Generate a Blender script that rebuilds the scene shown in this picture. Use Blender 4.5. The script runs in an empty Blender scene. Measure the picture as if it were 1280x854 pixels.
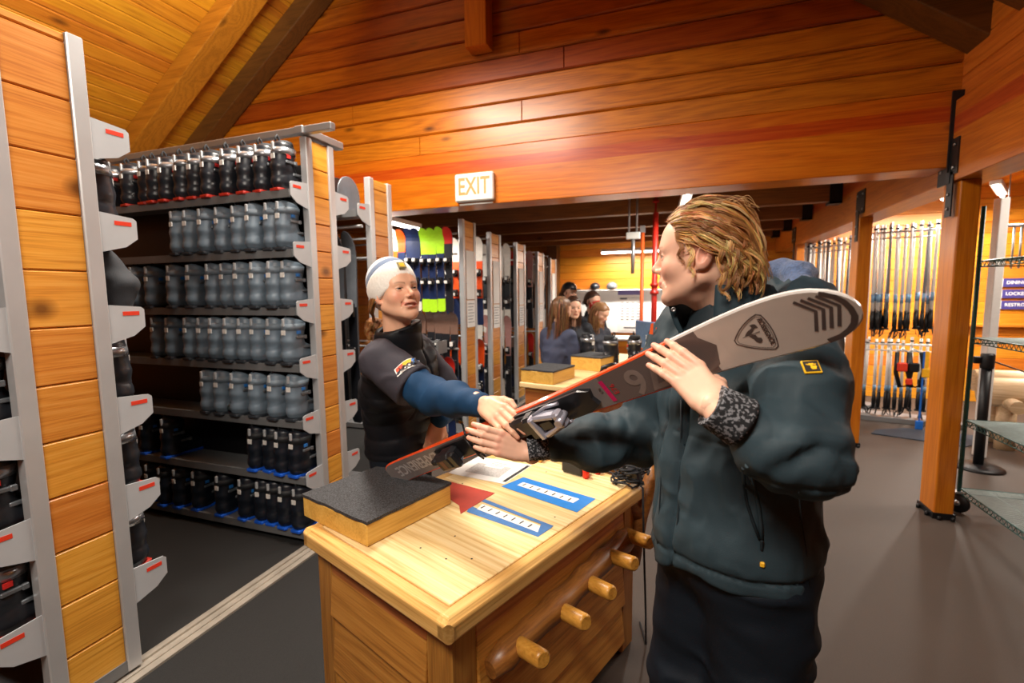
import bpy, bmesh, math, random
import numpy as np
from mathutils import Vector, Matrix, Euler
R = math.radians
PI = math.pi
SC = bpy.context.scene
COL = SC.collection
rnd = random.Random(7)

# ---------------------------------------------------------------- camera model
CAM_H = 1.52
_yaw, _pitch, _roll, FPX = R(19.364), R(5.749), R(-0.614), 588.58
_fw = np.array([-math.sin(_yaw) * math.cos(_pitch), math.cos(_yaw) * math.cos(_pitch), -math.sin(_pitch)])
_rt = np.array([math.cos(_yaw), math.sin(_yaw), 0.0])
_up = np.cross(_rt, _fw)
_r = math.cos(_roll) * _rt + math.sin(_roll) * _up
_u = -math.sin(_roll) * _rt + math.cos(_roll) * _up
_O = np.array([0, 0, CAM_H])

def at(x, y, d=None, X=None, Y=None, Z=None):
    """world point seen at photo pixel x, y: at forward depth d, or on a plane"""
    v = _r * (x - 640) / FPX - _u * (y - 427) / FPX + _fw
    if Z is not None: t = (Z - CAM_H) / v[2]
    elif X is not None: t = X / v[0]
    elif Y is not None: t = Y / v[1]
    else: t = d
    return Vector(_O + v * t)

# ---------------------------------------------------------------- materials
def srgb(*c):
    if len(c) == 1:
        h = c[0].lstrip('#'); c = [int(h[i:i + 2], 16) for i in (0, 2, 4)]
    o = []
    for v in c[:3]:
        v = v / 255.0
        o.append(v / 12.92 if v <= .04045 else ((v + .055) / 1.055) ** 2.4)
    return (*o, 1.0)

class NT:
    def __init__(s, name):
        s.m = bpy.data.materials.new(name); s.m.use_nodes = True
        s.t = s.m.node_tree; s.t.nodes.clear()
        s.out = s.n('ShaderNodeOutputMaterial')
    def n(s, typ, **kw):
        nd = s.t.nodes.new(typ)
        for k, v in kw.items():
            if k == 'inp':
                for kk, vv in v.items():
                    if isinstance(vv, bpy.types.NodeSocket): s.t.links.new(vv, nd.inputs[kk])
                    else: nd.inputs[kk].default_value = vv
            else: setattr(nd, k, v)
        return nd
    def math(s, op, a, b=None, c=None):
        d = {0: a}
        if b is not None: d[1] = b
        if c is not None: d[2] = c
        return s.n('ShaderNodeMath', operation=op, inp=d).outputs[0]
    def mix(s, f, a, b, mode='MIX'):
        nd = s.n('ShaderNodeMix', data_type='RGBA', blend_type=mode)
        for k, v in ((0, f), (6, a), (7, b)):
            if isinstance(v, bpy.types.NodeSocket): s.t.links.new(v, nd.inputs[k])
            else: nd.inputs[k].default_value = v
        return nd.outputs[2]
    def ramp(s, f, stops):
        nd = s.n('ShaderNodeValToRGB'); s.t.links.new(f, nd.inputs[0])
        e = nd.color_ramp.elements
        while len(e) < len(stops): e.new(.5)
        for el, (p, c) in zip(e, stops): el.position = p; el.color = c
        return nd.outputs[0]
    def bsdf(s, **kw):
        b = s.n('ShaderNodeBsdfPrincipled', inp={k.replace('_', ' '): v for k, v in kw.items()})
        s.t.links.new(b.outputs[0], s.out.inputs[0]); return b

def plain(name, c, rough=.5, metal=0., noise=.12, nscale=30., bump=0., bscale=200., spec=.5, coat=0., sheen=0.):
    t = NT(name)
    tc = t.n('ShaderNodeTexCoord').outputs['Object']
    nz = t.n('ShaderNodeTexNoise', inp={'Vector': tc, 'Scale': nscale, 'Detail': 3.0}).outputs[0]
    dk = tuple(v * (1 - noise) for v in c[:3]) + (1,); lt = tuple(min(1, v * (1 + noise)) for v in c[:3]) + (1,)
    col = t.ramp(nz, [(.3, dk), (.7, lt)])
    b = t.bsdf(Base_Color=col, Roughness=rough, Metallic=metal)
    b.inputs['Specular IOR Level'].default_value = spec
    b.inputs['Coat Weight'].default_value = coat
    b.inputs['Sheen Weight'].default_value = sheen
    if bump > 0:
        n2 = t.n('ShaderNodeTexNoise', inp={'Vector': tc, 'Scale': bscale, 'Detail': 2.0}).outputs[0]
        bp = t.n('ShaderNodeBump', inp={'Height': n2, 'Strength': bump, 'Distance': .002})
        t.t.links.new(bp.outputs[0], b.inputs['Normal'])
    return t.m

def emit(name, c, strength):
    t = NT(name)
    e = t.n('ShaderNodeEmission', inp={'Color': c, 'Strength': strength})
    t.t.links.new(e.outputs[0], t.out.inputs[0]); return t.m

def wood(name, dark, mid, light, grain='X', across='Z', plank=.14, off=0., rough=.35, knots=.5, vary=.25, scale=1., contrast=1., coat=.0, ks=(2.4, 6.5)):
    t = NT(name)
    tc = t.n('ShaderNodeTexCoord').outputs['Object']
    sp = t.n('ShaderNodeSeparateXYZ', inp={0: tc})
    ax = {'X': 0, 'Y': 1, 'Z': 2}
    g = sp.outputs[ax[grain]]; a = sp.outputs[ax[across]]
    o3 = sp.outputs[3 - ax[grain] - ax[across]]
    idx = t.math('FLOOR', t.math('DIVIDE', t.math('ADD', a, -off), plank))
    wn = t.n('ShaderNodeTexWhiteNoise', noise_dimensions='1D', inp={'W': t.math('ADD', idx, .37)})
    rv = wn.outputs['Value']
    go = t.math('ADD', t.math('MULTIPLY', g, scale), t.math('MULTIPLY', rv, 37.))
    v1 = t.n('ShaderNodeCombineXYZ', inp={0: t.math('MULTIPLY', go, .55), 1: t.math('MULTIPLY', a, 5 * scale), 2: t.math('MULTIPLY', o3, 5 * scale)}).outputs[0]
    warp = t.n('ShaderNodeTexNoise', inp={'Vector': v1, 'Scale': 1.0, 'Detail': 2.0}).outputs[0]
    rings = t.math('SINE', t.math('MULTIPLY', t.math('ADD', warp, t.math('MULTIPLY', a, 2.0)), 52.))
    v2 = t.n('ShaderNodeCombineXYZ', inp={0: t.math('MULTIPLY', go, 5.), 1: t.math('MULTIPLY', a, 150 * scale), 2: t.math('MULTIPLY', o3, 150 * scale)}).outputs[0]
    fine = t.n('ShaderNodeTexNoise', inp={'Vector': v2, 'Scale': 1.0, 'Detail': 3.0}).outputs[0]
    f = t.math('ADD', t.math('MULTIPLY', rings, .085 * contrast), t.math('MULTIPLY_ADD', t.math('ADD', fine, -.5), .75 * contrast, .5))
    col = t.ramp(f, [(.12, dark), (.5, mid), (.88, light)])
    # plank to plank variation of the timber itself
    stain = t.n('ShaderNodeTexNoise', inp={'Vector': tc, 'Scale': 1.4, 'Detail': 3.}).outputs[0]
    br = t.math('MULTIPLY', t.math('MULTIPLY_ADD', rv, 2 * vary, 1 - vary), t.math('MULTIPLY_ADD', stain, .5, .75))
    hs = t.n('ShaderNodeHueSaturation', inp={'Color': col, 'Value': br, 'Hue': t.math('MULTIPLY_ADD', wn.outputs['Value'], .024, .488)})
    col = hs.outputs[0]
    if knots > 0:
        v3 = t.n('ShaderNodeCombineXYZ', inp={0: t.math('MULTIPLY', go, ks[0]), 1: t.math('MULTIPLY', a, ks[1] * scale), 2: t.math('MULTIPLY', o3, 3.0)}).outputs[0]
        vo = t.n('ShaderNodeTexVoronoi', inp={'Vector': v3, 'Scale': 1.0, 'Randomness': 1.0})
        pick = t.math('GREATER_THAN', t.n('ShaderNodeSeparateColor', inp={0: vo.outputs['Color']}).outputs[0], 1 - knots * .5)
        kd = t.n('ShaderNodeMapRange', inp={0: vo.outputs['Distance'], 1: .05, 2: .19, 3: 1., 4: 0.}).outputs[0]
        k = t.math('MULTIPLY', kd, pick)
        dk = tuple(v * .30 for v in dark[:3]) + (1,)
        col = t.mix(t.math('MULTIPLY', k, .85), col, dk)
    b = t.bsdf(Base_Color=col, Roughness=rough)
    b.inputs['Coat Weight'].default_value = coat; b.inputs['Coat Roughness'].default_value = .25
    bp = t.n('ShaderNodeBump', inp={'Height': f, 'Strength': .18, 'Distance': .002})
    t.t.links.new(bp.outputs[0], b.inputs['Normal'])
    return t.m

def attr_mat(name, rough=.5, sss=0., bump=.0, bscale=300., sheen=0., spec=.5, noise=.0):
    """colour comes from the point attribute Col (skin tone, hair strand colour, textile colour)"""
    t = NT(name)
    c = t.n('ShaderNodeAttribute', attribute_name='Col').outputs['Color']
    tc = t.n('ShaderNodeTexCoord').outputs['Object']
    if noise:
        nz = t.n('ShaderNodeTexNoise', inp={'Vector': tc, 'Scale': 60., 'Detail': 3.}).outputs[0]
        c = t.n('ShaderNodeHueSaturation', inp={'Color': c, 'Value': t.math('MULTIPLY_ADD', nz, 2 * noise, 1 - noise)}).outputs[0]
    b = t.bsdf(Base_Color=c, Roughness=rough)
    b.inputs['Specular IOR Level'].default_value = spec
    b.inputs['Sheen Weight'].default_value = sheen
    if sss:
        b.inputs['Subsurface Weight'].default_value = sss
        b.inputs['Subsurface Radius'].default_value = (.012, .004, .002)
        b.inputs['Subsurface Scale'].default_value = .6
    if bump:
        n2 = t.n('ShaderNodeTexNoise', inp={'Vector': tc, 'Scale': bscale, 'Detail': 3.}).outputs[0]
        bp = t.n('ShaderNodeBump', inp={'Height': n2, 'Strength': bump, 'Distance': .002})
        t.t.links.new(bp.outputs[0], b.inputs['Normal'])
    return t.m

# ---------------------------------------------------------------- objects
def tag(o, label=None, cat=None, group=None, kind=None):
    if label: o['label'] = label
    if cat: o['category'] = cat
    if group: o['group'] = group
    if kind: o['kind'] = kind
    return o

def thing(name, label, cat, loc=(0, 0, 0), rz=0., group=None):
    o = bpy.data.objects.new(name, None); COL.objects.link(o)
    o.empty_display_size = .1
    o.location = loc; o.rotation_euler = (0, 0, rz)
    return tag(o, label, cat, group)

def link(name, me, parent=None):
    o = bpy.data.objects.new(name, me); COL.objects.link(o)
    if parent is not None: o.parent = parent
    return o

def kids(o, _c={}):
    return [c for c in o.children]

def copy_tree(o, parent=None, sub=None):
    c = o.copy(); COL.objects.link(c)
    if parent is not None: c.parent = parent
    for ch in list(o.children): copy_tree(ch, c)
    return c

class MB:
    """collects shapes into ONE mesh"""
    def __init__(s): s.v = []; s.f = []; s.mi = []; s.sm = []; s.M = Matrix()
    def add(s, vs, fs, mi=0, smooth=False):
        b = len(s.v); s.v += [tuple(s.M @ Vector(p)) for p in vs]
        for f in fs: s.f.append([b + i for i in f]); s.mi.append(mi); s.sm.append(smooth)
        return s
    def box(s, a, b, mi=0):
        x0, y0, z0 = [min(p, q) for p, q in zip(a, b)]; x1, y1, z1 = [max(p, q) for p, q in zip(a, b)]
        v = [(x0, y0, z0), (x1, y0, z0), (x1, y1, z0), (x0, y1, z0), (x0, y0, z1), (x1, y0, z1), (x1, y1, z1), (x0, y1, z1)]
        return s.add(v, [(0, 3, 2, 1), (4, 5, 6, 7), (0, 1, 5, 4), (1, 2, 6, 5), (2, 3, 7, 6), (3, 0, 4, 7)], mi)
    def cbox(s, c, h, ch=.004, mi=0, M=None):
        """chamfered box, centre c, half sizes h"""
        X, Y, Z = h; ch = min(ch, X * .9, Y * .9, Z * .9)
        v = []; idx = {}
        for sx in (-1, 1):
            for sy in (-1, 1):
                for sz in (-1, 1):
                    for k in range(3):
                        d = [X, Y, Z]; d = [dd - (0 if i == k else ch) for i, dd in enumerate(d)]
                        p = Vector((sx * d[0], sy * d[1], sz * d[2]))
                        if M is not None: p = M @ p
                        idx[(sx, sy, sz, k)] = len(v); v.append(tuple(Vector(c) + p))
        f = []
        S = (-1, 1)
        for k in range(3):
            a, b = [(1, 2), (2, 0), (0, 1)][k]
            for q in S:
                def g(p, r):
                    t = [0, 0, 0]; t[k] = q; t[a] = p; t[b] = r; return idx[(*t, k)]
                L = [g(-1, -1), g(1, -1), g(1, 1), g(-1, 1)]
                f.append(L if q > 0 else L[::-1])
        for k in range(3):       # edges along axis k
            a, b = [(1, 2), (2, 0), (0, 1)][k]
            for p in S:
                for r in S:
                    def g(q, kk):
                        t = [0, 0, 0]; t[k] = q; t[a] = p; t[b] = r; return idx[(*t, kk)]
                    L = [g(-1, a), g(1, a), g(1, b), g(-1, b)]
                    f.append(L if p * r < 0 else L[::-1])
        for sx in S:
            for sy in S:
                for sz in S:
                    L = [idx[(sx, sy, sz, k)] for k in range(3)]
                    f.append(L if sx * sy * sz > 0 else L[::-1])
        return s.add(v, f, mi)
    def bar(s, p0, p1, w, h, up=(0, 0, 1), mi=0, ch=.0):
        p0, p1 = Vector(p0), Vector(p1); d = (p1 - p0); L = d.length; d.normalize()
        upv = Vector(up)
        if abs(d.dot(upv)) > .99: upv = Vector((0, 1, 0))
        sd = d.cross(upv).normalized(); u2 = sd.cross(d)
        M = Matrix((d, sd, u2)).transposed()
        if ch > 0: return s.cbox((p0 + p1) / 2, (L / 2, w / 2, h / 2), ch, mi, M)
        v = []
        for t in (p0, p1):
            for a, b in ((-1, -1), (1, -1), (1, 1), (-1, 1)): v.append(tuple(t + sd * a * w / 2 + u2 * b * h / 2))
        return s.add(v, [(3, 2, 1, 0), (4, 5, 6, 7), (0, 1, 5, 4), (1, 2, 6, 5), (2, 3, 7, 6), (3, 0, 4, 7)], mi)
    def tube(s, pts, rad, n=10, mi=0, cap=True, smooth=True, flat=1.):
        pts = [Vector(p) for p in pts]
        rad = rad if isinstance(rad, (list, tuple)) else [rad] * len(pts)
        v = []; f = []; prev = None
        for i, p in enumerate(pts):
            d = (pts[min(i + 1, len(pts) - 1)] - pts[max(i - 1, 0)]).normalized()
            if prev is None:
                prev = Vector((0, 0, 1)) if abs(d.z) < .9 else Vector((1, 0, 0))
            a = (prev - d * prev.dot(d)).normalized(); prev = a; b = d.cross(a)
            for k in range(n):
                t = 2 * PI * k / n
                v.append(tuple(p + (a * math.cos(t) + b * math.sin(t) * flat) * rad[i]))
        for i in range(len(pts) - 1):
            for k in range(n):
                k2 = (k + 1) % n
                f.append((i * n + k, i * n + k2, (i + 1) * n + k2, (i + 1) * n + k))
        s.add(v, f, mi, smooth)
        if cap:
            b = len(s.v) - len(v); m = (len(pts) - 1) * n
            s.f.append([b + k for k in range(n)][::-1]); s.mi.append(mi); s.sm.append(False)
            s.f.append([b + m + k for k in range(n)]); s.mi.append(mi); s.sm.append(False)
        return s
    def lathe(s, prof, c=(0, 0, 0), n=24, mi=0, smooth=True, axis=None):
        v = []; f = []
        for r, z in prof:
            for k in range(n):
                t = 2 * PI * k / n; v.append((r * math.cos(t), r * math.sin(t), z))
        for i in range(len(prof) - 1):
            for k in range(n):
                k2 = (k + 1) % n; f.append((i * n + k, i * n + k2, (i + 1) * n + k2, (i + 1) * n + k))
        f.append(list(range(n))[::-1]); m = (len(prof) - 1) * n; f.append([m + k for k in range(n)])
        if axis is not None:
            q = Vector((0, 0, 1)).rotation_difference(Vector(axis)); v = [tuple(q @ Vector(p)) for p in v]
        v = [tuple(Vector(p) + Vector(c)) for p in v]
        return s.add(v, f, mi, smooth)
    def prism(s, poly, t, M=None, mi=0, smooth=False):
        """polygon in xy, extruded from z=0 to z=t, moved by M"""
        M = M or Matrix(); n = len(poly)
        ar = sum(poly[i][0] * poly[(i + 1) % n][1] - poly[(i + 1) % n][0] * poly[i][1] for i in range(n))
        if ar < 0: poly = poly[::-1]
        v = [tuple(M @ Vector((x, y, 0))) for x, y in poly] + [tuple(M @ Vector((x, y, t))) for x, y in poly]
        s.add(v, [list(range(n))[::-1], [n + i for i in range(n)]], mi, False)
        b = len(s.v) - 2 * n
        for i in range(n):
            j = (i + 1) % n; s.f.append([b + i, b + j, b + n + j, b + n + i]); s.mi.append(mi); s.sm.append(smooth)
        return s
    def ball(s, c, r, n=12, mi=0, M=None):
        r = r if isinstance(r, (list, tuple)) else (r, r, r)
        v = []; f = []; m = n // 2
        for i in range(m + 1):
            th = PI * i / m
            for k in range(n):
                p = Vector((r[0] * math.sin(th) * math.cos(2 * PI * k / n), r[1] * math.sin(th) * math.sin(2 * PI * k / n), r[2] * math.cos(th)))
                if M is not None: p = M @ p
                v.append(tuple(Vector(c) + p))
        for i in range(m):
            for k in range(n):
                k2 = (k + 1) % n; f.append((i * n + k, (i + 1) * n + k, (i + 1) * n + k2, i * n + k2))
        return s.add(v, f, mi, True)
    def mesh(s, name, mats):
        me = bpy.data.meshes.new(name); me.from_pydata(s.v, [], s.f); 
        for m in (mats if isinstance(mats, (list, tuple)) else [mats]): me.materials.append(m)
        me.polygons.foreach_set('material_index', s.mi); me.polygons.foreach_set('use_smooth', s.sm)
        me.update(); return me
    def build(s, name, mats, parent=None, bevel=0., seg=2):
        o = link(name, s.mesh(name, mats), parent)
        if bevel > 0:
            b = o.modifiers.new('bevel', 'BEVEL'); b.width = bevel; b.segments = seg; b.limit_method = 'ANGLE'; b.angle_limit = R(40)
        return o

def text_mesh(name, body, size, M, mat, parent, extrude=.0003, align='CENTER', sx=1., bold=0.):
    cu = bpy.data.curves.new(name, 'FONT'); cu.body = body; cu.size = size; cu.extrude = extrude
    cu.align_x = align; cu.align_y = 'CENTER'; cu.resolution_u = 3; cu.offset = bold
    tmp = bpy.data.objects.new(name, cu); COL.objects.link(tmp)
    dg = bpy.context.evaluated_depsgraph_get(); dg.update()
    me = bpy.data.meshes.new_from_object(tmp.evaluated_get(dg))
    bpy.data.objects.remove(tmp); bpy.data.curves.remove(cu)
    me.transform(M @ Matrix.Diagonal((sx, 1, 1, 1))); me.materials.clear(); me.materials.append(mat)
    return link(name, me, parent)

# ---------------------------------------------------------------- signed distance modelling
def V(*a): return np.array(a, float)
def smin(a, b, k):
    if k <= 0: return np.minimum(a, b)
    h = np.clip(.5 + .5 * (b - a) / k, 0, 1)
    return b * (1 - h) + a * h - k * h * (1 - h)
def smax(a, b, k): return -smin(-a, -b, k)
def sd_cap(P, a, b, ra, rb):
    a = np.asarray(a, float); b = np.asarray(b, float)
    ba = b - a; L2 = max(float(ba @ ba), 1e-12)
    h = np.clip(((P - a) @ ba) / L2, 0, 1)
    return np.linalg.norm(P - a - h[:, None] * ba, axis=1) - (ra + (rb - ra) * h)
def sd_el(P, c, r, Rm=None):
    q = P - np.asarray(c, float)
    if Rm is not None: q = q @ np.asarray(Rm)      # columns = local axes
    r = np.asarray(r, float)
    k0 = np.linalg.norm(q / r, axis=1); k1 = np.linalg.norm(q / (r * r), axis=1)
    return np.where(k0 < 1e-6, -r.min(), k0 * (k0 - 1) / np.maximum(k1, 1e-9))
def sd_box(P, c, h, rr=0., Rm=None):
    q = P - np.asarray(c, float)
    if Rm is not None: q = q @ np.asarray(Rm)
    d = np.abs(q) - (np.asarray(h, float) - rr)
    return np.linalg.norm(np.maximum(d, 0), axis=1) + np.minimum(d.max(axis=1), 0) - rr
def sd_loft(P, st):
    """st: list of (centre, rx, ry, ax) along a spine; ax = sideways unit vector; elliptical sections"""
    best = None
    for (c0, rx0, ry0, a0), (c1, rx1, ry1, a1) in zip(st[:-1], st[1:]):
        c0 = np.asarray(c0, float); c1 = np.asarray(c1, float); d = c1 - c0; L = np.linalg.norm(d); d = d / L
        h = np.clip(((P - c0) @ d) / L, 0, 1)
        q = P - c0 - h[:, None] * (c1 - c0)
        ax = np.asarray(a0, float) * .5 + np.asarray(a1, float) * .5
        ax = ax - d * (ax @ d); ax /= np.linalg.norm(ax); ay = np.cross(d, ax)
        rx = rx0 + (rx1 - rx0) * h; ry = ry0 + (ry1 - ry0) * h
        x = q @ ax; y = q @ ay; z = q @ d; rz = np.minimum(rx, ry) * .6
        k0 = np.sqrt((x / rx) ** 2 + (y / ry) ** 2 + (z / rz) ** 2)
        k1 = np.sqrt((x / rx ** 2) ** 2 + (y / ry ** 2) ** 2 + (z / rz ** 2) ** 2)
        s = np.where(k0 < 1e-6, -np.minimum(rx, ry), k0 * (k0 - 1) / np.maximum(k1, 1e-9))
        best = s if best is None else smin(best, s, .03)
    return best
def vnoise(P, f, seed=0):
    q = P * f; i = np.floor(q).astype(np.int64); t = q - i; t = t * t * (3 - 2 * t)
    def h(a, b, c):
        n = (a * 374761393 + b * 668265263 + c * 2147483647 + seed * 1274126177) & 0xffffffff
        n = ((n ^ (n >> 13)) * 1274126177) & 0xffffffff
        return ((n ^ (n >> 16)) & 0xffff) / 32767.5 - 1
    r = 0
    for a in (0, 1):
        for b in (0, 1):
            for c in (0, 1):
                w = (t[:, 0] if a else 1 - t[:, 0]) * (t[:, 1] if b else 1 - t[:, 1]) * (t[:, 2] if c else 1 - t[:, 2])
                r = r + w * h(i[:, 0] + a, i[:, 1] + b, i[:, 2] + c)
    return r

class Sdf:
    def __init__(s): s.ops = []
    def add(s, fn, k=0., mode='u'): s.ops.append((fn, k, mode)); return s
    def cap(s, a, b, ra, rb, k=.01, mode='u'): return s.add(lambda P: sd_cap(P, a, b, ra, rb), k, mode)
    def el(s, c, r, k=.01, mode='u', Rm=None): return s.add(lambda P: sd_el(P, c, r, Rm), k, mode)
    def box(s, c, h, rr=.003, k=.005, mode='u', Rm=None): return s.add(lambda P: sd_box(P, c, h, rr, Rm), k, mode)
    def loft(s, st, k=.03, mode='u'): return s.add(lambda P: sd_loft(P, st), k, mode)
    def chain(s, pts, rads, k=.01, kj=.008, mode='u'):
        def fn(P):
            d = None
            for i in range(len(pts) - 1):
                e = sd_cap(P, pts[i], pts[i + 1], rads[i], rads[i + 1]); d = e if d is None else smin(d, e, kj)
            return d
        return s.add(fn, k, mode)
    def disp(s, fn): s.ops.append((fn, 0, 'd')); return s
    def __call__(s, P):
        d = np.full(len(P), 1e3)
        for fn, k, mode in s.ops:
            if mode == 'u': d = smin(d, fn(P), k)
            elif mode == 's': d = smax(d, -fn(P), k)
            elif mode == 'i': d = smax(d, fn(P), k)
            else: d = d + fn(P)
        return d

def nets(f, lo, hi, vox):
    lo = np.asarray(lo, float); hi = np.asarray(hi, float)
    S = 4
    n = (np.ceil((hi - lo) / (vox * S)).astype(int)) * S + 1
    ax = [lo[i] + vox * np.arange(n[i]) for i in range(3)]
    cx = [a[::S] for a in ax]
    G = np.stack(np.meshgrid(*cx, indexing='ij'), -1).reshape(-1, 3)
    Dc = f(G).reshape([len(c) for c in cx])
    D = np.repeat(np.repeat(np.repeat(Dc, S, 0), S, 1), S, 2)[:n[0], :n[1], :n[2]].copy()
    near = np.abs(D) < vox * S * 2.6
    I = np.argwhere(near)
    for s0 in range(0, len(I), 200000):
        J = I[s0:s0 + 200000]
        D[J[:, 0], J[:, 1], J[:, 2]] = f(lo + vox * J)
    ins = D < 0
    c = np.zeros(n - 1, np.uint8)
    for dx in (0, 1):
        for dy in (0, 1):
            for dz in (0, 1):
                c += ins[dx:n[0] - 1 + dx, dy:n[1] - 1 + dy, dz:n[2] - 1 + dz]
    act = np.argwhere((c > 0) & (c < 8))
    idx = -np.ones(n - 1, np.int64); idx[act[:, 0], act[:, 1], act[:, 2]] = np.arange(len(act))
    acc = np.zeros((len(act), 3)); cnt = np.zeros(len(act))
    off = [(a, b, cc) for a in (0, 1) for b in (0, 1) for cc in (0, 1)]
    for i, p in enumerate(off):
        for j, q in enumerate(off):
            if j <= i or sum(abs(a - b) for a, b in zip(p, q)) != 1: continue
            A = act + np.array(p); B = act + np.array(q)
            da = D[A[:, 0], A[:, 1], A[:, 2]]; db = D[B[:, 0], B[:, 1], B[:, 2]]
            m = (da < 0) != (db < 0)
            t = da[m] / (da[m] - db[m])
            acc[m] += A[m] + (B[m] - A[m]) * t[:, None]; cnt[m] += 1
    vert = lo + vox * acc / np.maximum(cnt, 1)[:, None]
    faces = []
    for k in range(3):
        a, b = [(1, 2), (2, 0), (0, 1)][k]
        sl = [slice(None)] * 3; sl2 = [slice(None)] * 3
        sl[k] = slice(0, n[k] - 1); sl2[k] = slice(1, n[k])
        x = ins[tuple(sl)]; y = ins[tuple(sl2)]
        E = np.argwhere(x != y)
        E = E[(E[:, a] > 0) & (E[:, b] > 0) & (E[:, a] < n[a] - 1) & (E[:, b] < n[b] - 1)]
        if not len(E): continue
        s = x[E[:, 0], E[:, 1], E[:, 2]]
        q = []
        for da, db in ((1, 1), (0, 1), (0, 0), (1, 0)):
            C = E.copy(); C[:, a] -= da; C[:, b] -= db
            q.append(idx[C[:, 0], C[:, 1], C[:, 2]])
        Q = np.stack(q, 1)
        Q[~s] = Q[~s][:, ::-1]
        Q = Q[(Q >= 0).all(1)]
        faces.append(Q)
    F = np.concatenate(faces) if faces else np.zeros((0, 4), int)
    # settle the surface on the true distance field
    e = vox * .5
    for _ in range(2):
        d = f(vert)
        g = np.stack([f(vert + np.eye(3)[i] * e) - d for i in range(3)], 1) / e
        gn = np.maximum((g * g).sum(1), .05)
        st = (d / gn)[:, None] * g
        ln = np.linalg.norm(st, axis=1, keepdims=True)
        st *= np.minimum(1, vox * .5 / np.maximum(ln, 1e-12))
        vert = vert - st * .8
    return vert, F

def np_mesh(name, v, F, mats, col=None, smooth=True):
    me = bpy.data.meshes.new(name)
    me.from_pydata(v.tolist(), [], F.tolist())
    for m in (mats if isinstance(mats, (list, tuple)) else [mats]): me.materials.append(m)
    if smooth: me.polygons.foreach_set('use_smooth', [True] * len(me.polygons))
    if col is not None:
        a = me.attributes.new('Col', 'FLOAT_COLOR', 'POINT')
        c = np.ones((len(v), 4), np.float32); c[:, :3] = col; a.data.foreach_set('color', c.ravel())
    me.update(); return me

def join_np(parts):
    vs, fs, cs = [], [], []; b = 0
    for v, F, c in parts:
        vs.append(v); fs.append(F + b); cs.append(c); b += len(v)
    return np.concatenate(vs), np.concatenate(fs), np.concatenate(cs)
# ================================================================ materials
M = {}
M['gable'] = wood('gable_pine', srgb(96, 38, 4), srgb(172, 86, 14), srgb(196, 114, 26), 'X', 'Z', .18, 2.765, rough=.36, knots=.45, vary=.27, coat=.15)
M['roof'] = wood('roof_pine', srgb(140, 76, 10), srgb(192, 122, 24), srgb(210, 144, 40), 'Y', 'X', .115, 0, rough=.45, knots=.5, vary=.10)
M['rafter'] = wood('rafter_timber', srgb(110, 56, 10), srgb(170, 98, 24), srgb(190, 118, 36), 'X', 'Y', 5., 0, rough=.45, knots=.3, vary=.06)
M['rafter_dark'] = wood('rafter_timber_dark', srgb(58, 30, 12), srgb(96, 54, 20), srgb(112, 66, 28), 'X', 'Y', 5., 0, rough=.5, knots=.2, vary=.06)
M['glulam'] = wood('glulam', srgb(146, 56, 6), srgb(190, 88, 12), srgb(208, 116, 26), 'X', 'Z', .094, 2.295, rough=.3, knots=.25, vary=.12, coat=.25)
M['glulam_y'] = wood('glulam_long', srgb(136, 56, 10), srgb(178, 86, 20), srgb(198, 112, 36), 'Y', 'Z', .10, 2.2, rough=.38, knots=.25, vary=.10, coat=.1)
M['column'] = wood('column_timber', srgb(146, 62, 8), srgb(190, 94, 16), srgb(208, 120, 28), 'Z', 'X', 5., 0, rough=.36, knots=.4, vary=.05, coat=.1)
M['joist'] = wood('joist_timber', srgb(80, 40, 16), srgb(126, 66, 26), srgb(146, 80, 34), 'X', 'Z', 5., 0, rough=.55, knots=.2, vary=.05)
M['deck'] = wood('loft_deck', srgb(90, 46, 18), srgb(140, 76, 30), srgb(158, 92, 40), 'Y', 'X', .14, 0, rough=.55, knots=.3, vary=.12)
M['wall_x'] = wood('wall_boards', srgb(170, 92, 20), srgb(216, 132, 34), srgb(228, 152, 52), 'X', 'Z', .15, 0, rough=.4, knots=.35, vary=.08)
M['wall_y'] = wood('wall_boards_long', srgb(150, 76, 20), srgb(196, 110, 32), srgb(212, 132, 48), 'Y', 'Z', .15, 0, rough=.4, knots=.35, vary=.10)
M['panel'] = wood('panel_pine', srgb(170, 94, 26), srgb(220, 146, 54), srgb(234, 170, 84), 'Y', 'Z', .20, -.003, rough=.4, knots=.9, vary=.10, coat=.1, ks=(3.4, 4.0))
M['panel_narrow'] = wood('panel_pine_narrow', srgb(170, 94, 26), srgb(220, 146, 54), srgb(234, 170, 84), 'Y', 'Z', .161, -.003, rough=.4, knots=.5, vary=.10, coat=.1, ks=(3.4, 4.6))
M['steel_black'] = plain('black_steel', srgb(26, 27, 30), .42, .3, bump=.1)
M['bolt'] = plain('zinc_bolt', srgb(150, 150, 150), .35, .9)
M['white_paint'] = plain('white_paint', srgb(226, 224, 220), .5, noise=.03)
M['paper'] = plain('paper', srgb(232, 230, 226), .7, noise=.02)
M['ink'] = plain('grey_ink', srgb(96, 98, 104), .8, noise=.02)
M['ink_dark'] = plain('dark_ink', srgb(40, 40, 44), .8, noise=.02)
M['tube'] = emit('lamp_tube', (1.0, .93, .82, 1), 14.)
M['lamp_body'] = plain('lamp_body', srgb(220, 220, 216), .4, noise=.02)
M['alu'] = plain('aluminium', srgb(176, 178, 180), .38, .75, noise=.06, nscale=8)
M['alu_white'] = plain('brushed_upright', srgb(200, 202, 204), .42, .45, noise=.05, nscale=6)
M['shelf_grey'] = plain('grey_shelf', srgb(122, 124, 126), .5, .25, noise=.08, nscale=10)
M['bracket_grey'] = plain('bracket_grey', srgb(186, 190, 194), .5, .1, noise=.04, nscale=10)
M['red_label'] = plain('red_label', srgb(226, 60, 34), .5, noise=.05)
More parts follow.
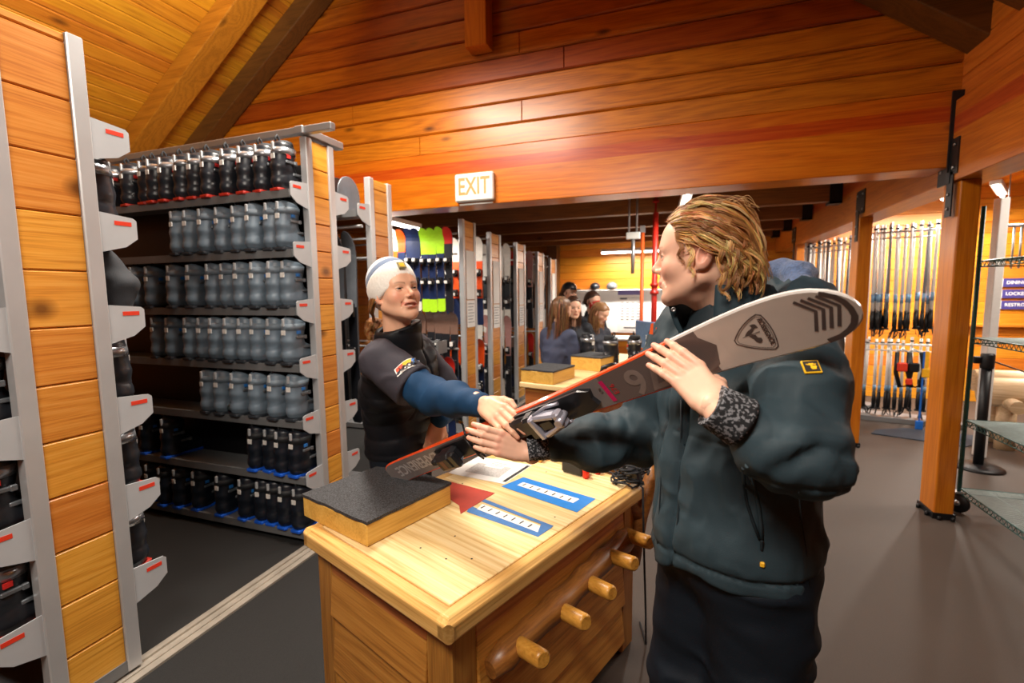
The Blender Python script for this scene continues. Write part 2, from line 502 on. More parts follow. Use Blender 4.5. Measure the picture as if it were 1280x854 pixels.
M['black_rubber'] = plain('black_rubber', srgb(30, 31, 33), .85, noise=.5, nscale=260, bump=.5, bscale=500)

t = NT('floor_carpet')
tc = t.n('ShaderNodeTexCoord').outputs['Object']
n1 = t.n('ShaderNodeTexNoise', inp={'Vector': tc, 'Scale': 1.3, 'Detail': 5.0}).outputs[0]
n2 = t.n('ShaderNodeTexNoise', inp={'Vector': tc, 'Scale': 420., 'Detail': 2.0}).outputs[0]
c1 = t.ramp(n1, [(.3, srgb(58, 48, 41)), (.7, srgb(76, 63, 54))])
c2 = t.mix(.55, c1, t.ramp(n2, [(.3, srgb(34, 29, 26)), (.7, srgb(98, 84, 74))]))
b = t.bsdf(Base_Color=c2, Roughness=.62)
bp = t.n('ShaderNodeBump', inp={'Height': n2, 'Strength': .35, 'Distance': .003}); t.t.links.new(bp.outputs[0], b.inputs['Normal'])
M['floor'] = t.m
M['mat'] = plain('dark_mat', srgb(26, 26, 26), .8, noise=.45, nscale=300, bump=.4, bscale=420)

def struct(name, mb, m, label=None, parent=None, bevel=0.):
    o = mb.build(name, m, parent, bevel)
    if parent is None: tag(o, label, None, None, 'structure')
    return o

def planks(mb, O_, u, v, n, L, w, count, t=.02, ch=.006, ends=None, splits=None):
    """boards running along u, stacked along v, facing n; ends(i) -> (u0, u1 bottom, u0, u1 top)"""
    O_, u, v, n = Vector(O_), Vector(u), Vector(v), Vector(n)
    flip = u.cross(v).dot(n) < 0
    for i in range(count):
        e = ends(i) if ends else (0, L, 0, L)
        if e is None: continue
        segs = [e]
        if splits:
            s = splits(i)
            if s is not None and max(e[0], e[2]) + .2 < s < min(e[1], e[3]) - .2: segs = [(e[0], s, e[2], s), (s, e[1], s, e[3])]
        for a0, a1, b0, b1 in segs:
            v0, v1 = i * w, (i + 1) * w
            def P(uu, vv, nn): return tuple(O_ + u * uu + v * vv + n * nn)
            c = ch
            vs = [P(a0, v0, -t), P(a1, v0, -t), P(b1, v1, -t), P(b0, v1, -t),
                  P(a0, v0 + c * .2, -c), P(a1, v0 + c * .2, -c), P(b1, v1 - c * .2, -c), P(b0, v1 - c * .2, -c),
                  P(a0 + c * .4, v0 + c, 0), P(a1 - c * .4, v0 + c, 0), P(b1 - c * .4, v1 - c, 0), P(b0 + c * .4, v1 - c, 0)]
            fs = [(8, 9, 10, 11)]
            for k in range(4):
                k2 = (k + 1) % 4
                fs += [(k, k2, 4 + k2, 4 + k), (4 + k, 4 + k2, 8 + k2, 8 + k)]
            if flip: fs = [f[::-1] for f in fs]
            mb.add(vs, fs)

# ================================================================ room shell
YG = 3.85           # front of the gable
RX, RZ, RS = -1.6, 5.5, .714     # ridge
def roofz(x): return RZ - RS * abs(x - RX)

m = MB(); m.box((-7, -3, -.12), (7.2, 10.2, 0)); struct('floor', m, M['floor'], 'worn brown grey carpeted floor of the rental hall')
m = MB(); m.box((-6.6, .2, 0), (-2.115, 9.4, .006)); struct('floor_mat', m, M['mat'], 'black rubber matting under and between the racks')
m = MB(); m.box((-1.985, -.6, 0), (-.62, 3.2, .005)); struct('floor_dark_strip', m, M['mat'], 'dark floor area between rack rail and workbench')  # thin dark sheet laid over the floor beside the workbench
# rail the racks roll on
m = MB(); m.box((-2.11, -.8, 0), (-1.99, 8.9, .012)); m.box((-2.085, -.8, .012), (-2.065, 8.9, .022)); m.box((-2.04, -.8, .012), (-2.025, 8.9, .018))
struct('trim_1', m, plain('floor_rail', srgb(168, 160, 148), .5, .3, noise=.15, nscale=12), 'pale metal rail let into the floor along the racks')

# gable wall
m = MB()
def gends(i):
    z0, z1 = 2.765 + i * .18, 2.765 + (i + 1) * .18
    f = lambda z: (RZ - z) / RS
    if z1 > RZ: return None
    a = min(f(z0), 3.45); b = min(f(z1), 3.45)
    return (RX - a, RX + min(a, 3.38), RX - b, RX + min(b, 3.38))
rs = random.Random(3)
sp = {i: rs.choice([None, rs.uniform(-3.2, .9), rs.uniform(-3.2, .9)]) for i in range(20)}
sp[3] = -.9; sp[5] = -.2
planks(m, (0, YG + .03, 2.765), (1, 0, 0), (0, 0, 1), (0, -1, 0), 0, .18, 15, .05, .013, gends, lambda i: sp[i])
struct('wall_gable', m, M['gable'], 'gable wall of dark varnished horizontal boards')
m = MB(); m.box((-5.2, YG, 2.295), (1.62, YG + .26, 2.765)); struct('gable_beam', m, M['glulam'], 'laminated orange beam under the gable wall', bevel=.006)
m = MB(); m.box((RX - .09, YG - .13, 3.53), (RX + .10, YG + .02, 5.45)); struct('king_post', m, M['column'], 'short timber post hanging in front of the gable', bevel=.006)
# roof slopes
sl = math.sqrt(1 + RS * RS)
m = MB(); planks(m, (RX, -3, RZ), (0, 1, 0), (-1 / sl, 0, -RS / sl), (RS / sl, 0, -1 / sl), 3 + YG + .05, .118, 52, .04, .008)
struct('ceiling_left', m, M['roof'], 'sloping left ceiling of narrow yellow pine boards')
m = MB(); planks(m, (RX, -3, RZ), (0, 1, 0), (1 / sl, 0, -RS / sl), (-RS / sl, 0, -1 / sl), 3 + YG + .05, .118, 36, .04, .008)
struct('ceiling_right', m, M['roof'], 'sloping right ceiling of narrow pine boards')
def rafter(x0, x1, y0, y1, off, mt, label):
    m = MB(); g = .0
    P = lambda x, o: (x, 0, roofz(x) - o)
    vs = []
    for y in (y0, y1):
        for x, o in ((x0, .0), (x1, .0), (x1, off), (x0, off)): vs.append((x, y, roofz(x) - o))
    fs = [(0, 1, 2, 3), (7, 6, 5, 4), (0, 4, 5, 1), (1, 5, 6, 2), (2, 6, 7, 3), (3, 7, 4, 0)]
    if x0 < x1: fs = [f[::-1] for f in fs]
    m.add(vs, fs); return struct('rafter', m, mt, label, bevel=.008)
rafter(-5.9, RX, 3.16, 3.38, .2, M['rafter'], 'yellow pine rafter under the left roof slope')
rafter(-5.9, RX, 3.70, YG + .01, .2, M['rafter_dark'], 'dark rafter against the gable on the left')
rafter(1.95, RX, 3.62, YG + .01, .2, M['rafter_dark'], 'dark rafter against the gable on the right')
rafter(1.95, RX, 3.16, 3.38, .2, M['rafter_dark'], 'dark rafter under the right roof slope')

# right hand beam on columns
m = MB(); m.box((1.62, -3, 2.2), (1.86, 9.6, 2.70)); struct('side_beam', m, M['glulam_y'], 'long laminated beam carried by the columns', bevel=.006)
m = MB(); planks(m, (1.66, -3, 2.70), (0, 1, 0), (0, 0, 1), (-1, 0, 0), 6.9, .15, 5, .03, .006); struct('wall_right_upper', m, M['wall_y'], 'boards above the long side beam')
for i, (x, y, lb) in enumerate(((1.645, 3.77, 'square timber column beside the wire shelving'), (1.59, 5.32, 'square timber column in front of the ski poles'), (1.64, 8.05, 'farthest square timber column behind the ski tip'))):
    t_ = thing('column', lb, 'column', (x, y, 0)); t_['kind'] = 'structure'
    m = MB(); m.box((0, 0, .03), (.108, .2, 2.2)); m.build('shaft', M['column'], t_, .008)
    m = MB(); m.box((-.008, -.008, 0), (.116, .208, .04))
    for a in (.04, .16): m.lathe([(.012, 0), (.012, .02), (.006, .026)], (a * .6, -.02, 0), 8); m.lathe([(.012, 0), (.012, .02), (.006, .026)], (-.02, a, 0), 8)
    m.build('base_plate', M['steel_black'], t_)
    # steel plate and strap tying the beam to the column
    m = MB(); dx = 1.62 - x - .008
    m.box((dx, -.02, 2.24), (dx + .008, .20, 2.46)); m.box((min(dx, -.008), .02, 1.98), (min(dx, -.008) + .008, .09, 2.26))
    m.build('tie_plate', M['steel_black'], t_)
    m = MB()
    for yy, zz in ((.02, 2.28), (.16, 2.28), (.02, 2.42), (.16, 2.42)): m.lathe([(.011, 0), (.011, .007), (.006, .01)], (dx, yy, zz), 8, axis=(-1, 0, 0))
    for zz in (2.03, 2.12): m.lathe([(.011, 0), (.011, .007), (.006, .01)], (min(dx, -.008), .055, zz), 8, axis=(-1, 0, 0))
    m.build('bolt', M['bolt'], t_)
# heavy black bracket where gable beam meets side beam
bt = thing('beam_bracket', 'tall black steel bracket joining gable beam and side beam', 'bracket', (1.62, YG, 2.26)); bt['kind'] = 'structure'
m = MB(); m.box((-.02, -.012, 0), (.14, .0, .5)); m.box((-.012, -.03, -.07), (.0, .12, .05)); m.build('plate', M['steel_black'], bt)
m = MB()
for xx, zz in ((.02, .06), (.10, .06), (.02, .42), (.10, .42), (.06, .24)): m.lathe([(.011, 0), (.011, .006), (.005, .009)], (xx, -.012, zz), 8, axis=(0, -1, 0))
m.build('bolt', M['steel_black'], bt)

# under the loft
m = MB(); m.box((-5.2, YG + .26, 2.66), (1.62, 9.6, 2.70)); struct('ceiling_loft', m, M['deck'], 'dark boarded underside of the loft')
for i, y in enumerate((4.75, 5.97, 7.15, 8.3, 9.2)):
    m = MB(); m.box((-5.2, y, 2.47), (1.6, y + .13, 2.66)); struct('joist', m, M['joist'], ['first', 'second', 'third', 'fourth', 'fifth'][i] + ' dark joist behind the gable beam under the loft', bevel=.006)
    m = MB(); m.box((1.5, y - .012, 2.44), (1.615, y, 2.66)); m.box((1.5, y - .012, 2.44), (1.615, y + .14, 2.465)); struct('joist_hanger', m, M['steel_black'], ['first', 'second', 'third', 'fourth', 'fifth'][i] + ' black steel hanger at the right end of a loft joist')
m = MB(); planks(m, (-5.2, 9.6, 0), (1, 0, 0), (0, 0, 1), (0, -1, 0), 7.2, .15, 19, .03, .005); struct('wall_back', m, M['wall_x'], 'bright orange boarded wall at the far end of the hall')
m = MB(); m.box((-2.5, 9.3, 0), (-2.3, 9.57, 2.5)); struct('trim_2', m, M['rafter_dark'], 'dark timber post left of the whiteboard', bevel=.005)
m = MB(); planks(m, (-5.2, YG + .2, 0), (0, 1, 0), (0, 0, 1), (1, 0, 0), 5.6, .15, 18, .03, .006); struct('wall_left_far', m, M['wall_y'], 'boarded side wall behind the ski racks')
m = MB(); planks(m, (-5.95, -3, 0), (0, 1, 0), (0, 0, 1), (1, 0, 0), 6.9, .15, 17, .03, .006); struct('wall_left', m, M['wall_y'], 'boarded side wall behind the boot racks')
m = MB(); planks(m, (-6, -3.0, 0), (1, 0, 0), (0, 0, 1), (0, 1, 0), 12.8, .18, 32, .03, .006); struct('wall_front', m, M['wall_x'], 'boarded wall at the camera end of the hall')
m = MB(); m.box((-6.0, YG - .02, 0), (-5.15, YG + .1, 3.2)); struct('trim_5', m, M['wall_x'], 'boarded return wall behind the racks')
# right hand bay
m = MB(); planks(m, (1.86, 8.0, 0), (1, 0, 0), (0, 0, 1), (0, -1, 0), 5., .15, 20, .03, .006); struct('wall_right_back', m, M['wall_x'], 'orange boarded wall behind the ski poles and wayfinding signs')
m = MB(); planks(m, (6.6, -3, 0), (0, 1, 0), (0, 0, 1), (-1, 0, 0), 11.2, .15, 20, .03, .006); struct('wall_right', m, M['wall_y'], 'boarded wall at the far right of the bay')
m = MB(); planks(m, (1.86, -3, 2.86), (0, 1, 0), (1, 0, 0), (0, 0, -1), 11.2, .15, 32, .03, .006); struct('ceiling_bay', m, M['roof'], 'boarded ceiling of the right hand bay')
m = MB(); m.box((3.3, 7.93, 1.02), (6.6, 8.0, 1.06)); struct('trim_3', m, M['wall_x'], 'yellow wooden rail along the wall below the signs', bevel=.004)
m = MB(); m.box((2.60, 5.30, 0), (2.665, 5.40, 2.3)); struct('trim_4', m, M['white_paint'], 'white painted post behind the wire shelving', bevel=.006)

# lamps that belong to the hall
def lamp(loc, rz, L, label, power, size=None, vis=True):
    t_ = thing('ceiling_light', label, 'light', loc, rz)
    m = MB(); m.cbox((0, 0, .035), (L / 2, .05, .025), .006); m.build('housing', M['lamp_body'], t_)
    m = MB(); m.tube([(-L / 2 + .01, 0, 0), (L / 2 - .01, 0, 0)], .019, 12); m.build('lamp_tube', M['tube'], t_)
    ld = bpy.data.lights.new('tube_light', 'AREA'); ld.shape = 'RECTANGLE'; ld.size = L; ld.size_y = .12; ld.energy = power; ld.color = (1., .93, .83)
    lo = bpy.data.objects.new('tube_light', ld); COL.objects.link(lo); lo.location = Vector(loc) + Vector((0, 0, -.03)); lo.rotation_euler = (0, 0, rz)
    return t_
lamp((.045, 5.2, 2.40), R(92), 1.3, 'lit fluorescent tube above the curly haired person', 34)
lamp((-.75, 9.0, 2.27), 0, 1.25, 'lit fluorescent tube above the whiteboard', 55)
lamp((-2.86, 4.3, 2.28), R(90), 1.2, 'lit fluorescent tube over the ski racks behind the white beanie', 45)
lamp((2.85, 6.95, 2.60), R(60), .9, 'lit tube above the ski poles', 60)
lamp((3.40, 6.98, 2.62), R(60), .9, 'lit tube above the wayfinding signs', 50)

# exit sign
ex = thing('exit_sign', 'white exit sign with orange letters on the gable beam', 'sign', (-1.665, YG, 2.435))
m = MB(); m.cbox((0, -.03, 0), (.178, .03, .117), .01); m.build('case', M['white_paint'], ex)
m = MB(); m.box((-.16, -.0608, -.10), (.16, -.0600, .10)); m.build('face', plain('sign_face', srgb(238, 232, 224), .35, noise=.02), ex)
MX = lambda p, s=1: Matrix.Translation(p) @ Matrix.Rotation(PI / 2, 4, 'X')
text_mesh('letters', 'EXIT', .20, MX((0, -.0612, .0)), plain('exit_orange', srgb(238, 146, 86), .5, noise=.02), ex, .0004, sx=.72, bold=.004)
m = MB(); m.tube([(-.15, -.02, -.135), (.16, -.02, -.135)], .008, 8); m.build('lamp_bar', M['lamp_body'], ex)

# whiteboard with notice
wb = thing('whiteboard', 'wide white board on the far wall with a printed notice', 'board', (-1.0, 9.5995, .72))
m = MB(); m.cbox((.55, -.02, .44), (1.52, .02, .43), .006); m.build('panel', plain('white_board', srgb(240, 240, 238), .3, noise=.01), wb)
m = MB(); m.box((-.12, -.046, .05), (.36, -.042, .85)); m.build('notice', M['paper'], wb)
m = MB(); m.box((-.12, -.05, .76), (.36, -.047, .85)); m.build('notice_header', plain('purple_print', srgb(112, 104, 160), .6, noise=.02), wb)
m = MB(); m.box((-.08, -.05, .67), (.06, -.047, .70)); m.box((-.08, -.05, .70), (.33, -.047, .705))
for i in range(7):
    for j in range(4): m.box((-.06 + j * .1, -.05, .60 - i * .055), (.0 + j * .1, -.047, .615 - i * .055))
m.box((-.0, -.05, .10), (.30, -.047, .125)); m.build('notice_print', M['ink'], wb)

# red standpipe and conduits in the middle of the hall
pm = plain('red_pipe', srgb(176, 34, 22), .4, noise=.08); om = plain('orange_pipe', srgb(226, 96, 40), .45, noise=.08)
t_ = thing('standpipe', 'dark red sprinkler standpipe left of the curly haired person', 'pipe', (-.27, 6.0, 0))
m = MB(); m.tube([(0, 0, 0), (0, 0, 2.66)], .033, 14); m.build('pipe', pm, t_)
m = MB(); m.lathe([(.05, 0), (.05, .03), (.035, .04), (.035, .09), (.05, .1), (.05, .13)], (0, 0, 1.5), 14); m.lathe([(.05, 0), (.05, .03)], (0, 0, 2.58), 14); m.build('coupling', pm, t_)
t_ = thing('conduit_pipe', 'thin orange pipe beside the red standpipe', 'pipe', (-.42, 6.05, 0))
m = MB(); m.tube([(0, 0, 0), (0, 0, 2.3)], .022, 12); m.build('pipe', om, t_)
m = MB(); m.box((-.03, -.03, 2.25), (.03, .03, 2.33)); m.build('joint', M['alu'], t_)
t_ = thing('conduit_pipe', 'pair of grey conduits with a junction box near the standpipe', 'pipe', (-.52, 5.9, 2.0))
m = MB(); m.tube([(-.05, 0, .2), (-.05, 0, .66)], .012, 8); m.tube([(.04, 0, .2), (.04, 0, .66)], .012, 8); m.tube([(.0, 0, -.25), (.0, 0, .2)], .022, 8); m.build('conduit', M['alu'], t_)
m = MB(); m.cbox((0, 0, .2), (.08, .03, .04), .006); m.build('junction_box', M['lamp_body'], t_)
# ================================================================ mobile racks
XA = -2.05
def rack(name, label, y0, y1, uw, top, levels, sides, length=2.75, cat='rack', rail=False, pw=.20, topbars=None, group=None):
    """double sided rack: aisle end at X = XA, running to -X; sides: which flanks carry shelves"""
    t = thing(name, label, cat, (XA, (y0 + y1) / 2, .022), 0, group)
    a, b = y0 - (y0 + y1) / 2, y1 - (y0 + y1) / 2
    H = top - .022
    for s, (p, q) in enumerate(((a, a + uw), (b - uw, b))):
        m = MB(); m.cbox((-.02, (p + q) / 2, H / 2 + .0), (.024, (q - p) / 2, H / 2), .004)
        m.build('upright', M['alu_white'], t)
        m = MB(); m.cbox((-length + .02, (p + q) / 2, H / 2), (.024, (q - p) / 2, H / 2), .004); m.build('upright', M['alu_white'], t)
    m = MB(); n = int((H + .003) / pw); wd = b - a - 2 * uw
    planks(m, (-.006, a + uw, -.003), (0, 1, 0), (0, 0, 1), (1, 0, 0), wd, pw, n, .03, .006)
    if H + .003 - n * pw > .03: planks(m, (-.006, a + uw, -.003 + n * pw), (0, 1, 0), (0, 0, 1), (1, 0, 0), wd, H - .002 - n * pw, 1, .03, .006)
    m.build('end_panel', M['panel'] if pw > .18 else M['panel_narrow'], t)
    m = MB(); m.box((-length, a, 0), (.0, b, .05)); m.build('base_frame', M['shelf_grey'], t)
    m = MB(); m.box((-length + .03, a + .1 * (b - a), .05), (-length + .045, b - .1 * (b - a), H - .02)); m.build('back_panel', M['steel_black'], t)
    if len(sides) > 1: m = MB(); m.box((-length + .05, -.004, .06), (-.05, .004, H - .12)); m.build('view_block_sheet', M['steel_black'], t)  # added dark sheet, blacks out the bright view through the shelves
    for sd in sides:
        e = a if sd < 0 else b
        for z in levels:
            z = z - .022
            m = MB(); d = .10
            ys = sorted((0., e + sd * d))
            m.box((-length, ys[0], z - .012), (-.045, ys[1], z))
            lip = sorted((e + sd * d, e + sd * (d + .012))); m.box((-length, lip[0], z - .04), (-.035, lip[1], z + .006))
            m.build('shelf', M['shelf_grey'], t)
            # clipped bracket plate with its red label
            P = [(e - sd * .002, z - .095), (e + sd * .085, z - .07), (e + sd * .13, z - .035), (e + sd * .13, z + .035), (e + sd * .118, z + .045), (e - sd * .002, z + .055)]
            m = MB(); m.prism(P, .005, Matrix(((0, 0, 1, -.008), (1, 0, 0, 0), (0, 1, 0, 0), (0, 0, 0, 1))))
            br = m.build('bracket', M['bracket_grey'], t)
            m = MB(); y2 = sorted((e + sd * .05, e + sd * .11)); m.box((-.0029, y2[0], z + .012), (-.0018, y2[1], z + .028)); m.build('red_label', M['red_label'], br)
    if rail:
        m = MB(); m.cbox((-length / 2 + .1, a + .0, H + .03), (length / 2 + .1, .02, .02), .003); m.cbox((-.02, (a + b) / 2 + .03, H + .03), (.03, (b - a) / 2 + .06, .022), .004)
        m.build('top_rail', M['alu'], t)
    if topbars:
        for yy, zz in topbars:
            m = MB(); m.tube([(-length, yy, zz), (-.03, yy, zz)], .011, 8); m.build('hanging_bar', M['alu'], t)
    return t

LV = (2.12, 1.785, 1.45, 1.115, .775, .43, .085)
rackA = rack('boot_rack', 'tall boot rack at the left edge with a pine end panel and aluminium uprights', .90, 1.19, .052, 2.455, (2.13, 1.79, 1.44, 1.08, .725, .375), (-1, 1))
rackB = rack('boot_rack', 'boot rack full of grey boots with a silver top rail', 2.27, 2.505, .05, 2.44, LV, (-1, 1), rail=True, pw=.161)
rackC = rack('ski_rack', 'narrow pine ended rack behind the boot rack, left of the white beanie', 2.86, 3.13, .05, 2.345, (2.10,), (-1,), pw=.161, topbars=[(-.19, 1.98)])
BR = [(-.24, 2.13), (-.24, 1.95), (-.24, .92)]
def skirack(label, y0, y1, top, tb):
    return rack('ski_rack', label, y0, y1, .05, top, (), (), length=2.3, pw=.161, topbars=tb)
rackD = skirack('ski rack right of the white beanie hung with lime green and navy skis', 4.37, 4.70, 2.275, [(-.24, 2.1), (-.24, 1.9), (-.24, .95)])
rackE = skirack('second ski rack right of the white beanie, orange topped skis in front', 5.10, 5.46, 2.235, BR)
rackF = skirack('third ski rack right of the white beanie, white skis in front', 6.04, 6.44, 2.21, BR)
rackG = skirack('fourth ski rack right of the white beanie, dark thin skis in front', 7.06, 7.42, 2.17, BR)
rackH = skirack('last ski rack of the row, near the long haired person', 7.84, 8.24, 2.13, BR)

# ---------------------------------------------------------------- ski boots
def boot_shell():
    s = Sdf()
    s.el((0, .058, .055), (.047, .058, .060), 0)
    s.cap((0, .09, .055), (0, .22, .045), .050, .041, .03)
    s.el((0, .235, .042), (.049, .058, .038), .02)
    s.loft([((0, .062, .05), .052, .060, V(1, 0, 0)), ((0, .066, .14), .052, .060, V(1, 0, 0)), ((0, .082, .255), .058, .066, V(1, 0, 0))], .02)
    s.cap((0, .11, .10), (0, .18, .075), .042, .036, .03)
    # upper cuff overlaps the lower shell
    s.loft([((0, .066, .135), .056, .064, V(1, 0, 0)), ((0, .080, .235), .061, .069, V(1, 0, 0))], .004)
    s.cap((0, .092, .25), (0, .10, .34), .043, .05, .006, 's')
    s.disp(lambda P: .0022 * np.exp(-((P[:, 2] - .098 - .25 * (P[:, 1] - .06)) / .006) ** 2) + .002 * np.exp(-((P[:, 2] - .035) / .005) ** 2))
    s.add(lambda P: .014 - P[:, 2], .004, 'i'); s.add(lambda P: P[:, 2] - .268 + .35 * (P[:, 1] - .08), .004, 'i')
    return nets(s, (-.08, -.02, -.002), (.08, .31, .30), .0085)
_bv, _bf = boot_shell()
def boot_proto(label, shell, strap, sole, tagm, group):
    t = thing('ski_boot', label, 'ski boot', (0, 0, 0), 0, group)
    link('shell', np_mesh('shell', _bv, _bf, shell), t)
    m = MB(); pr = [(-.040, .012), (-.033, .0), (.033, .0), (.040, .012), (.044, .06), (.040, .12), (.046, .2), (.044, .255), (.03, .287), (-.03, .287), (-.044, .255), (-.046, .2), (-.040, .12), (-.044, .06)]
    m.prism(pr, .018); m.build('sole', sole, t, .004)
    # padded liner standing out of the cuff
    m = MB(); m.lathe([(.047, .235), (.050, .27), (.046, .287), (.036, .292), (.034, .26)], (0, .088, 0), 14)
    m.tube([(0, .036, .27), (0, .030, .30), (0, .042, .318), (0, .056, .30), (0, .052, .275)], .006, 6); m.build('liner', M['liner'], t)
    def ring(z, rx, ry, cy, h, th):
        v = []; f = []; n = 20
        for zz, e in ((z - h, 0), (z - h, th), (z + h, th), (z + h, 0)):
            for k in range(n):
                a = 2 * PI * k / n; v.append(((rx + e) * math.cos(a), cy + (zz - z) * .14 + (ry + e) * math.sin(a), zz))
        for i in range(3):
            for k in range(n): k2 = (k + 1) % n; f.append((i * n + k, i * n + k2, (i + 1) * n + k2, (i + 1) * n + k))
        return v, f
    m = MB(); m.add(*ring(.226, .060, .068, .0785, .019, .003), smooth=True); m.build('strap', strap, t)
    for z, y in ((.165, .075), (.105, .13)):
        m = MB(); m.cbox((.060 - (.012 if z < .12 else 0), y, z), (.006, .034, .008), .003); m.cbox((.064 - (.012 if z < .12 else 0), y + .03, z), (.007, .01, .011), .003); m.build('buckle', M['buckle'], t)
    m = MB(); m.box((-.014, .003, .180), (.014, .0105, .208), 0); m.build('size_tag', M['paper'], t)
    m = MB(); m.cbox((0, .010, .252), (.009, .006, .022), .003); m.build('spine_lever', M['bracket_grey'], t)
    m = MB(); m.box((.058, .05, .185), (.064, .075, .203)); m.build('side_tag', tagm, t)
    return t
M['liner'] = plain('boot_liner', srgb(34, 36, 40), .85, noise=.2)
M['buckle'] = plain('boot_buckle', srgb(120, 126, 132), .35, .5)
M['shell_grey'] = plain('grey_boot_shell', srgb(106, 122, 136), .42, noise=.12, nscale=14)
M['shell_black'] = plain('black_boot_shell', srgb(36, 39, 45), .30, noise=.15, nscale=14)
M['shell_navy'] = plain('dark_navy_boot_shell', srgb(20, 26, 36), .38, noise=.15, nscale=14)
M['strap_silver'] = plain('shiny_strap', srgb(168, 172, 178), .22, .7)
M['strap_grey'] = plain('grey_strap', srgb(116, 130, 142), .5)
M['strap_black'] = plain('black_strap', srgb(28, 30, 34), .6)
M['sole_dark'] = plain('dark_sole', srgb(40, 46, 54), .7); M['sole_blue'] = plain('blue_sole', srgb(24, 96, 220), .5); M['sole_red'] = plain('red_sole', srgb(190, 44, 30), .5)
M['tag_blue'] = plain('blue_tag', srgb(44, 120, 200), .5); M['tag_red'] = plain('red_tag', srgb(214, 44, 40), .5)
ORD = ['first', 'second', 'third', 'fourth', 'fifth', 'sixth', 'seventh', 'eighth', 'ninth', 'tenth', 'eleventh', 'twelfth', 'thirteenth']
rows = [  # photo columns of the boots (seen at the heel), shelf, kind, shelf name
    (LV[0], [(128, 0), (152, 0), (175, 0), (188, 0), (203, 0), (222, 0), (238, 0), (256, 0), (279, 0), (300, 0), (319, 0), (342, 0)], 'black', 'top shelf', 238),
    (LV[1], [(218, 0), (234, 0), (253, 0), (272, 0), (293, 0), (313, 0), (334, 0), (358, 0)], 'grey', 'second shelf', 318),
    (LV[2], [(166, 0), (184, 0), (214, 0), (237, 0), (260, 0), (277, 0), (297, 0), (318, 0), (340, 0), (364, 0)], 'grey', 'third shelf', 388),
    (LV[3], [(192, 0), (211, 0), (234, 0), (250, 0), (266, 0), (286, 0), (301, 0), (316, 0), (338, 0), (365, 0)], 'grey', 'fourth shelf', 462),
    (LV[4], [(257, 0), (275, 0), (294, 0), (317, 0), (341, 0), (365, 0)], 'grey', 'fifth shelf', 530),
    (LV[5], [(180, 0), (208, 0), (316, 0), (332, 0), (349, 0), (371, 0)], 'navy', 'sixth shelf', 600),
    (LV[6], [(187, 0), (205, 0), (222, 0), (243, 0), (274, 0), (301, 0), (322, 0), (336, 0), (352, 0), (376, 0)], 'navy', 'bottom shelf', 655),
]
pro = {
    'black': boot_proto('x', M['shell_black'], M['strap_silver'], M['sole_red'], M['tag_red'], None),
    'grey': boot_proto('x', M['shell_grey'], M['strap_grey'], M['sole_dark'], M['tag_blue'], None),
    'navy': boot_proto('x', M['shell_navy'], M['strap_black'], M['sole_blue'], M['tag_blue'], None),
}
used = set()
def put_boot(kind, loc, rz, label, group, tilt=0.):
    if kind in used: o = copy_tree(pro[kind])
    else: o = pro[kind]; used.add(kind)
    o.location = loc; o.rotation_euler = (0, 0, rz); o['label'] = label; o['group'] = group
    return o
adj = {'black': 'black boot with shiny strap', 'grey': 'blue grey boot', 'navy': 'blue soled black boot'}
for z, lst, kind, nm, py in rows:
    for i, (px, _) in enumerate(lst):
        p = at(px, py - 20, Y=2.16)
        j = len(lst) - 1 - i
        lb = '%s on the railed boot rack, %s, %s from the right' % (adj[kind], nm, ORD[j]) if j else '%s on the railed boot rack, %s, nearest its pine end' % (adj[kind], nm)
        o = put_boot(kind, (min(p.x, -2.165), 2.145 + rnd.uniform(-.012, .012), z + .0005), rnd.uniform(-.16, .04), lb, 'boots on the ' + nm + ' of the boot rack')
# boots on the left rack, both flanks
for i, (z, nm) in enumerate(((1.79, 'second'), (1.44, 'third'), (1.08, 'fourth'), (.725, 'fifth'), (.375, 'lowest'))):
    for k in range(2):
        put_boot('black', (-2.17 - .15 * k, 1.315, z + .0005), PI + .05, 'black boot on the %s right hand shelf of the left rack, %s' % (nm, 'at its end' if k == 0 else 'second in'), 'boots on the aisle side of the left rack')
for i, (z, nm) in enumerate(((1.08, 'fourth'), (.725, 'fifth'), (.375, 'lowest'), (1.44, 'third'))):
    put_boot('black', (-2.15, .775, z + .0005), .05, 'black boot on the %s left hand shelf of the left rack' % nm, 'boots on the near side of the left rack')
# bag hanging out over the second shelf
t = thing('boot_bag', 'dark grey bag with an orange loop on the left rack', 'bag', (-2.22, 1.285, 1.445 + .0), 0)
s = Sdf(); s.loft([((0, 0, .02), .10, .085, V(1, 0, 0)), ((0, .02, .14), .115, .10, V(1, 0, 0)), ((0, -.02, .27), .07, .05, V(1, 0, 0))], 0)
s.disp(lambda P: .006 * vnoise(P, 16, 3)); s.add(lambda P: .006 - P[:, 2], .01, 'i')
t.location.y = 1.27; t.location.z = 1.4405
o_ = [c for c in COL.objects if c.name.startswith('ski_boot') and c.get('label', '').startswith('black boot on the third right')]
for c in o_:
    for ch in list(c.children): bpy.data.objects.remove(ch)
    bpy.data.objects.remove(c)
M['bag'] = plain('bag_cloth', srgb(44, 48, 54), .8, bump=.3)
link('sack', np_mesh('sack', *nets(s, (-.16, -.16, -.02), (.16, .16, .34), .01), M['bag']), t)
m = MB(); m.tube([(-.03, .02, .27), (-.035, .025, .31), (0, .03, .335), (.035, .025, .31), (.03, .02, .27)], .006, 8); m.build('loop', plain('orange_cord', srgb(236, 84, 30), .6), t)
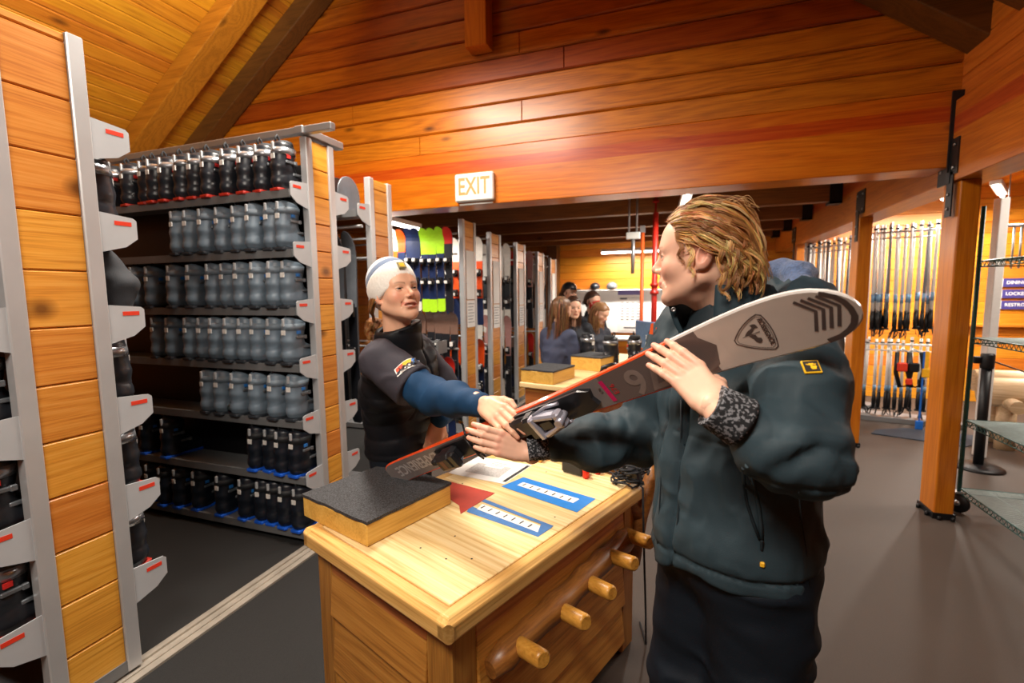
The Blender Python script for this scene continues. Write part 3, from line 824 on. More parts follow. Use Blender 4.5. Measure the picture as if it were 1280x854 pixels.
# a pair of goggles lying on the fifth shelf
for k, px in enumerate((166, 200)):
    p = at(px, 535, Z=LV[4] + .03)
    t = thing('goggles', 'black goggles with a shiny lens on the fifth shelf, ' + ('left one' if k == 0 else 'right one'), 'goggles', (p.x, 2.22, LV[4] + .001), R(20), 'goggles on the fifth shelf')
    s = Sdf(); s.el((0, 0, .045), (.085, .045, .044), 0); s.el((0, .05, .045), (.07, .06, .034), .01, 's')
    link('frame', np_mesh('frame', *nets(s, (-.1, -.06, -.01), (.1, .06, .1), .007), M['shell_black']), t)
    m = MB(); m.ball((0, -.012, .047), (.072, .038, .033), 16); m.build('lens', plain('mirror_lens', srgb(170, 190, 190), .08, .9), t)

# ---------------------------------------------------------------- skis on the racks
def ski_mesh(L, wt, ww, wl, th, mats_split, rocker=.06, n=26):
    """ski along +Z, topsheet facing -Y, width along X; tail z=0, tip z=L; material 0 tail, 1 middle, 2 tip, 3 sidewall"""
    v = []; f = []; mi = []
    ts = [i / n for i in range(n + 1)]; ts = ts[:-1] + [.975, .99, 1.0]
    ts = sorted(set([0., .006, .02] + ts))
    for t in ts:
        if t < .5: w = wl + (ww - wl) * min(1, t / .45)
        else: w = ww + (wt - ww) * max(0, (t - .5) / .4) ** 1.3 if t < .9 else wt
        if t > .9: w = wt * math.sqrt(max(0, 1 - ((t - .9) / .1) ** 2.6)) + .006
        if t < .03: w = wl * (.55 + .45 * math.sqrt(max(0, 1 - (1 - t / .03) ** 2)))
        y = -rocker * max(0, (t - .84) / .16) ** 2
        tk = th * (.45 + .55 * math.exp(-((t - .48) / .24) ** 2))
        for sx in (-1, 1): v.append((sx * w / 2, y - tk / 2, t * L))
        for sx in (1, -1): v.append((sx * w / 2, y + tk / 2, t * L))
    for i in range(len(ts) - 1):
        tm = (ts[i] + ts[i + 1]) / 2
        k = 0 if tm < mats_split[0] else 1 if tm < mats_split[1] else 2
        for q in range(4):
            f.append((i * 4 + q, i * 4 + (q + 1) % 4, (i + 1) * 4 + (q + 1) % 4, (i + 1) * 4 + q)); mi.append(k if q in (0,) else 3)
    f.append((3, 2, 1, 0)); mi.append(3); e = (len(ts) - 1) * 4; f.append((e, e + 1, e + 2, e + 3)); mi.append(3)
    return v, f, mi
def ski_proto(L, c_tail, c_mid, c_tip, c_bind, label, split=(.30, .74), c_brake=None):
    t = thing('hanging_ski', label, 'ski', (0, 0, 0))
    v, f, mi = ski_mesh(L, .098, .070, .088, .018, split)
    me = bpy.data.meshes.new('board'); me.from_pydata(v, [], f)
    for c in (c_tail, c_mid, c_tip, M['ski_side']): me.materials.append(c)
    me.polygons.foreach_set('material_index', mi); me.update(); link('board', me, t)
    for nm, z, sg in (('toe_piece', .60 * L, 1), ('heel_piece', .37 * L, -1)):
        m = MB(); m.cbox((0, -.02, z), (.026, .012, .05), .006); m.cbox((0, -.048, z + sg * .012), (.03, .022, .028), .009)
        m.cbox((0, -.066, z - sg * .012), (.021, .013, .018), .006)
        m.tube([(-.042, -.02, z - sg * .03), (-.046, -.02, z - sg * .07)], .004, 6)
        b_ = m.build(nm, c_bind, t)
        m = MB(); m.cbox((0, -.072, z + sg * .016), (.017, .008, .022), .004); m.build('cap', M['white_paint'], b_)
    return t
M['ski_side'] = plain('ski_sidewall', srgb(52, 54, 60), .5)
mk = lambda n, *c: plain('ski_' + n, srgb(*c), .35, noise=.06)
S_ = dict(white=mk('white', 222, 214, 204), orange=mk('orange', 240, 84, 24), navy=mk('navy', 26, 40, 78), lime=mk('lime', 170, 226, 40), black=mk('black', 30, 32, 38),
          grey=mk('grey', 110, 116, 124), red=mk('red', 206, 40, 30), brown=mk('brown', 128, 100, 88), blue=mk('blue', 34, 74, 150), pink=mk('pink', 190, 140, 134))
M['bind'] = plain('binding_black', srgb(26, 27, 31), .35, noise=.1)
sk = {
    'orange topped': ski_proto(1.18, S_['navy'], S_['orange'], S_['white'], M['bind'], 'x'),
    'navy blue': ski_proto(1.18, S_['white'], S_['navy'], S_['navy'], M['bind'], 'x', (.12, .74)),
    'orange tipped navy': ski_proto(1.18, S_['white'], S_['navy'], S_['orange'], M['bind'], 'x', (.12, .72)),
    'lime green': ski_proto(1.18, S_['lime'], S_['navy'], S_['lime'], M['bind'], 'x', (.14, .70)),
    'black and red': ski_proto(1.18, S_['black'], S_['black'], S_['red'], M['bind'], 'x', (.3, .8)),
    'white': ski_proto(1.18, S_['white'], S_['black'], S_['white'], M['bind'], 'x', (.28, .62)),
    'grey and black': ski_proto(1.35, S_['black'], S_['black'], S_['grey'], M['bind'], 'x', (.2, .62)),
    'short orange': ski_proto(.86, S_['blue'], S_['navy'], S_['orange'], M['bind'], 'x', (.25, .60)),
    'short red': ski_proto(.86, S_['navy'], S_['black'], S_['red'], M['bind'], 'x', (.25, .55)),
    'short brown tipped': ski_proto(.86, S_['navy'], S_['black'], S_['brown'], M['bind'], 'x', (.25, .74)),
    'dull pink': ski_proto(1.18, S_['black'], S_['black'], S_['pink'], M['bind'], 'x', (.25, .55)),
}
suse = set()
def put_ski(kind, x, y, z, label, group, rz=0., sc=1.):
    o = copy_tree(sk[kind]) if kind in suse else sk[kind]
    suse.add(kind); o.location = (x, y, z); o.rotation_euler = (0, 0, rz); o.scale = (1, 1, sc); o['label'] = label; o['group'] = group
def ski_row(kinds, x0, dx, y, z, where, group, rz=0., sc=1.):
    cnt = {}
    for i, k in enumerate(kinds):
        lab = '%s ski %s, %s from the aisle' % (k, where, ORD[i]) if i else '%s ski %s, nearest the aisle' % (k, where)
        put_ski(k, x0 - dx * i + rnd.uniform(-.006, .006), y, z + rnd.uniform(-.012, .012), lab, group, rz + rnd.uniform(-.05, .05), sc)
ski_row(['grey and black'] * 7, -2.15, .105, 2.765, .62, 'behind the boot rack, left of the beanie', 'grey skis behind the boot rack')
ski_row(['black and red', 'lime green', 'lime green', 'lime green', 'navy blue', 'navy blue', 'orange tipped navy', 'orange topped', 'orange topped', 'orange topped', 'white'], -2.13, .088, 4.215, 1.36, 'in the upper row beside the white beanie', 'skis in the upper row right of the beanie', 0, .70)
ski_row(['short brown tipped'] * 9, -2.14, .092, 4.325, .50, 'standing behind the metal tray', 'brown tipped skis behind the metal tray')
ski_row(['short red', 'short orange', 'short red', 'short red', 'short red', 'short orange', 'short red', 'short red'], -2.13, .098, 4.20, .06, 'in the lower row under the metal tray', 'skis in the lower row right of the beanie')
ski_row(['orange topped'] * 4 + ['navy blue'] * 2, -2.13, .095, 4.965, 1.17, 'in the upper row of the second rack', 'skis in the upper row of the second rack', 0, .84)
ski_row(['short orange'] * 5, -2.13, .095, 4.965, .16, 'in the lower row of the second rack', 'skis in the lower row of the second rack')
ski_row(['white'] * 6, -2.13, .103, 5.915, 1.0, 'in the upper row of the third rack', 'white skis of the third rack')
ski_row(['dull pink', 'white', 'short brown tipped', 'dull pink', 'white'], -2.13, .103, 5.915, -.0 + .06, 'in the lower row of the third rack', 'lower skis of the third rack')
ski_row(['dull pink', 'black and red', 'dull pink', 'black and red', 'white'], -2.13, .103, 6.935, 1.0, 'in the upper row of the fourth rack', 'skis of the fourth rack')
ski_row(['short red', 'short brown tipped', 'short red', 'short brown tipped'], -2.13, .103, 6.935, .06, 'in the lower row of the fourth rack', 'lower skis of the fourth rack')
ski_row(['white', 'black and red', 'white', 'white'], -2.13, .103, 7.715, .95, 'in the upper row of the last rack', 'skis of the last rack')
# metal tray between the two rows
t = thing('metal_tray', 'grey metal tray between the two ski rows beside the beanie', 'tray', (-2.45, 4.13, 1.02))
t.location = (-2.42, 4.065, .96)
m = MB(); m.box((-.36, -.13, 0), (.30, .05, .012)); m.build('bottom', M['alu'], t)
m = MB(); m.box((-.36, -.14, .012), (.30, -.13, .03)); m.box((-.36, -.14, .11), (.30, -.128, .128))
for xx in (-.35, -.14, .08, .29): m.box((xx - .008, -.14, .03), (xx + .008, -.13, .11))
m.build('front_frame', M['alu'], t)
m = MB(); m.box((.29, -.13, .012), (.30, .05, .12)); m.build('side_plate', M['alu'], t)
# paper notices on the end panels
def notice(y, z, w, h, label, lines):
    t = thing('notice', label, 'notice', (XA + .0045, y, z), 0, 'notices on the rack ends')
    m = MB(); m.box((-.001, -w / 2, -h / 2), (.001, w / 2, h / 2)); m.build('sheet', M['paper'], t)
    if lines:
        for i in range(lines): 
            m = MB(); m.box((.001, -w * .38, h * .36 - i * h * .8 / lines), (.0018, w * (.38 - .1 * (i % 3)), h * .36 - i * h * .8 / lines + .006)); m.build('printed_line', M['ink'], t)
for y, nm, zt in ((4.535, 'rack beside the beanie', 1.72), (5.28, 'second rack', 1.66), (6.24, 'third rack', 1.62), (7.24, 'fourth rack', 1.62), (8.04, 'last rack', 1.62)):
    notice(y, zt, .20, .5, 'blank white sheet on the end of the ' + nm, 0)
    notice(y, zt - .40, .20, .28, 'printed sheet below the blank one on the ' + nm, 7)
# snowboards lying across the top of the rack behind the boots
for k in range(4):
    t = thing('snowboard', ['grey snowboard end up, first from the aisle', 'dark snowboard end up, second from the aisle', 'grey snowboard end up, third from the aisle', 'dark snowboard end up, farthest from the aisle'][k] + ' on the top shelf of the narrow rack', 'snowboard', (-2.2 - k * .09, 2.83, 2.1005), R(90) + .08, 'snowboards on the narrow rack')
    m = MB(); pts = [(.13 * math.cos(a), .13 * math.sin(a) + .12) for a in [PI * i / 14 for i in range(15)]] + [(-.13, 0), (.13, 0)]
    m.prism(pts, .012, Matrix(((1, 0, 0, 0), (0, 0, 1, -.006), (0, 1, 0, 0), (0, 0, 0, 1))))
    m.build('deck', [S_['grey'], S_['black']][k % 2], t, .003)
# ================================================================ workbench in front
M['ply'] = wood('plywood_top', srgb(192, 144, 84), srgb(228, 194, 142), srgb(242, 220, 178), 'X', 'Y', 9., -4., rough=.5, knots=.12, vary=.03, scale=.8, contrast=1.25)
M['edge'] = wood('worn_edge', srgb(160, 104, 52), srgb(208, 154, 90), srgb(228, 184, 126), 'Y', 'Z', 9., -4., rough=.5, knots=.3, vary=.04)
M['edge_x'] = wood('worn_edge_x', srgb(160, 104, 52), srgb(208, 154, 90), srgb(228, 184, 126), 'X', 'Z', 9., -4., rough=.5, knots=.3, vary=.04)
M['bench_y'] = wood('bench_boards', srgb(122, 68, 22), srgb(184, 118, 50), srgb(202, 142, 72), 'Y', 'Z', .19, .02, rough=.45, knots=.55, vary=.14)
M['bench_x'] = wood('bench_end_boards', srgb(112, 60, 22), srgb(168, 106, 46), srgb(190, 130, 66), 'X', 'Z', .19, .02, rough=.45, knots=.45, vary=.14)
M['bench_post'] = wood('bench_post', srgb(108, 58, 22), srgb(158, 98, 42), srgb(178, 120, 58), 'Z', 'X', 9., -4., rough=.45, knots=.3, vary=.04)
M['log'] = wood('peeled_log', srgb(84, 44, 22), srgb(132, 76, 36), srgb(160, 100, 52), 'Y', 'Z', 9., -4., rough=.4, knots=.4, vary=.04)
M['peg'] = wood('peg_log', srgb(118, 68, 24), srgb(180, 118, 48), srgb(202, 142, 70), 'X', 'Z', 9., -4., rough=.38, knots=.2, vary=.04)
M['block'] = wood('block_wood', srgb(176, 118, 48), srgb(216, 160, 78), srgb(230, 182, 104), 'Y', 'Z', 9., -4., rough=.5, knots=.2, vary=.04)
M['block_top'] = plain('grit_rubber', srgb(50, 51, 54), .8, noise=1.1, nscale=240, bump=1., bscale=260)
TZ, TW, TL = .72, .76, 1.12
PT = Vector((-.51, .958, 0)); TR = math.atan2(-.36, .933)
tb = thing('workbench', 'heavy pine workbench with log pegs along its side in the foreground', 'workbench', PT, TR)
m = MB(); m.cbox((-TW / 2, TL / 2, TZ - .012), (TW / 2 - .052, TL / 2 - .052, .012), .002); m.build('plywood_top', M['ply'], tb)
for sx, nm in ((0, 'right'), (-TW, 'left')):
    m = MB(); x = sx + (-.03 if sx == 0 else .03)
    m.cbox((x, TL / 2, TZ - .036), (.03, TL / 2, .037), .014); m.build('edge_board', M['edge'], tb, .006, 3)
for y in (.03, TL - .03):
    m = MB(); m.cbox((-TW / 2, y, TZ - .0365), (TW / 2, .03, .037), .014); m.build('edge_board', M['edge_x'], tb, .006, 3)
for x in (-.085, -TW + .085):
    for y in (.085, TL - .085):
        m = MB(); m.cbox((x, y, (TZ - .07) / 2), (.05, .05, (TZ - .07) / 2), .008); m.build('leg', M['bench_post'], tb)
for nx, ny in ((-.30, .30), (-.33, .18), (-.22, .19), (-.16, .24), (-.60, .62), (-.12, .62), (-.40, .95)):
    m = MB(); m.lathe([(.0035, 0), (.003, .0006)], (nx, ny, TZ), 8); m.build('nail_head', M['ink_dark'], tb)
# lapped side boards
def lap(y0, y1, side, zs, mt):
    for z0, z1 in zs:
        m = MB()
        if side in ('r', 'l'):
            x = -.045 if side == 'r' else -TW + .045; s = 1 if side == 'r' else -1
            P = [(x - .02 * s, z0), (x + .022 * s, z0), (x + .004 * s, z1), (x - .02 * s, z1)]
            m.prism(P, y1 - y0, Matrix(((1, 0, 0, 0), (0, 0, 1, y0), (0, 1, 0, 0), (0, 0, 0, 1))))
        else:
            y = .045 if side == 'f' else TL - .045; s = -1 if side == 'f' else 1
            P = [(y - .02 * s, z0), (y + .022 * s, z0), (y + .004 * s, z1), (y - .02 * s, z1)]
            m.prism(P, y1 - y0, Matrix(((0, 0, 1, y0), (1, 0, 0, 0), (0, 1, 0, 0), (0, 0, 0, 1))))
        m.build('side_board', mt, tb, .004)
Z3 = [(.05, .235), (.235, .42), (.42, .605)]
lap(.13, TL - .13, 'r', [(.06, .23), (.23, .43), (.43, .65)], M['bench_y']); lap(.13, TL - .13, 'l', Z3, M['bench_y'])
lap(-TW + .13, -.13, 'f', [(.06, .24), (.24, .44), (.44, .65)], M['bench_x']); lap(-TW + .13, -.13, 'b', Z3, M['bench_x'])
m = MB(); rs = random.Random(5)
pts = [(-.012, .155 + i * .06, .490 + .0034 * i + rs.uniform(-.006, .006)) for i in range(15)]
m.tube(pts, [.026] + [.042 + rs.uniform(-.004, .005) for _ in pts[2:]] + [.03], 14); m.build('log_rail', M['log'], tb)
for (y, z), (ye, ze) in zip(((.272, .498), (.475, .500), (.647, .512), (.817, .528), (.981, .540)), ((.225, .548), (.440, .530), (.602, .540), (.765, .566), (.890, .592))):
    m = MB(); m.tube([(-.02, y, z), (.04, y + (ye - y) * .42, z + (ze - z) * .4), (.118, ye, ze), (.124, ye - .002, ze + .001)], [.027, .026, .025, .019], 12); m.build('peg', M['peg'], tb)
# crooked branch bracing the far corner
Wi = Matrix.Translation(PT) @ Matrix.Rotation(TR, 4, 'Z'); Wl = Wi.inverted()
br = [Wl @ at(*q) for q in ((792, 704, 2.02), (795, 672, 2.02), (799, 645, 2.03), (808, 618, 2.05), (815, 596, 2.08), (817, 580, 2.1))]
m = MB(); m.tube(br, [.028, .034, .036, .034, .032, .028], 12); m.tube([br[2], Wl @ at(783, 628, 2.0), Wl @ at(772, 618, 1.98)], [.034, .03, .026], 10); m.build('branch', M['log'], tb)

def onT(x, y, z=TZ): return Wl @ at(x, y, Z=z)
def quadT(name, pts, z, th, mt, parent):
    m = MB(); m.prism([(p.x, p.y) for p in pts], th, Matrix.Translation((0, 0, z))); return m.build(name, mt, parent)

def block(label, loc, rz, w, d, h, group=None):
    t = thing('boot_block', label, 'block', loc, rz, group)
    m = MB(); m.cbox((-w / 2, d / 2, h / 2 - .004), (w / 2, d / 2, h / 2 - .004), .004); m.build('wooden_box', M['block'], t)
    m = MB(); rs = random.Random(4); n = 16
    e = lambda: rs.uniform(-.002, .003)
    P = [(-w + w * i / n, e() - .002) for i in range(n)] + [(e() + .002, d * i / n) for i in range(n)] + [(-w * i / n, d + e() + .001) for i in range(n)] + [(-w + e() - .002, d - d * i / n) for i in range(n)]
    m.prism(P, .010, Matrix.Translation((0, 0, h - .008))); m.build('rubber_top', M['block_top'], t)
    return t
b0 = Wi @ Vector((-.462, .072, TZ + .0005))
block('wooden block with a black rubber top on the near corner of the workbench', b0, TR + R(4), .372, .385, .084)
# red sheet, tapes, papers
def child_of(t, pts): return [Matrix.Rotation(-t.rotation_euler.z, 4, 'Z') @ (Wi @ Vector((p[0], p[1], 0)) - Vector((t.location.x, t.location.y, 0))) for p in pts]
def flat(name, label, cat, ctr, group=None):
    p = Wi @ Vector((ctr[0], ctr[1], TZ)); return thing(name, label, cat, (p.x, p.y, TZ + .0006), TR, group)
t = flat('red_sheet', 'red sheet lying under the rubber topped block', 'sheet', (-.55, .5))
quadT('sheet', [Vector((a - -.55, b - .5, 0)) for a, b in ((-.75, .585), (-.425, .633), (-.400, .42), (-.455, .465), (-.75, .53))], 0, .0012, plain('red_sheet', srgb(172, 52, 34), .6, noise=.08), t)
M['tape'] = plain('blue_tape', srgb(28, 128, 214), .45, noise=.06)
M['tape_old'] = plain('faded_blue_tape', srgb(64, 116, 176), .5, noise=.14)
for lb, pts, lab, mt in (('bright blue tape strip with a white size label, farther one on the workbench', ((-.44, .835), (-.083, .842), (-.078, .70), (-.45, .70)), ((-.405, .79), (-.13, .80), (-.13, .755), (-.405, .75)), M['tape']),
                     ('faded blue tape strip with a white size label, nearer one on the workbench', ((-.43, .567), (-.085, .562), (-.082, .478), (-.40, .447)), ((-.395, .53), (-.12, .533), (-.10, .492), (-.38, .485)), M['tape_old'])):
    cx = sum(p[0] for p in pts) / 4; cy = sum(p[1] for p in pts) / 4
    t = flat('tape_strip', lb, 'tape', (cx, cy), 'blue tape strips on the workbench')
    if mt is M['tape']:
        P = [(x - cx, y - cy) for x, y in pts]; quadT('tape', [Vector((*p, 0)) for p in P], 0, .0008, mt, t)
    else:
        up = [(-.43, .567), (-.085, .562), (-.085, .545), (-.425, .545)]; lo = [(-.42, .49), (-.083, .495), (-.082, .470), (-.395, .447)]
        for q in (up, lo): quadT('tape', [Vector((x - cx, y - cy, 0)) for x, y in q], 0, .0008, mt, t)
        quadT('tape', [Vector((x - cx, y - cy, 0)) for x, y in ((-.125, .55), (-.083, .55), (-.082, .475), (-.115, .48))], 0.0002, .0008, mt, t)
    quadT('size_label', [Vector((x - cx, y - cy, 0)) for x, y in lab], .0009, .0004, M['paper'], t)
    x0, x1 = lab[0][0], lab[1][0]
    for k in range(7):
        x = x0 + .018 + (x1 - x0 - .03) * k / 6.5 - cx; y = (lab[0][1] + lab[2][1]) / 2 - cy
        m = MB(); m.box((x, y - .012, .0012), (x + .006, y + .012, .0015)); m.build('size_mark', M['ink_dark'], t)
t = flat('paper_sheet', 'large printed sheet with a dark stripe on the workbench', 'paper', (-.6, .82))
quadT('sheet', [Vector((x + .6, y - .82, 0)) for x, y in ((-.78, .90), (-.50, .975), (-.455, .725), (-.735, .66))], 0, .0008, M['paper'], t)
quadT('stripe', [Vector((x + .6, y - .82, 0)) for x, y in ((-.515, .955), (-.50, .96), (-.465, .745), (-.48, .74))], .0008, .0004, M['ink_dark'], t)
quadT('printed_panel', [Vector((x + .6, y - .82, 0)) for x, y in ((-.72, .84), (-.55, .885), (-.52, .76), (-.69, .72))], .0008, .0003, plain('print_grey', srgb(186, 184, 182), .8, noise=.2, nscale=120), t)
t = flat('paper_slip', 'small white slip lying on the printed sheet', 'paper', (-.62, .85)); t.location.z += .0014
quadT('sheet', [Vector((x + .62, y - .85, 0)) for x, y in ((-.68, .88), (-.59, .90), (-.575, .84), (-.665, .82))], 0, .0008, M['paper'], t)
for k in range(3): quadT('written_line', [Vector((-.045 + .004 * k, .035 - k * .018, 0)), Vector((.03, .05 - k * .018, 0)), Vector((.03, .053 - k * .018, 0)), Vector((-.045 + .004 * k, .038 - k * .018, 0))], .0008, .0003, M['ink'], t)
p0, p1 = Wi @ Vector((-.70, .965, TZ)), Wi @ Vector((-.575, .985, TZ))
t = thing('pen', 'blue pen with a yellow end lying above the papers', 'pen', (p0.x, p0.y, TZ + .0062), math.atan2(p1.y - p0.y, p1.x - p0.x))
m = MB(); m.tube([(0, 0, 0), (.10, 0, 0)], .0055, 10); m.build('barrel', plain('pen_blue', srgb(30, 60, 170), .35), t)
m = MB(); m.tube([(.10, 0, 0), (.128, 0, 0)], .0056, 10); m.build('cap', plain('pen_yellow', srgb(236, 190, 40), .4), t)
c = Wi @ Vector((-.56, 1.04, TZ + .0005)); t = thing('wood_block', 'small pine offcut lying beyond the pen', 'block', c, TR + .2)
m = MB(); m.cbox((0, 0, .022), (.07, .03, .022), .003); m.build('block', M['block'], t)
c = Wi @ Vector((-.285, 1.0, TZ + .0005)); t = thing('screwdriver_case', 'black adjusting tool with red knobs on the far end of the workbench', 'tool', c, TR)
m = MB(); m.cbox((-.01, .02, .03), (.055, .03, .03), .01); m.cbox((-.01, .02, .064), (.04, .022, .008), .004); m.build('body', M['shell_black'], t)
for x, y in ((.062, .0), (.075, .075)):
    m = MB(); m.lathe([(.013, 0), (.015, .008), (.015, .034), (.010, .042)], (x, y, .0), 14); m.build('red_knob', plain('red_knob', srgb(214, 42, 20), .35), t)
m = MB(); m.tube([(.03, .06, .02), (.05, .068, .018), (.075, .075, .015)], .008, 8); m.build('rod', M['alu'], t)
t = thing('cable_bundle', 'tangle of black cables at the far corner of the workbench', 'cable', Wi @ Vector((-.06, 1.05, TZ + .002)), TR)
rs = random.Random(11); m = MB()
for k in range(9):
    a = rs.uniform(0, 6.3); pts = []
    for i in range(14):
        a += .55; r_ = .045 + rs.uniform(-.015, .02)
        pts.append((r_ * 1.2 * math.cos(a) + .0 + k * .004, r_ * math.sin(a) + rs.uniform(-.01, .02), .010 + k * .010 + .008 * math.sin(a * 1.7)))
    m.tube(pts, .0042, 6)
m.tube([(-.20, .02, .006), (-.12, .05, .012), (-.05, .03, .012), (.03, .0, .03), (.085, -.02, .01), (.10, -.03, -.25), (.09, .02, -.55), (.08, .05, -.716), (.0, .16, -.716)], .0042, 6); m.build('cable', M['liner'], t)
m = MB(); m.cbox((.045, -.02, .055), (.03, .018, .03), .007, M=Matrix.Rotation(.4, 3, 'X')); m.cbox((.0, .03, .06), (.018, .03, .014), .005); m.build('plug', M['shell_black'], t)

# ================================================================ the pair of skis being handed over
SW = -.014
_dep = lambda x: 1 / (.632 + .001326 * (x - 560))
sT = np.array(at(488, 590, _dep(488))); sN = np.array(at(1078, 353, _dep(1078)))
sL = float(np.linalg.norm(sN - sT)); sx = (sN - sT) / sL; _n0 = _O - (sT + sN) / 2; _n0 = _n0 - sx * (_n0 @ sx); _n0 /= np.linalg.norm(_n0)
_w0 = np.cross(_n0, sx); sn = _n0 * math.cos(R(27)) - _w0 * math.sin(R(27)); sw = _w0 * math.cos(R(27)) + _n0 * math.sin(R(27))
sT = sT + sw * SW
SKM = Matrix([[sx[i], sw[i], sn[i], sT[i]] for i in range(3)] + [[0, 0, 0, 1]])
def skiP(s, w, h=0.): return SKM @ Vector((s, w, h + zr(s)))
def zr(s): return .05 * max(0, (s - 1.36) / .27) ** 2 + .012 * max(0, (.16 - s) / .16) ** 2
def skiloc(x, y, h=0.):
    v = _r * (x - 640) / FPX - _u * (y - 427) / FPX + _fw
    o = sT + sn * h; tt = ((o - _O) @ sn) / (v @ sn); p = _O + v * tt - sT
    return (float(p @ sx), float(p @ sw))
SL = 1.628
def ski_width(s):
    if s < .85: return .100 + (.080 - .100) * min(1, max(0, (s - .04) / .76)) ** .8
    return .080 + (.124 - .080) * min(1, (s - .85) / .62) ** 1.35
def ski_outline():
    S = [0, .004, .012, .025, .04] + [.04 + i * .033 for i in range(1, 44)]
    S = [s for s in S if s < 1.47] + [1.47 + i * .0158 * .62 for i in range(0, 12)] + [1.60, 1.612, 1.62, 1.625, SL]
    S = sorted(set(S)); o = []
    for s in S:
        w = ski_width(min(s, 1.49))
        if s > 1.49: w = w * max(0., 1 - ((s - 1.49) / (SL - 1.49)) ** 2.8) ** .5
        if s < .04: w = w * (.45 + .55 * max(0, 1 - (1 - s / .04) ** 2) ** .5)
        o.append((s, max(w, .004)))
    return o
M['ski_tip'] = plain('warm_white_topsheet', srgb(206, 194, 184), .34, noise=.02, coat=.25)
M['ski_tail'] = plain('taupe_grey_topsheet', srgb(126, 118, 116), .38, noise=.03, coat=.25)
t_ = NT('dotted_topsheet'); tc = t_.n('ShaderNodeTexCoord').outputs['Object']
vo = t_.n('ShaderNodeTexVoronoi', inp={'Vector': tc, 'Scale': 330., 'Randomness': .05}).outputs['Distance']
cc = t_.ramp(vo, [(.30, srgb(122, 106, 102)), (.42, srgb(92, 80, 78))])
bb = t_.bsdf(Base_Color=cc, Roughness=.38); bb.inputs['Coat Weight'].default_value = .25; M['ski_dark'] = t_.m
M['ski_brown'] = plain('brown_tip_edge', srgb(84, 68, 62), .35); M['ski_orange'] = plain('orange_sidewall', srgb(240, 82, 30), .35, coat=.3)
M['ski_white'] = plain('white_sidewall', srgb(228, 224, 220), .25, coat=.3); M['ski_base'] = plain('ski_base', srgb(40, 40, 44), .3)
M['ski_edge'] = plain('steel_edge', srgb(150, 150, 152), .3, .9)
def hand_ski(name, label, flip):
    t = thing(name, label, 'ski')
    Mx = SKM.copy()
    if flip: Mx = SKM @ Matrix.Translation((0, 0, -.044)) @ Matrix.Diagonal((1, -1, -1, 1))
    t.matrix_world = Mx; t.location, t.rotation_euler, _ = Mx.decompose()[0], Mx.to_euler(), 0
    v, f, mi = [], [], []
    O = ski_outline()
    for s, w in O:
        th = .0075 + .0135 * math.exp(-((s - .72) / .36) ** 2); z = zr(s)
        core = min(w * .5, .004)
        v += [(s, -w / 2 + core, z), (s, w / 2 - core, z), (s, w / 2, z - .002), (s, w / 2, z - th), (s, -w / 2, z - th), (s, -w / 2, z - .002)]
    nO = len(O)
    for i in range(nO - 1):
        s = (O[i][0] + O[i + 1][0]) / 2
        for q in range(6):
            q2 = (q + 1) % 6
            f.append((i * 6 + q, (i + 1) * 6 + q, (i + 1) * 6 + q2, i * 6 + q2))
            if q == 0: k = 0 if s < 1.085 else (1 if s < 1.345 else 2)
            elif q in (1, 5): k = 4 if s < 1.28 else 5
            elif q in (2, 4): k = 4 if s < 1.28 else 5
            else: k = 3
            mi.append(k)
    f.append((5, 4, 3, 2, 1, 0)[::-1]); mi.append(5); e = (nO - 1) * 6; f.append((e, e + 1, e + 2, e + 3, e + 4, e + 5)[::-1]); mi.append(5)
    me = bpy.data.meshes.new('board'); me.from_pydata(v, [], f)
    for mm in (M['ski_tail'], M['ski_dark'], M['ski_tip'], M['ski_base'], M['ski_orange'], M['ski_white']): me.materials.append(mm)
    me.polygons.foreach_set('material_index', mi); me.update()
    bmx = bmesh.new(); bmx.from_mesh(me); bmesh.ops.recalc_face_normals(bmx, faces=bmx.faces); bmx.to_mesh(me); bmx.free()
    link('board', me, t)
    # bindings
    def part(nm, fn, mt, bevel=.0, par=None):
        m = MB(); fn(m); return m.build(nm, mt, par or t, bevel)
    rub = M['bind']
    tp = part('toe_piece', lambda m: (m.prism([(.735, -.030), (.80, -.036), (1.03, -.034), (1.062, -.022), (1.055, .0), (1.062, .022), (1.03, .034), (.80, .036), (.735, .030)], .014, Matrix.Translation((0, 0, .0))),
                          m.cbox((.80, 0, .022), (.055, .031, .012), .008), m.cbox((.862, 0, .034), (.02, .036, .022), .008)), rub)
    part('plate_stripe', lambda m: m.cbox((.838, 0, .0352), (.006, .028, .002), .0008), M['paper'], 0, tp)
    chrome = plain('chrome_toe', srgb(168, 168, 182), .22, .45)
    def toe(m):
        m.cbox((.925, .022, .046), (.034, .008, .016), .005, M=Matrix.Rotation(-.22, 3, 'Z')); m.cbox((.925, -.022, .046), (.034, .008, .016), .005, M=Matrix.Rotation(.22, 3, 'Z'))
        m.cbox((.885, 0, .052), (.010, .036, .014), .005); m.cbox((.965, 0, .048), (.012, .024, .016), .006)
        m.tube([(.97, 0, .03), (.97, 0, .074)], .011, 12); m.tube([(.895, -.036, .05), (.93, -.036, .03), (.97, -.03, .026)], .005, 8); m.tube([(.895, .036, .05), (.93, .036, .03), (.97, .03, .026)], .005, 8)
    part('toe_jaw', toe, chrome, 0, tp)
    part('toe_insert', lambda m: m.cbox((.922, 0, .050), (.022, .015, .010), .004), rub, 0, tp)
    hp = part('heel_piece', lambda m: (m.prism([(.36, -.030), (.41, -.034), (.60, -.032), (.62, -.02), (.62, .02), (.60, .032), (.41, .034), (.36, .030)], .012, Matrix()),
                          m.cbox((.45, 0, .040), (.040, .030, .032), .012), m.cbox((.395, 0, .028), (.03, .022, .016), .008), m.cbox((.372, .006, .040), (.014, .012, .012), .006), m.cbox((.50, 0, .060), (.016, .028, .012), .006)), rub)
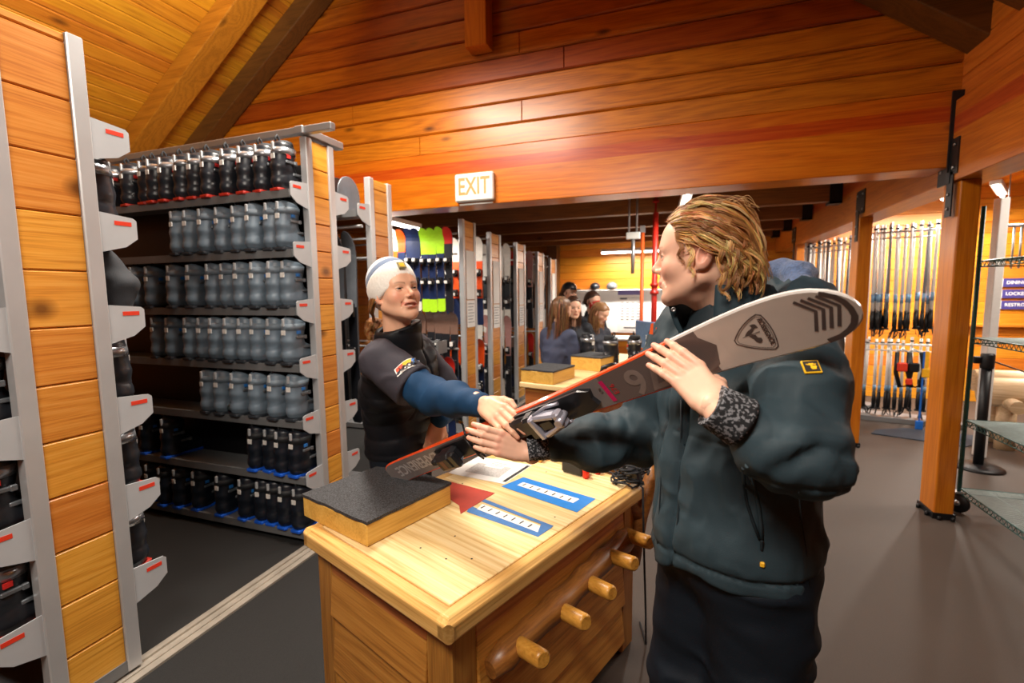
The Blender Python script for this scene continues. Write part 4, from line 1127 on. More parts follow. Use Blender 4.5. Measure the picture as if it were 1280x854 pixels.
    part('heel_window', lambda m: m.cbox((.448, -.0, .0722), (.010, .016, .0012), .0006), plain('heel_tab', srgb(96, 62, 48), .4), 0, hp)
    def brake(m):
        for s_ in (-1, 1):
            m.tube([(.565, s_ * .030, .016), (.575, s_ * .048, .02), (.56, s_ * .056, .0), (.53, s_ * .058, -.03), (.50, s_ * .060, -.052)], .0035, 8)
        m.tube([(.575, -.048, .03), (.59, -.02, .045), (.59, .02, .045), (.575, .048, .03)], .0035, 8); m.cbox((.595, 0, .035), (.014, .024, .006), .003)
    part('brake', brake, M['steel_black'], 0, hp)
    ytip = plain('yellow_tip', srgb(206, 160, 70), .4)
    for s_ in (-1, 1): part('brake_tip', lambda m: m.tube([(.515, s_ * .0595, -.043), (.485, s_ * .0605, -.060)], .0052, 8), ytip, 0, hp)
    pass
    part('screw', lambda m: [m.lathe([(.005, 0), (.005, .003), (.002, .004)], (s_, y_, .012), 8) for s_, y_ in ((.63 - .03, .018), (.63 - .03, -.018))], M['bolt'], 0, hp)
    if flip: return t
    # graphics on the topsheet
    def lift(o, h=.0006):
        me = o.data
        for vv in me.vertices: vv.co.z += h + zr(vv.co.x)
        return o
    def stroke(pts, wd, closed=False):
        v = []; f = []; n = len(pts)
        for i, p in enumerate(pts):
            a = pts[i - 1] if (i or closed) else pts[i]; b = pts[(i + 1) % n] if (i < n - 1 or closed) else pts[i]
            d = Vector((b[0] - a[0], b[1] - a[1])).normalized(); q = Vector((-d.y, d.x)) * wd / 2
            v += [(p[0] + q.x, p[1] + q.y, 0), (p[0] - q.x, p[1] - q.y, 0)]
        for i in range(n if closed else n - 1):
            j = (i + 1) % n; f.append((2 * i, 2 * i + 1, 2 * j + 1, 2 * j))
        return v, f
    def flatmesh(nm, vf, mt):
        m = MB()
        for v_, f_ in vf: m.add(v_, f_)
        o = m.build(nm, mt, t); lift(o); return o
    gk = plain('graphic_brown', srgb(84, 70, 66), .4)
    # maker's shield
    A, B, C_ = Vector(skiloc(948, 388)), Vector(skiloc(973, 432)), Vector(skiloc(918, 428))
    ctr = (A + B + C_) / 3
    def shield(k):
        cs = [ctr + (p - ctr) * k for p in (A, B, C_)]; o = []
        for i in range(3):
            p, q = cs[i], cs[(i + 1) % 3]; mid = (p + q) / 2; c = mid + (mid - ctr).normalized() * (p - q).length * .17
            p1 = p + (q - p) * .10; q1 = q - (q - p) * .10
            for kk in range(9):
                u = .07 + .86 * kk / 8; o.append(p * (1 - u) ** 2 + c * 2 * u * (1 - u) + q * u * u)
        return o
    flatmesh('shield_outline', [stroke(shield(1.02), .0022, True)], gk); flatmesh('shield_inner_line', [stroke(shield(.90), .0010, True)], gk)
    def crop(pts): return [skiloc(880 + x / 5.336, 320 + y / 5.336) for x, y in pts]
    def poly(pts):
        P = crop(pts); return [(x, y, 0) for x, y in P], [list(range(len(P)))]
    flatmesh('bird_mark', [poly([(302, 452), (322, 442), (338, 440), (350, 448), (362, 462), (340, 466), (332, 478), (326, 492), (318, 505), (306, 515), (290, 522), (272, 528), (282, 508), (292, 492), (306, 480), (318, 470), (316, 460)][::-1]),
                           poly([(256, 541), (262, 536), (372, 486), (374, 491)][::-1]),
                           poly([(300, 524), (326, 512), (345, 514), (362, 530), (384, 530), (393, 545), (388, 562), (370, 568), (350, 560), (336, 545), (318, 535)][::-1])], gk)
    d1 = (B - A).normalized(); q1 = Vector((-d1.y, d1.x))
    if q1.dot(ctr - A) > 0: q1 = -q1
    mid = (A + B) / 2 - q1 * .0035
    Mt = Matrix(((d1.x, q1.x, 0, mid.x), (d1.y, q1.y, 0, mid.y), (0, 0, 1, 0), (0, 0, 0, 1)))
    lift(text_mesh('shield_lettering', 'ROSSIGNOL', .0122, Mt, gk, t, .0001, bold=.0004, sx=.92))
    # four chevrons
    for k in range(4):
        dx = (1.585 - 1.550) / 3 * k
        flatmesh('chevron', [stroke([(1.546 + dx, .040), (1.568 + dx, .012), (1.551 + dx, -.027)], .0058)], gk)
    # angled boundary between dotted and pale parts
    g2 = [(1.345, .0), (1.36, .012), (1.372, .0), (1.36, -.03), (1.345, -.045)]
    flatmesh('dotted_corner', [([(x, y, 0) for x, y in ((1.338, .048), (1.352, .048), (1.383, .006), (1.366, -.036), (1.350, -.045), (1.338, -.045))], [(5, 4, 3, 2, 1, 0)])], M['ski_dark'])
    # tip border
    tipb = []
    for i in range(25):
        a = -PI / 2 * 1.02 + PI * 1.04 * i / 24
        tipb.append((1.505 + .105 * math.cos(a) ** .8 if math.cos(a) > 0 else 1.505, .054 * math.sin(a)))
    tipb = [(1.588, .0455), (1.594, .0425), (1.606, .032), (1.614, .018), (1.617, .002), (1.616, -.014), (1.609, -.029), (1.598, -.0405), (1.582, -.050), (1.560, -.0555)]
    flatmesh('tip_border', [stroke([(1.47 + (x - 1.47) * .985, y * .93) for x, y in tipb], .0095)], M['ski_brown'])
    # lettering, upside down as the ski is carried
    Rt = lambda x, y: Matrix.Translation((x, y, 0)) @ Matrix.Rotation(PI, 4, 'Z')
    lift(text_mesh('model_number', '76', .098, Rt(1.205, -.004), plain('number_grey', srgb(136, 120, 114), .4), t, .0001, bold=.002))
    lift(text_mesh('model_lettering', 'EXPERIENCE', .062, Rt(.195, .004), plain('letter_grey', srgb(176, 170, 168), .4), t, .0001, bold=.0012, sx=.82))
    flatmesh('magenta_bar', [stroke([(1.098, .030), (1.098, -.034)], .012)], plain('magenta', srgb(206, 20, 96), .4))
    lift(text_mesh('bar_lettering', 'E76', .020, Matrix.Translation((1.118, -.003, 0)) @ Matrix.Rotation(PI / 2, 4, 'Z'), plain('red_print', srgb(206, 30, 40), .4), t, .0001))
    lift(text_mesh('small_lettering', 'E76', .011, Matrix.Translation((1.083, .006, 0)) @ Matrix.Rotation(PI / 2, 4, 'Z'), gk, t, .0001))
    return t
hand_ski('ski', 'pale tipped ski with an orange edge held between the two people', False)

# ================================================================ second bench further back
Z2 = .85
q0 = at(698, 483, Z=Z2); q1 = at(649, 477.5, Z=Z2); d = q0 - q1; W2 = d.length; T2R = math.atan2(d.y, d.x)
t = thing('workbench', 'second pine workbench behind the skis with boots and bindings on it', 'workbench', (q0.x, q0.y, 0), T2R)
W2 = .62; L2 = 2.0
m = MB(); m.cbox((-W2 / 2 + .25, L2 / 2, Z2 - .025), (W2 / 2 + .0, L2 / 2, .025), .008); t.location = q0 - Matrix.Rotation(T2R, 3, 'Z') @ Vector((.25, 0, 0)); t.location.z = 0
t.location = (q0.x, q0.y, 0)
m = MB(); x0, x1 = -(q0 - q1).length, .34
m.cbox(((x0 + x1) / 2, L2 / 2, Z2 - .02), ((x1 - x0) / 2, L2 / 2, .02), .006)
m.build('top', M['ply'], t)
m = MB(); m.cbox(((x0 + x1) / 2, L2 / 2, (Z2 - .04) / 2), ((x1 - x0) / 2 - .03, L2 / 2 - .03, (Z2 - .04) / 2), .008); m.build('cabinet', M['bench_x'], t)
W2i = Matrix.Translation(t.location) @ Matrix.Rotation(T2R, 4, 'Z')
# ================================================================ people
M['skin'] = attr_mat('skin', .46, .12, spec=.4)
M['hair'] = attr_mat('hair_strands', .42, spec=.45)
M['eye_white'] = plain('eye_white', srgb(232, 226, 220), .12, noise=.01, spec=.6)
M['iris'] = plain('iris', srgb(74, 88, 96), .1); M['pupil'] = plain('pupil', srgb(10, 10, 10), .1)
M['teeth'] = plain('teeth', srgb(236, 230, 218), .25, noise=.01)

def frame(y, z, o=None):
    """columns x, y, z: y kept, z made square to it"""
    y = Vector(y).normalized(); z = Vector(z); z = (z - y * z.dot(y)).normalized(); x = y.cross(z)
    m = Matrix((x, y, z)).transposed().to_4x4()
    if o is not None: m.translation = Vector(o)
    return m
def mapply(Mx, v): a = np.array(Mx); return v @ a[:3, :3].T + a[:3, 3]

def head_sdf(smile=0., open_=0., jaw=1., neck=True, nose=1., neck_dir=(0, -.05, -.17)):
    """face towards +Y, up +Z, metres, origin between the ears"""
    s = Sdf()
    s.el((0, -.014, .045), (.0745, .094, .080), 0)
    s.el((0, .020, -.005), (.066, .072, .085), .03)
    s.el((0, .032, -.045), (.054 * jaw, .058, .060), .02)
    for q in (-1, 1):
        s.cap((q * .054, -.004, -.046), (q * .020, .068, -.092), .017, .015, .025)      # jaw line
        s.el((q * .040, .058, -.022), (.025, .024, .024), .022)                          # cheek
        s.cap((q * .012, .086, .020), (q * .040, .074, .022), .010, .010, .014)          # brow
        s.el((q * .0325, .099, .003), (.0165, .016, .0115), .012, 's')                    # socket
    s.cap((0, .072, -.098), (0, .070, -.090), .0175, .018, .02)                           # chin
    s.el((0, .026, .045), (.066, .066, .058), .03)                                        # forehead
    # nose
    s.cap((0, .088, .014), (0, .109 * nose, -.022), .0062, .0080, .012)
    s.el((0, .1085 * nose, -.027), (.0095, .0100, .0090), .006)
    for q in (-1, 1):
        s.el((q * .0115, .097, -.031), (.0075, .0105, .0072), .006)
        s.el((q * .0060, .104, -.0385), (.0034, .0048, .0042), .003, 's')
    # muzzle and lips
    s.el((0, .074, -.060), (.026, .021, .022), .018)
    c = .0095 * smile; wdt = .0225 + .0085 * smile
    up = [V(-wdt, .0785 - .003 * smile, -.0632 + c), V(-.010, .0900, -.0598 + .3 * c + .002 * open_), V(-.0035, .0920, -.0588 + .2 * c + .002 * open_), V(.0035, .0920, -.0588 + .2 * c + .002 * open_), V(.010, .0900, -.0598 + .3 * c + .002 * open_), V(wdt, .0785 - .003 * smile, -.0632 + c)]
    lo = [V(-wdt, .0785 - .003 * smile, -.0642 + c), V(-.010, .0890, -.0676 - .006 * open_), V(.010, .0890, -.0676 - .006 * open_), V(wdt, .0785 - .003 * smile, -.0642 + c)]
    s.chain(up, [.0026, .0042, .0042, .0042, .0042, .0026], .006); s.chain(lo, [.0028, .0050, .0050, .0028], .006)
    if open_ > 0:
        s.el((0, .088, -.0632 + .35 * c - .002 * open_), (wdt * .86, .022, .0048 * open_), .002, 's')
    else:
        s.chain([V(-wdt, .0830, -.0637 + c), V(-.009, .0958, -.0637), V(.009, .0958, -.0637), V(wdt, .0830, -.0637 + c)], [.0008, .0016, .0016, .0008], .002, mode='s')
    s.el((0, .0925, -.0800), (.018, .008, .005), .012, 's')
    if smile > .3:
        for q in (-1, 1): s.chain([V(q * .020, .095, -.036), V(q * .031, .082, -.052), V(q * .033, .074, -.066)], [.001, .0016, .001], .007, mode='s')
    # lids round the eyes
    for q in (-1, 1):
        s.add(lambda P, q=q: sd_el(P, (q * .0325, .0775, .003), (.0140, .0135, .0132)), .004)
        s.add(lambda P, q=q: sd_el(P, (q * .0325, .0930, .0022), (.0135, .0150, .0046 - .0016 * smile)), .0015, 's')
    # ears
    for q in (-1, 1):
        Rm = np.array(Euler((R(12), 0, R(q * -22))).to_matrix())
        s.add(lambda P, q=q, Rm=Rm: smax(sd_el(P, (q * .0765, -.014, .000), (.0085, .0185, .0315), Rm), -sd_el(P, (q * .0855, -.010, .004), (.0065, .0105, .0200), Rm), .004), .005)
        s.cap((q * .0755, -.004, -.022), (q * .0745, .0, -.028), .0075, .006, .006)
        s.el((q * .0760, .004, -.002), (.005, .004, .0055), .003)
    if neck:
        s.cap((0, -.028, -.035), neck_dir, .050, .056, .03)
        s.cap((0, .01, -.085), (neck_dir[0], neck_dir[1] + .035, neck_dir[2]), .028, .03, .03)
    return s

def skin_cols(v, base, lips, blush, brow=None, smile=0., open_=0., seed=1):
    c = np.tile(np.array(base[:3]), (len(v), 1)).astype(float)
    def mixin(m, col):
        nonlocal c
        m = np.clip(m, 0, 1)[:, None]; c = c * (1 - m) + np.array(col[:3]) * m
    for q in (-1, 1):
        mixin(.75 * np.exp(-(((v[:, 0] - q * .042) / .020) ** 2 + ((v[:, 1] - .068) / .028) ** 2 + ((v[:, 2] + .026) / .020) ** 2)), blush)
        mixin(.6 * np.exp(-(((v[:, 0] - q * .08) / .014) ** 2 + ((v[:, 2]) / .03) ** 2 + ((v[:, 1] + .012) / .02) ** 2)), blush)
    mixin(.55 * np.exp(-((v[:, 0] / .014) ** 2 + ((v[:, 1] - .108) / .012) ** 2 + ((v[:, 2] + .028) / .012) ** 2)), blush)
    cc = .0095 * smile; wd = .0235 + .0085 * smile
    x = v[:, 0] / wd
    mz = -.0632 + cc * x ** 2 - .001 * open_
    inl = (np.abs(x) < 1) & (v[:, 1] > .074)
    hh = (.0066 + .0045 * open_) * np.sqrt(np.clip(1 - x ** 2, 0, 1)) + .0012
    mixin(np.where(inl, np.clip(1.6 - 1.6 * (np.abs(v[:, 2] - mz) / hh) ** 4, 0, 1), 0) * .85, lips)
    if brow is not None:
        for q in (-1, 1):
            u = (v[:, 0] * q - .012) / .038
            z0 = .0195 + .006 * np.sin(np.clip(u, 0, 1) * 2.2)
            mixin(np.where((u > 0) & (u < 1) & (v[:, 1] > .05), np.exp(-((v[:, 2] - z0) / .0032) ** 2) * (1 - .5 * np.clip(u, 0, 1)), 0) * .8, brow)
            # lash line
            dx = (v[:, 0] - q * .0325) / .0145
            mixin(np.where((np.abs(dx) < 1) & (v[:, 1] > .07), np.exp(-((v[:, 2] - .0022 - .0050 * np.sqrt(np.clip(1 - dx ** 2, 0, 1))) / .0013) ** 2), 0) * .75, tuple(b * .35 for b in brow[:3]))
    n = vnoise(v, 90, seed) * .03; c = c * (1 + n[:, None])
    return c

def hand_np(Mx, side, flex, splay=(4, 1, -2, -6), thumb=None, vox=.0026, scale=1., col=None, arm=.06):
    """fingers along +Y, back of hand +Z, thumb towards side * X; flex: per finger three bends in degrees (towards -Z)"""
    s = Sdf(); tips = []
    mc = [(.027, .088), (.008, .092), (-.011, .088), (-.028, .079)]
    ln = [(.043, .025, .021), (.047, .029, .022), (.044, .027, .021), (.035, .020, .019)]
    rd = [(.0104, .0092, .0082, .0068), (.0106, .0093, .0083, .0069), (.0102, .0089, .0079, .0066), (.0092, .0079, .0070, .0060)]
    s.chain([V(side * .0, -arm, .0), V(0, -.005, 0)], [.0265, .0245], 0)
    s.box((side * -.001, .050, -.003), (.033, .036, .0125), .0125, .022)
    for i, (x, y) in enumerate(mc):
        a = V(side * x * .55, .006, 0); b = V(side * x, y, .001)
        s.cap(a, b, .0115, .0105, .010)
    s.el((side * .026, .030, -.010), (.016, .030, .014), .012)
    for i, (x, y) in enumerate(mc):
        p = V(side * x, y, .001); sp = R(splay[i]) * side; an = 0.
        pts = [p]; d0 = V(math.sin(sp), math.cos(sp), 0)
        for j in range(3):
            an += R(flex[i][j]); d = V(d0[0] * math.cos(an), d0[1] * math.cos(an), -math.sin(an)); p = p + d * ln[i][j]; pts.append(p)
        s.chain(pts, list(rd[i]), .005, .003); tips.append((pts[-1], d))
    if thumb is None: thumb = [V(side * .022, .016, -.010), V(side * .044, .046, -.022), V(side * .053, .076, -.030), V(side * .055, .099, -.036)]
    s.chain([V(*p) for p in thumb], [.0145, .0120, .0100, .0080], .012, .004)
    lo = V(-.12, -arm - .03, -.14); hi = V(.12, .22, .06)
    v, F = nets(s, lo, hi, vox)
    c = np.tile(np.array(col[0][:3]), (len(v), 1))
    for t_, d in tips:   # warmer finger ends and paler nails
        m = np.exp(-(((v - t_) ** 2).sum(1) / .011 ** 2))[:, None] * .6; c = c * (1 - m) + np.array(col[1][:3]) * m
    for i, (x, y) in enumerate(mc):
        m = np.exp(-(((v - V(side * x, y, .012)) ** 2).sum(1) / .010 ** 2))[:, None] * .4; c = c * (1 - m) + np.array(col[1][:3]) * m
    c = c * (1 + vnoise(v, 120, 5)[:, None] * .03)
    v = v * scale
    if side * np.linalg.det(np.array(Mx)[:3, :3]) < 0 and False: F = F[:, ::-1]
    return mapply(Mx, v), F, c

def limbs_np(J, col, vox=.014, r=1.):
    """the body under the clothes, one surface from neck to wrists and ankles"""
    s = Sdf()
    s.loft([(J['pelvis'] - V(0, 0, .06), .15 * r, .11 * r, J['side']), (J['pelvis'] + V(0, 0, .12), .125 * r, .095 * r, J['side']), (J['chest'], .14 * r, .105 * r, J['side']), (J['chest'] + V(0, 0, .10), .13 * r, .08 * r, J['side'])], 0)
    s.cap(J['chest'] + V(0, 0, .1), J['neck'], .055 * r, .050 * r, .04)
    for q in 'LR':
        s.chain([J['chest'] + V(0, 0, .08), J['sh' + q], J['el' + q], J['wr' + q]], [.06 * r, .050 * r, .038 * r, .026 * r], .03, .01)
        if 'hip' + q in J: s.chain([J['hip' + q], J['kn' + q], J['an' + q], J['an' + q] - V(0, 0, .045) + J['toe'] * .12], [.082 * r, .052 * r, .036 * r, .028 * r], .03, .01)
    allp = np.array([p for k, p in J.items() if k not in ('side', 'toe')])
    v, F = nets(s, allp.min(0) - .2, allp.max(0) + .2, vox)
    return v, F, np.tile(np.array(col[:3]), (len(v), 1))

def cloth(name, s, lo, hi, vox, mt, parent, colfn=None):
    v, F = nets(s, lo, hi, vox)
    return link(name, np_mesh(name, v, F, mt, colfn(v) if colfn else None), parent)

def eyes(Mx, parent, look=(0, 0)):
    for q in (-1, 1):
        m = MB(); Rm = Euler((R(-90 + look[1]), 0, R(look[0]))).to_matrix()
        c = Vector((q * .0325, .0772, .003))
        r = .0122; n = 20; prof = [(r * math.sin(a), r * math.cos(a)) for a in [PI * i / 20 for i in range(21)]]
        for i in range(20):
            mi = 2 if i < 2 else 1 if i < 5 else 0
            v = []
            for rr, z in prof[i:i + 2]:
                for k in range(n): v.append(tuple(Mx @ (c + Rm @ Vector((rr * math.cos(2 * PI * k / n), rr * math.sin(2 * PI * k / n), z)))))
            m.add(v, [(k, n + k, n + (k + 1) % n, (k + 1) % n) for k in range(n)], mi, True)
        m.build('eye', [M['eye_white'], M['iris'], M['pupil']], parent)

def strands(name, curves, parent, seed=0):
    """curves: list of (points, radius0, radius1, colour); thin tubes joined into one head of hair"""
    vs, fs, cs = [], [], []; b = 0; n = 4
    for pts, r0, r1, col in curves:
        P = np.array(pts); L = len(P)
        d = np.gradient(P, axis=0); d /= np.maximum(np.linalg.norm(d, axis=1, keepdims=True), 1e-9)
        ref = np.array([.31, .52, .8]); a = np.cross(d, ref); a /= np.maximum(np.linalg.norm(a, axis=1, keepdims=True), 1e-9); e = np.cross(d, a)
        rr = np.linspace(r0, r1, L)[:, None]
        ring = np.stack([P + (a * math.cos(2 * PI * k / n) + e * math.sin(2 * PI * k / n)) * rr for k in range(n)], 1).reshape(-1, 3)
        i = np.arange(L - 1)[:, None] * n; k = np.arange(n)[None]; k2 = (k + 1) % n
        F = np.stack([i + k, i + k2, i + n + k2, i + n + k], -1).reshape(-1, 4) + b
        vs.append(ring); fs.append(F); cs.append(np.tile(np.array(col[:3]), (len(ring), 1))); b += len(ring)
    return link(name, np_mesh(name, np.concatenate(vs), np.concatenate(fs), M['hair'], np.concatenate(cs)), parent)

def locks(guides, MW, rs, per, spread, r0, r1, pal, n=22):
    """locks of hair: each guide (control points, wave size, turns, phase) is followed by a clump of strands"""
    cur = []
    t = np.linspace(0, 1, n); e = np.array([0, 0, 0.])
    for pts, amp, turns, ph in guides:
        P = np.array(pts, float); tt = np.linspace(0, 1, len(P)); G = np.stack([np.interp(t, tt, P[:, i]) for i in range(3)], 1)
        for _ in range(4): G[1:-1] = G[1:-1] * .5 + (G[:-2] + G[2:]) * .25
        d = np.gradient(G, axis=0); d /= np.maximum(np.linalg.norm(d, axis=1, keepdims=True), 1e-9)
        out = G / np.maximum(np.linalg.norm(G, axis=1, keepdims=True), 1e-9)
        a = np.cross(d, out); a /= np.maximum(np.linalg.norm(a, axis=1, keepdims=True), 1e-9); b = np.cross(a, d)
        base = rs.choice(pal)
        for k in range(per):
            ox, oy = rs.gauss(0, 1) * spread, abs(rs.gauss(0, 1)) * spread * .5
            sp_ = (1 - .55 * t)[:, None]; w = amp * np.minimum(1, t * 2.2)
            p2 = ph + rs.gauss(0, .35); cut = rs.uniform(.8, 1.0)
            C = G + a * (ox * sp_) + b * (oy * sp_) + a * (w * np.sin(turns * 6.283 * t + p2))[:, None] + b * (.6 * w * (1 + np.cos(turns * 6.283 * t + p2)))[:, None]
            m = max(5, int(n * cut)); col = tuple(x * rs.uniform(.72, 1.28) for x in base[:3])
            cur.append((mapply(MW, C[:m]), r0 * rs.uniform(.8, 1.2), r1, col))
    return cur
def fold(P, amp, f, seed, stretch=(1, 1, 1)):
    q = P * np.asarray(stretch, float)
    return amp * (vnoise(q, f, seed) + .5 * vnoise(q, f * 2.1, seed + 1)) 
def wr(P, amp, f, seed):      # creases: ridged noise
    n = vnoise(P, f, seed); return -amp * (1 - np.abs(n) * 2.2).clip(0, 1)

def npv(p): return np.array(p, float)
def jacket_mat(name, c, rough=.62, bump=.35, bscale=600., noise=.08):
    return plain(name, c, rough, noise=noise, nscale=9, bump=bump, bscale=bscale, spec=.22)
SK1 = (srgb(232, 184, 158), srgb(218, 132, 112)); SK2 = (srgb(226, 176, 146), srgb(212, 128, 104))
# ---------------------------------------------------------------- curly haired person holding the ski tip
P1 = thing('person', 'curly haired person in a dark teal winter jacket and navy snow trousers holding the ski', 'person', (.17, 1.2, 0))
def L1(o):      # parts are modelled in hall coordinates
    o.matrix_parent_inverse = Matrix.Translation(-P1.location); return o
f1 = V(-.78, -.626, 0); l1 = V(.626, -.78, 0); z_ = V(0, 0, 1)
S1 = V(.140, 1.285, 1.425); HIP1 = V(.140, 1.235, .95)
sh1L, sh1R = S1 + l1 * .175, S1 - l1 * .175
el1L = npv(at(1000, 570, .845)); wr1L = npv(at(892, 508, .868))
el1R = npv(at(800, 545, 1.36)); wr1R = npv(at(672, 557, 1.33))
H1 = npv(at(878, 323, 1.13))
hd1 = V(-.985, .17, 0)
HM1 = frame((hd1[0], hd1[1], .02), (0.03, .0, 1), H1)
N1 = S1 + V(0, 0, .06)
J1 = dict(pelvis=HIP1, chest=V(.15, 1.265, 1.20), neck=S1 + z_ * .08, shL=sh1L, shR=sh1R, elL=el1L, elR=el1R, wrL=wr1L, wrR=wr1R, side=l1,
          hipL=HIP1 + l1 * .09 - z_ * .05, hipR=HIP1 - l1 * .09 - z_ * .05, knL=V(.20, 1.15, .50), knR=V(.06, 1.28, .50), anL=V(.23, 1.16, .09), anR=V(.075, 1.31, .09), toe=f1)
def arm_ok(): pass
parts = []
nk = np.linalg.inv(np.array(HM1)) @ np.append(S1 + z_ * .02, 1)
v, F = nets(head_sdf(smile=.35, neck_dir=tuple(nk[:3])), (-.14, -.17, -.26), (.14, .135, .14), .0026)
c = skin_cols(v, SK1[0], srgb(196, 90, 84), srgb(226, 140, 118), srgb(140, 100, 62), .35)
parts.append((mapply(HM1, v), F, c))
# near hand lies on the topsheet, dorsal side to the camera, fingers up and left
mcp = npv(at(863, 471, .925)); toc = _O - mcp
HL = frame(mcp - wr1L, toc + V(-.05, 0, .25), wr1L)
parts.append(hand_np(HL, 1, [(-14, 12, 6), (-12, 12, 8), (-12, 12, 8), (-14, 12, 8)], (-14, -17, -19, -20), [V(.022, .018, -.010), V(.040, .050, -.028), V(.042, .075, -.050), V(.036, .092, -.066)], col=SK1, arm=.02))
# far hand pushes on the ski near the heel binding
mcr = npv(at(628, 558, 1.33)); wrR_ = npv(at(660, 562, 1.335))
HR = frame(npv(at(620, 553, 1.315)) - npv(at(655, 566, 1.335)), _O - mcr + V(0, 0, -.1), npv(at(657, 566, 1.335)))
parts.append(hand_np(HR, 1, [(4, 22, 14), (6, 26, 16), (8, 28, 18), (10, 30, 18)], (-3, -4, -6, -9), [V(.022, .018, -.010), V(.044, .042, -.026), V(.050, .066, -.042), V(.046, .082, -.060)], col=SK1, scale=.98, arm=.02))
parts.append(limbs_np(J1, SK1[0]))
v, F, c = join_np(parts); L1(link('body', np_mesh('body', v, F, M['skin'], c), P1))
eyes(HM1, P1, (0, 0))
for o in P1.children: L1(o)

M['jacket1'] = jacket_mat('teal_jacket', srgb(46, 62, 70), .58, .30, 700., .10)
M['jacket1_dark'] = jacket_mat('teal_jacket_lining', srgb(30, 40, 46), .6, .2)
M['trouser1'] = jacket_mat('navy_trousers', srgb(17, 25, 34), .6, .35, 600.)
def jacket1():
    s = Sdf(); a = l1
    C = lambda x, y, z: V(x, y, z)
    st = [(C(.138, 1.222, .84), .200, .168, a), (C(.138, 1.228, .94), .198, .166, a), (C(.138, 1.245, 1.10), .195, .160, a), (C(.14, 1.265, 1.25), .200, .154, a), (C(.14, 1.282, 1.37), .196, .128, a), (C(.14, 1.285, 1.445), .125, .095, a)]
    s.loft(st, 0)
    s.add(lambda P: .872 + .06 * ((P - V(.158, 1.222, 0)) @ l1) - P[:, 2] + .004 * np.sin(P[:, 0] * 40), .015, 'i')
    # sleeves
    mL = (sh1L + el1L) / 2; mR = (sh1R + el1R) / 2; cL = wr1L + (el1L - wr1L) * .34; cR = wr1R + (el1R - wr1R) * .20
    s.chain([sh1L + V(-.01, 0, -.01), mL, el1L + V(.005, 0, 0), (el1L + cL) / 2 + V(0, 0, -.012), cL], [.084, .080, .070, .062, .044], .014, .03)
    s.chain([sh1R + V(0, 0, -.01), mR, el1R, (el1R + cR) / 2 + V(0, 0, -.008), cR], [.084, .084, .076, .074, .050], .025, .03)
    # neckline opening
    s.cap(S1 + V(-.015, -.005, .0), S1 + V(-.03, -.02, .20), .070, .095, .01, 's')
    dfr = f1
    def folds(P):
        q = P - S1
        d = fold(P, .0040, 9, 11) + wr(P, .0060, 13, 21) + wr(P * V(1.5, 1.5, .8), .0020, 22, 27)
        # rumpled sleeve creases, ring shaped about the limb
        for A, B, amp, seed in ((sh1L, el1L, .006, 1), (el1L, wr1L, .008, 2), (el1R, wr1R, .007, 3), (sh1R, el1R, .006, 4)):
            ab = B - A; L = np.linalg.norm(ab); h = (P - A) @ ab / L; dist = np.linalg.norm(P - A - np.clip(h, 0, L)[:, None] * ab / L, axis=1)
            w = np.clip(1.6 - dist / .10, 0, 1) * ((h > -.02) & (h < L + .02))
            d = d + w * amp * 1.25 * np.sin(h * 70 + 3.4 * vnoise(P, 10, seed)) * (.45 + .55 * vnoise(P, 7, seed + 9))
        # front placket ridge, hem channel and yoke seam
        u = q @ l1; fr = (q @ f1) > .02
        d = d - np.where(fr, .009 * np.exp(-((u + .005) / .030) ** 4), 0) + np.where(fr, .010 * np.exp(-((u - .034) / .004) ** 2) + .006 * np.exp(-((u + .044) / .004) ** 2), 0)
        d = d + .006 * np.exp(-((P[:, 2] - .908 - .06 * ((P - V(.158, 1.222, 0)) @ l1)) / .005) ** 2)
        d = d + np.where((q @ l1) > .0, .003 * np.exp(-((P[:, 2] - 1.19) / .004) ** 2), 0)
        return d
    s.disp(folds)
    return s
s = jacket1()
lo = np.minimum.reduce([sh1L, sh1R, el1L, el1R, wr1L, wr1R, HIP1]) - .27; hi = np.maximum.reduce([sh1L, sh1R, el1L, el1R, wr1L, wr1R]) + .2; lo[2] = .80; hi[2] = 1.56
jk = L1(cloth('jacket', s, lo, hi, .0066, M['jacket1'], P1))
# open standing collar and hood
def collar_sheet(name, pts_lo, pts_hi, th, mt, parent, n=10, flare=None):
    """band between two polylines with thickness"""
    m = MB(); a = [Vector(p) for p in pts_lo]; b = [Vector(p) for p in pts_hi]; k = len(a)
    ctr = sum(a, Vector()) / k
    rows = []
    for j in range(n + 1):
        t = j / n; rows.append([a[i].lerp(b[i], t) + (a[i] - ctr).normalized() * .006 * math.sin(PI * t) for i in range(k)])
    out = []; inn = []
    for r_ in rows:
        for i, p in enumerate(r_):
            d = (p - ctr); d.z = 0; d.normalize(); out.append(p + d * th / 2); inn.append(p - d * th / 2)
    nn = (n + 1) * k; v = [tuple(p) for p in out + inn]; f = []
    for j in range(n):
        for i in range(k - 1):
            q = (j * k + i, j * k + i + 1, (j + 1) * k + i + 1, (j + 1) * k + i); f.append(q); f.append(tuple(nn + x for x in q[::-1]))
    for i in range(k - 1): f.append((n * k + i, n * k + i + 1, nn + n * k + i + 1, nn + n * k + i)); f.append((i + 1, i, nn + i, nn + i + 1))
    for j in range(n): f.append(((j + 1) * k, j * k, nn + j * k, nn + (j + 1) * k)); f.append((j * k + k - 1, (j + 1) * k + k - 1, nn + (j + 1) * k + k - 1, nn + j * k + k - 1))
    m.add(v, f, 0, True); o = m.build(name, mt, parent)
    sb = o.modifiers.new('sub', 'SUBSURF'); sb.levels = 1; sb.render_levels = 1
    return o
def ringpt(a, r0, r1, z):       # a: angle from front, towards her left
    return S1 + V(-.02, -.01, 0) + (f1 * math.cos(a) * r1 + l1 * math.sin(a) * r0) + z_ * z
angs = [R(a) for a in range(28, 345, 14)]
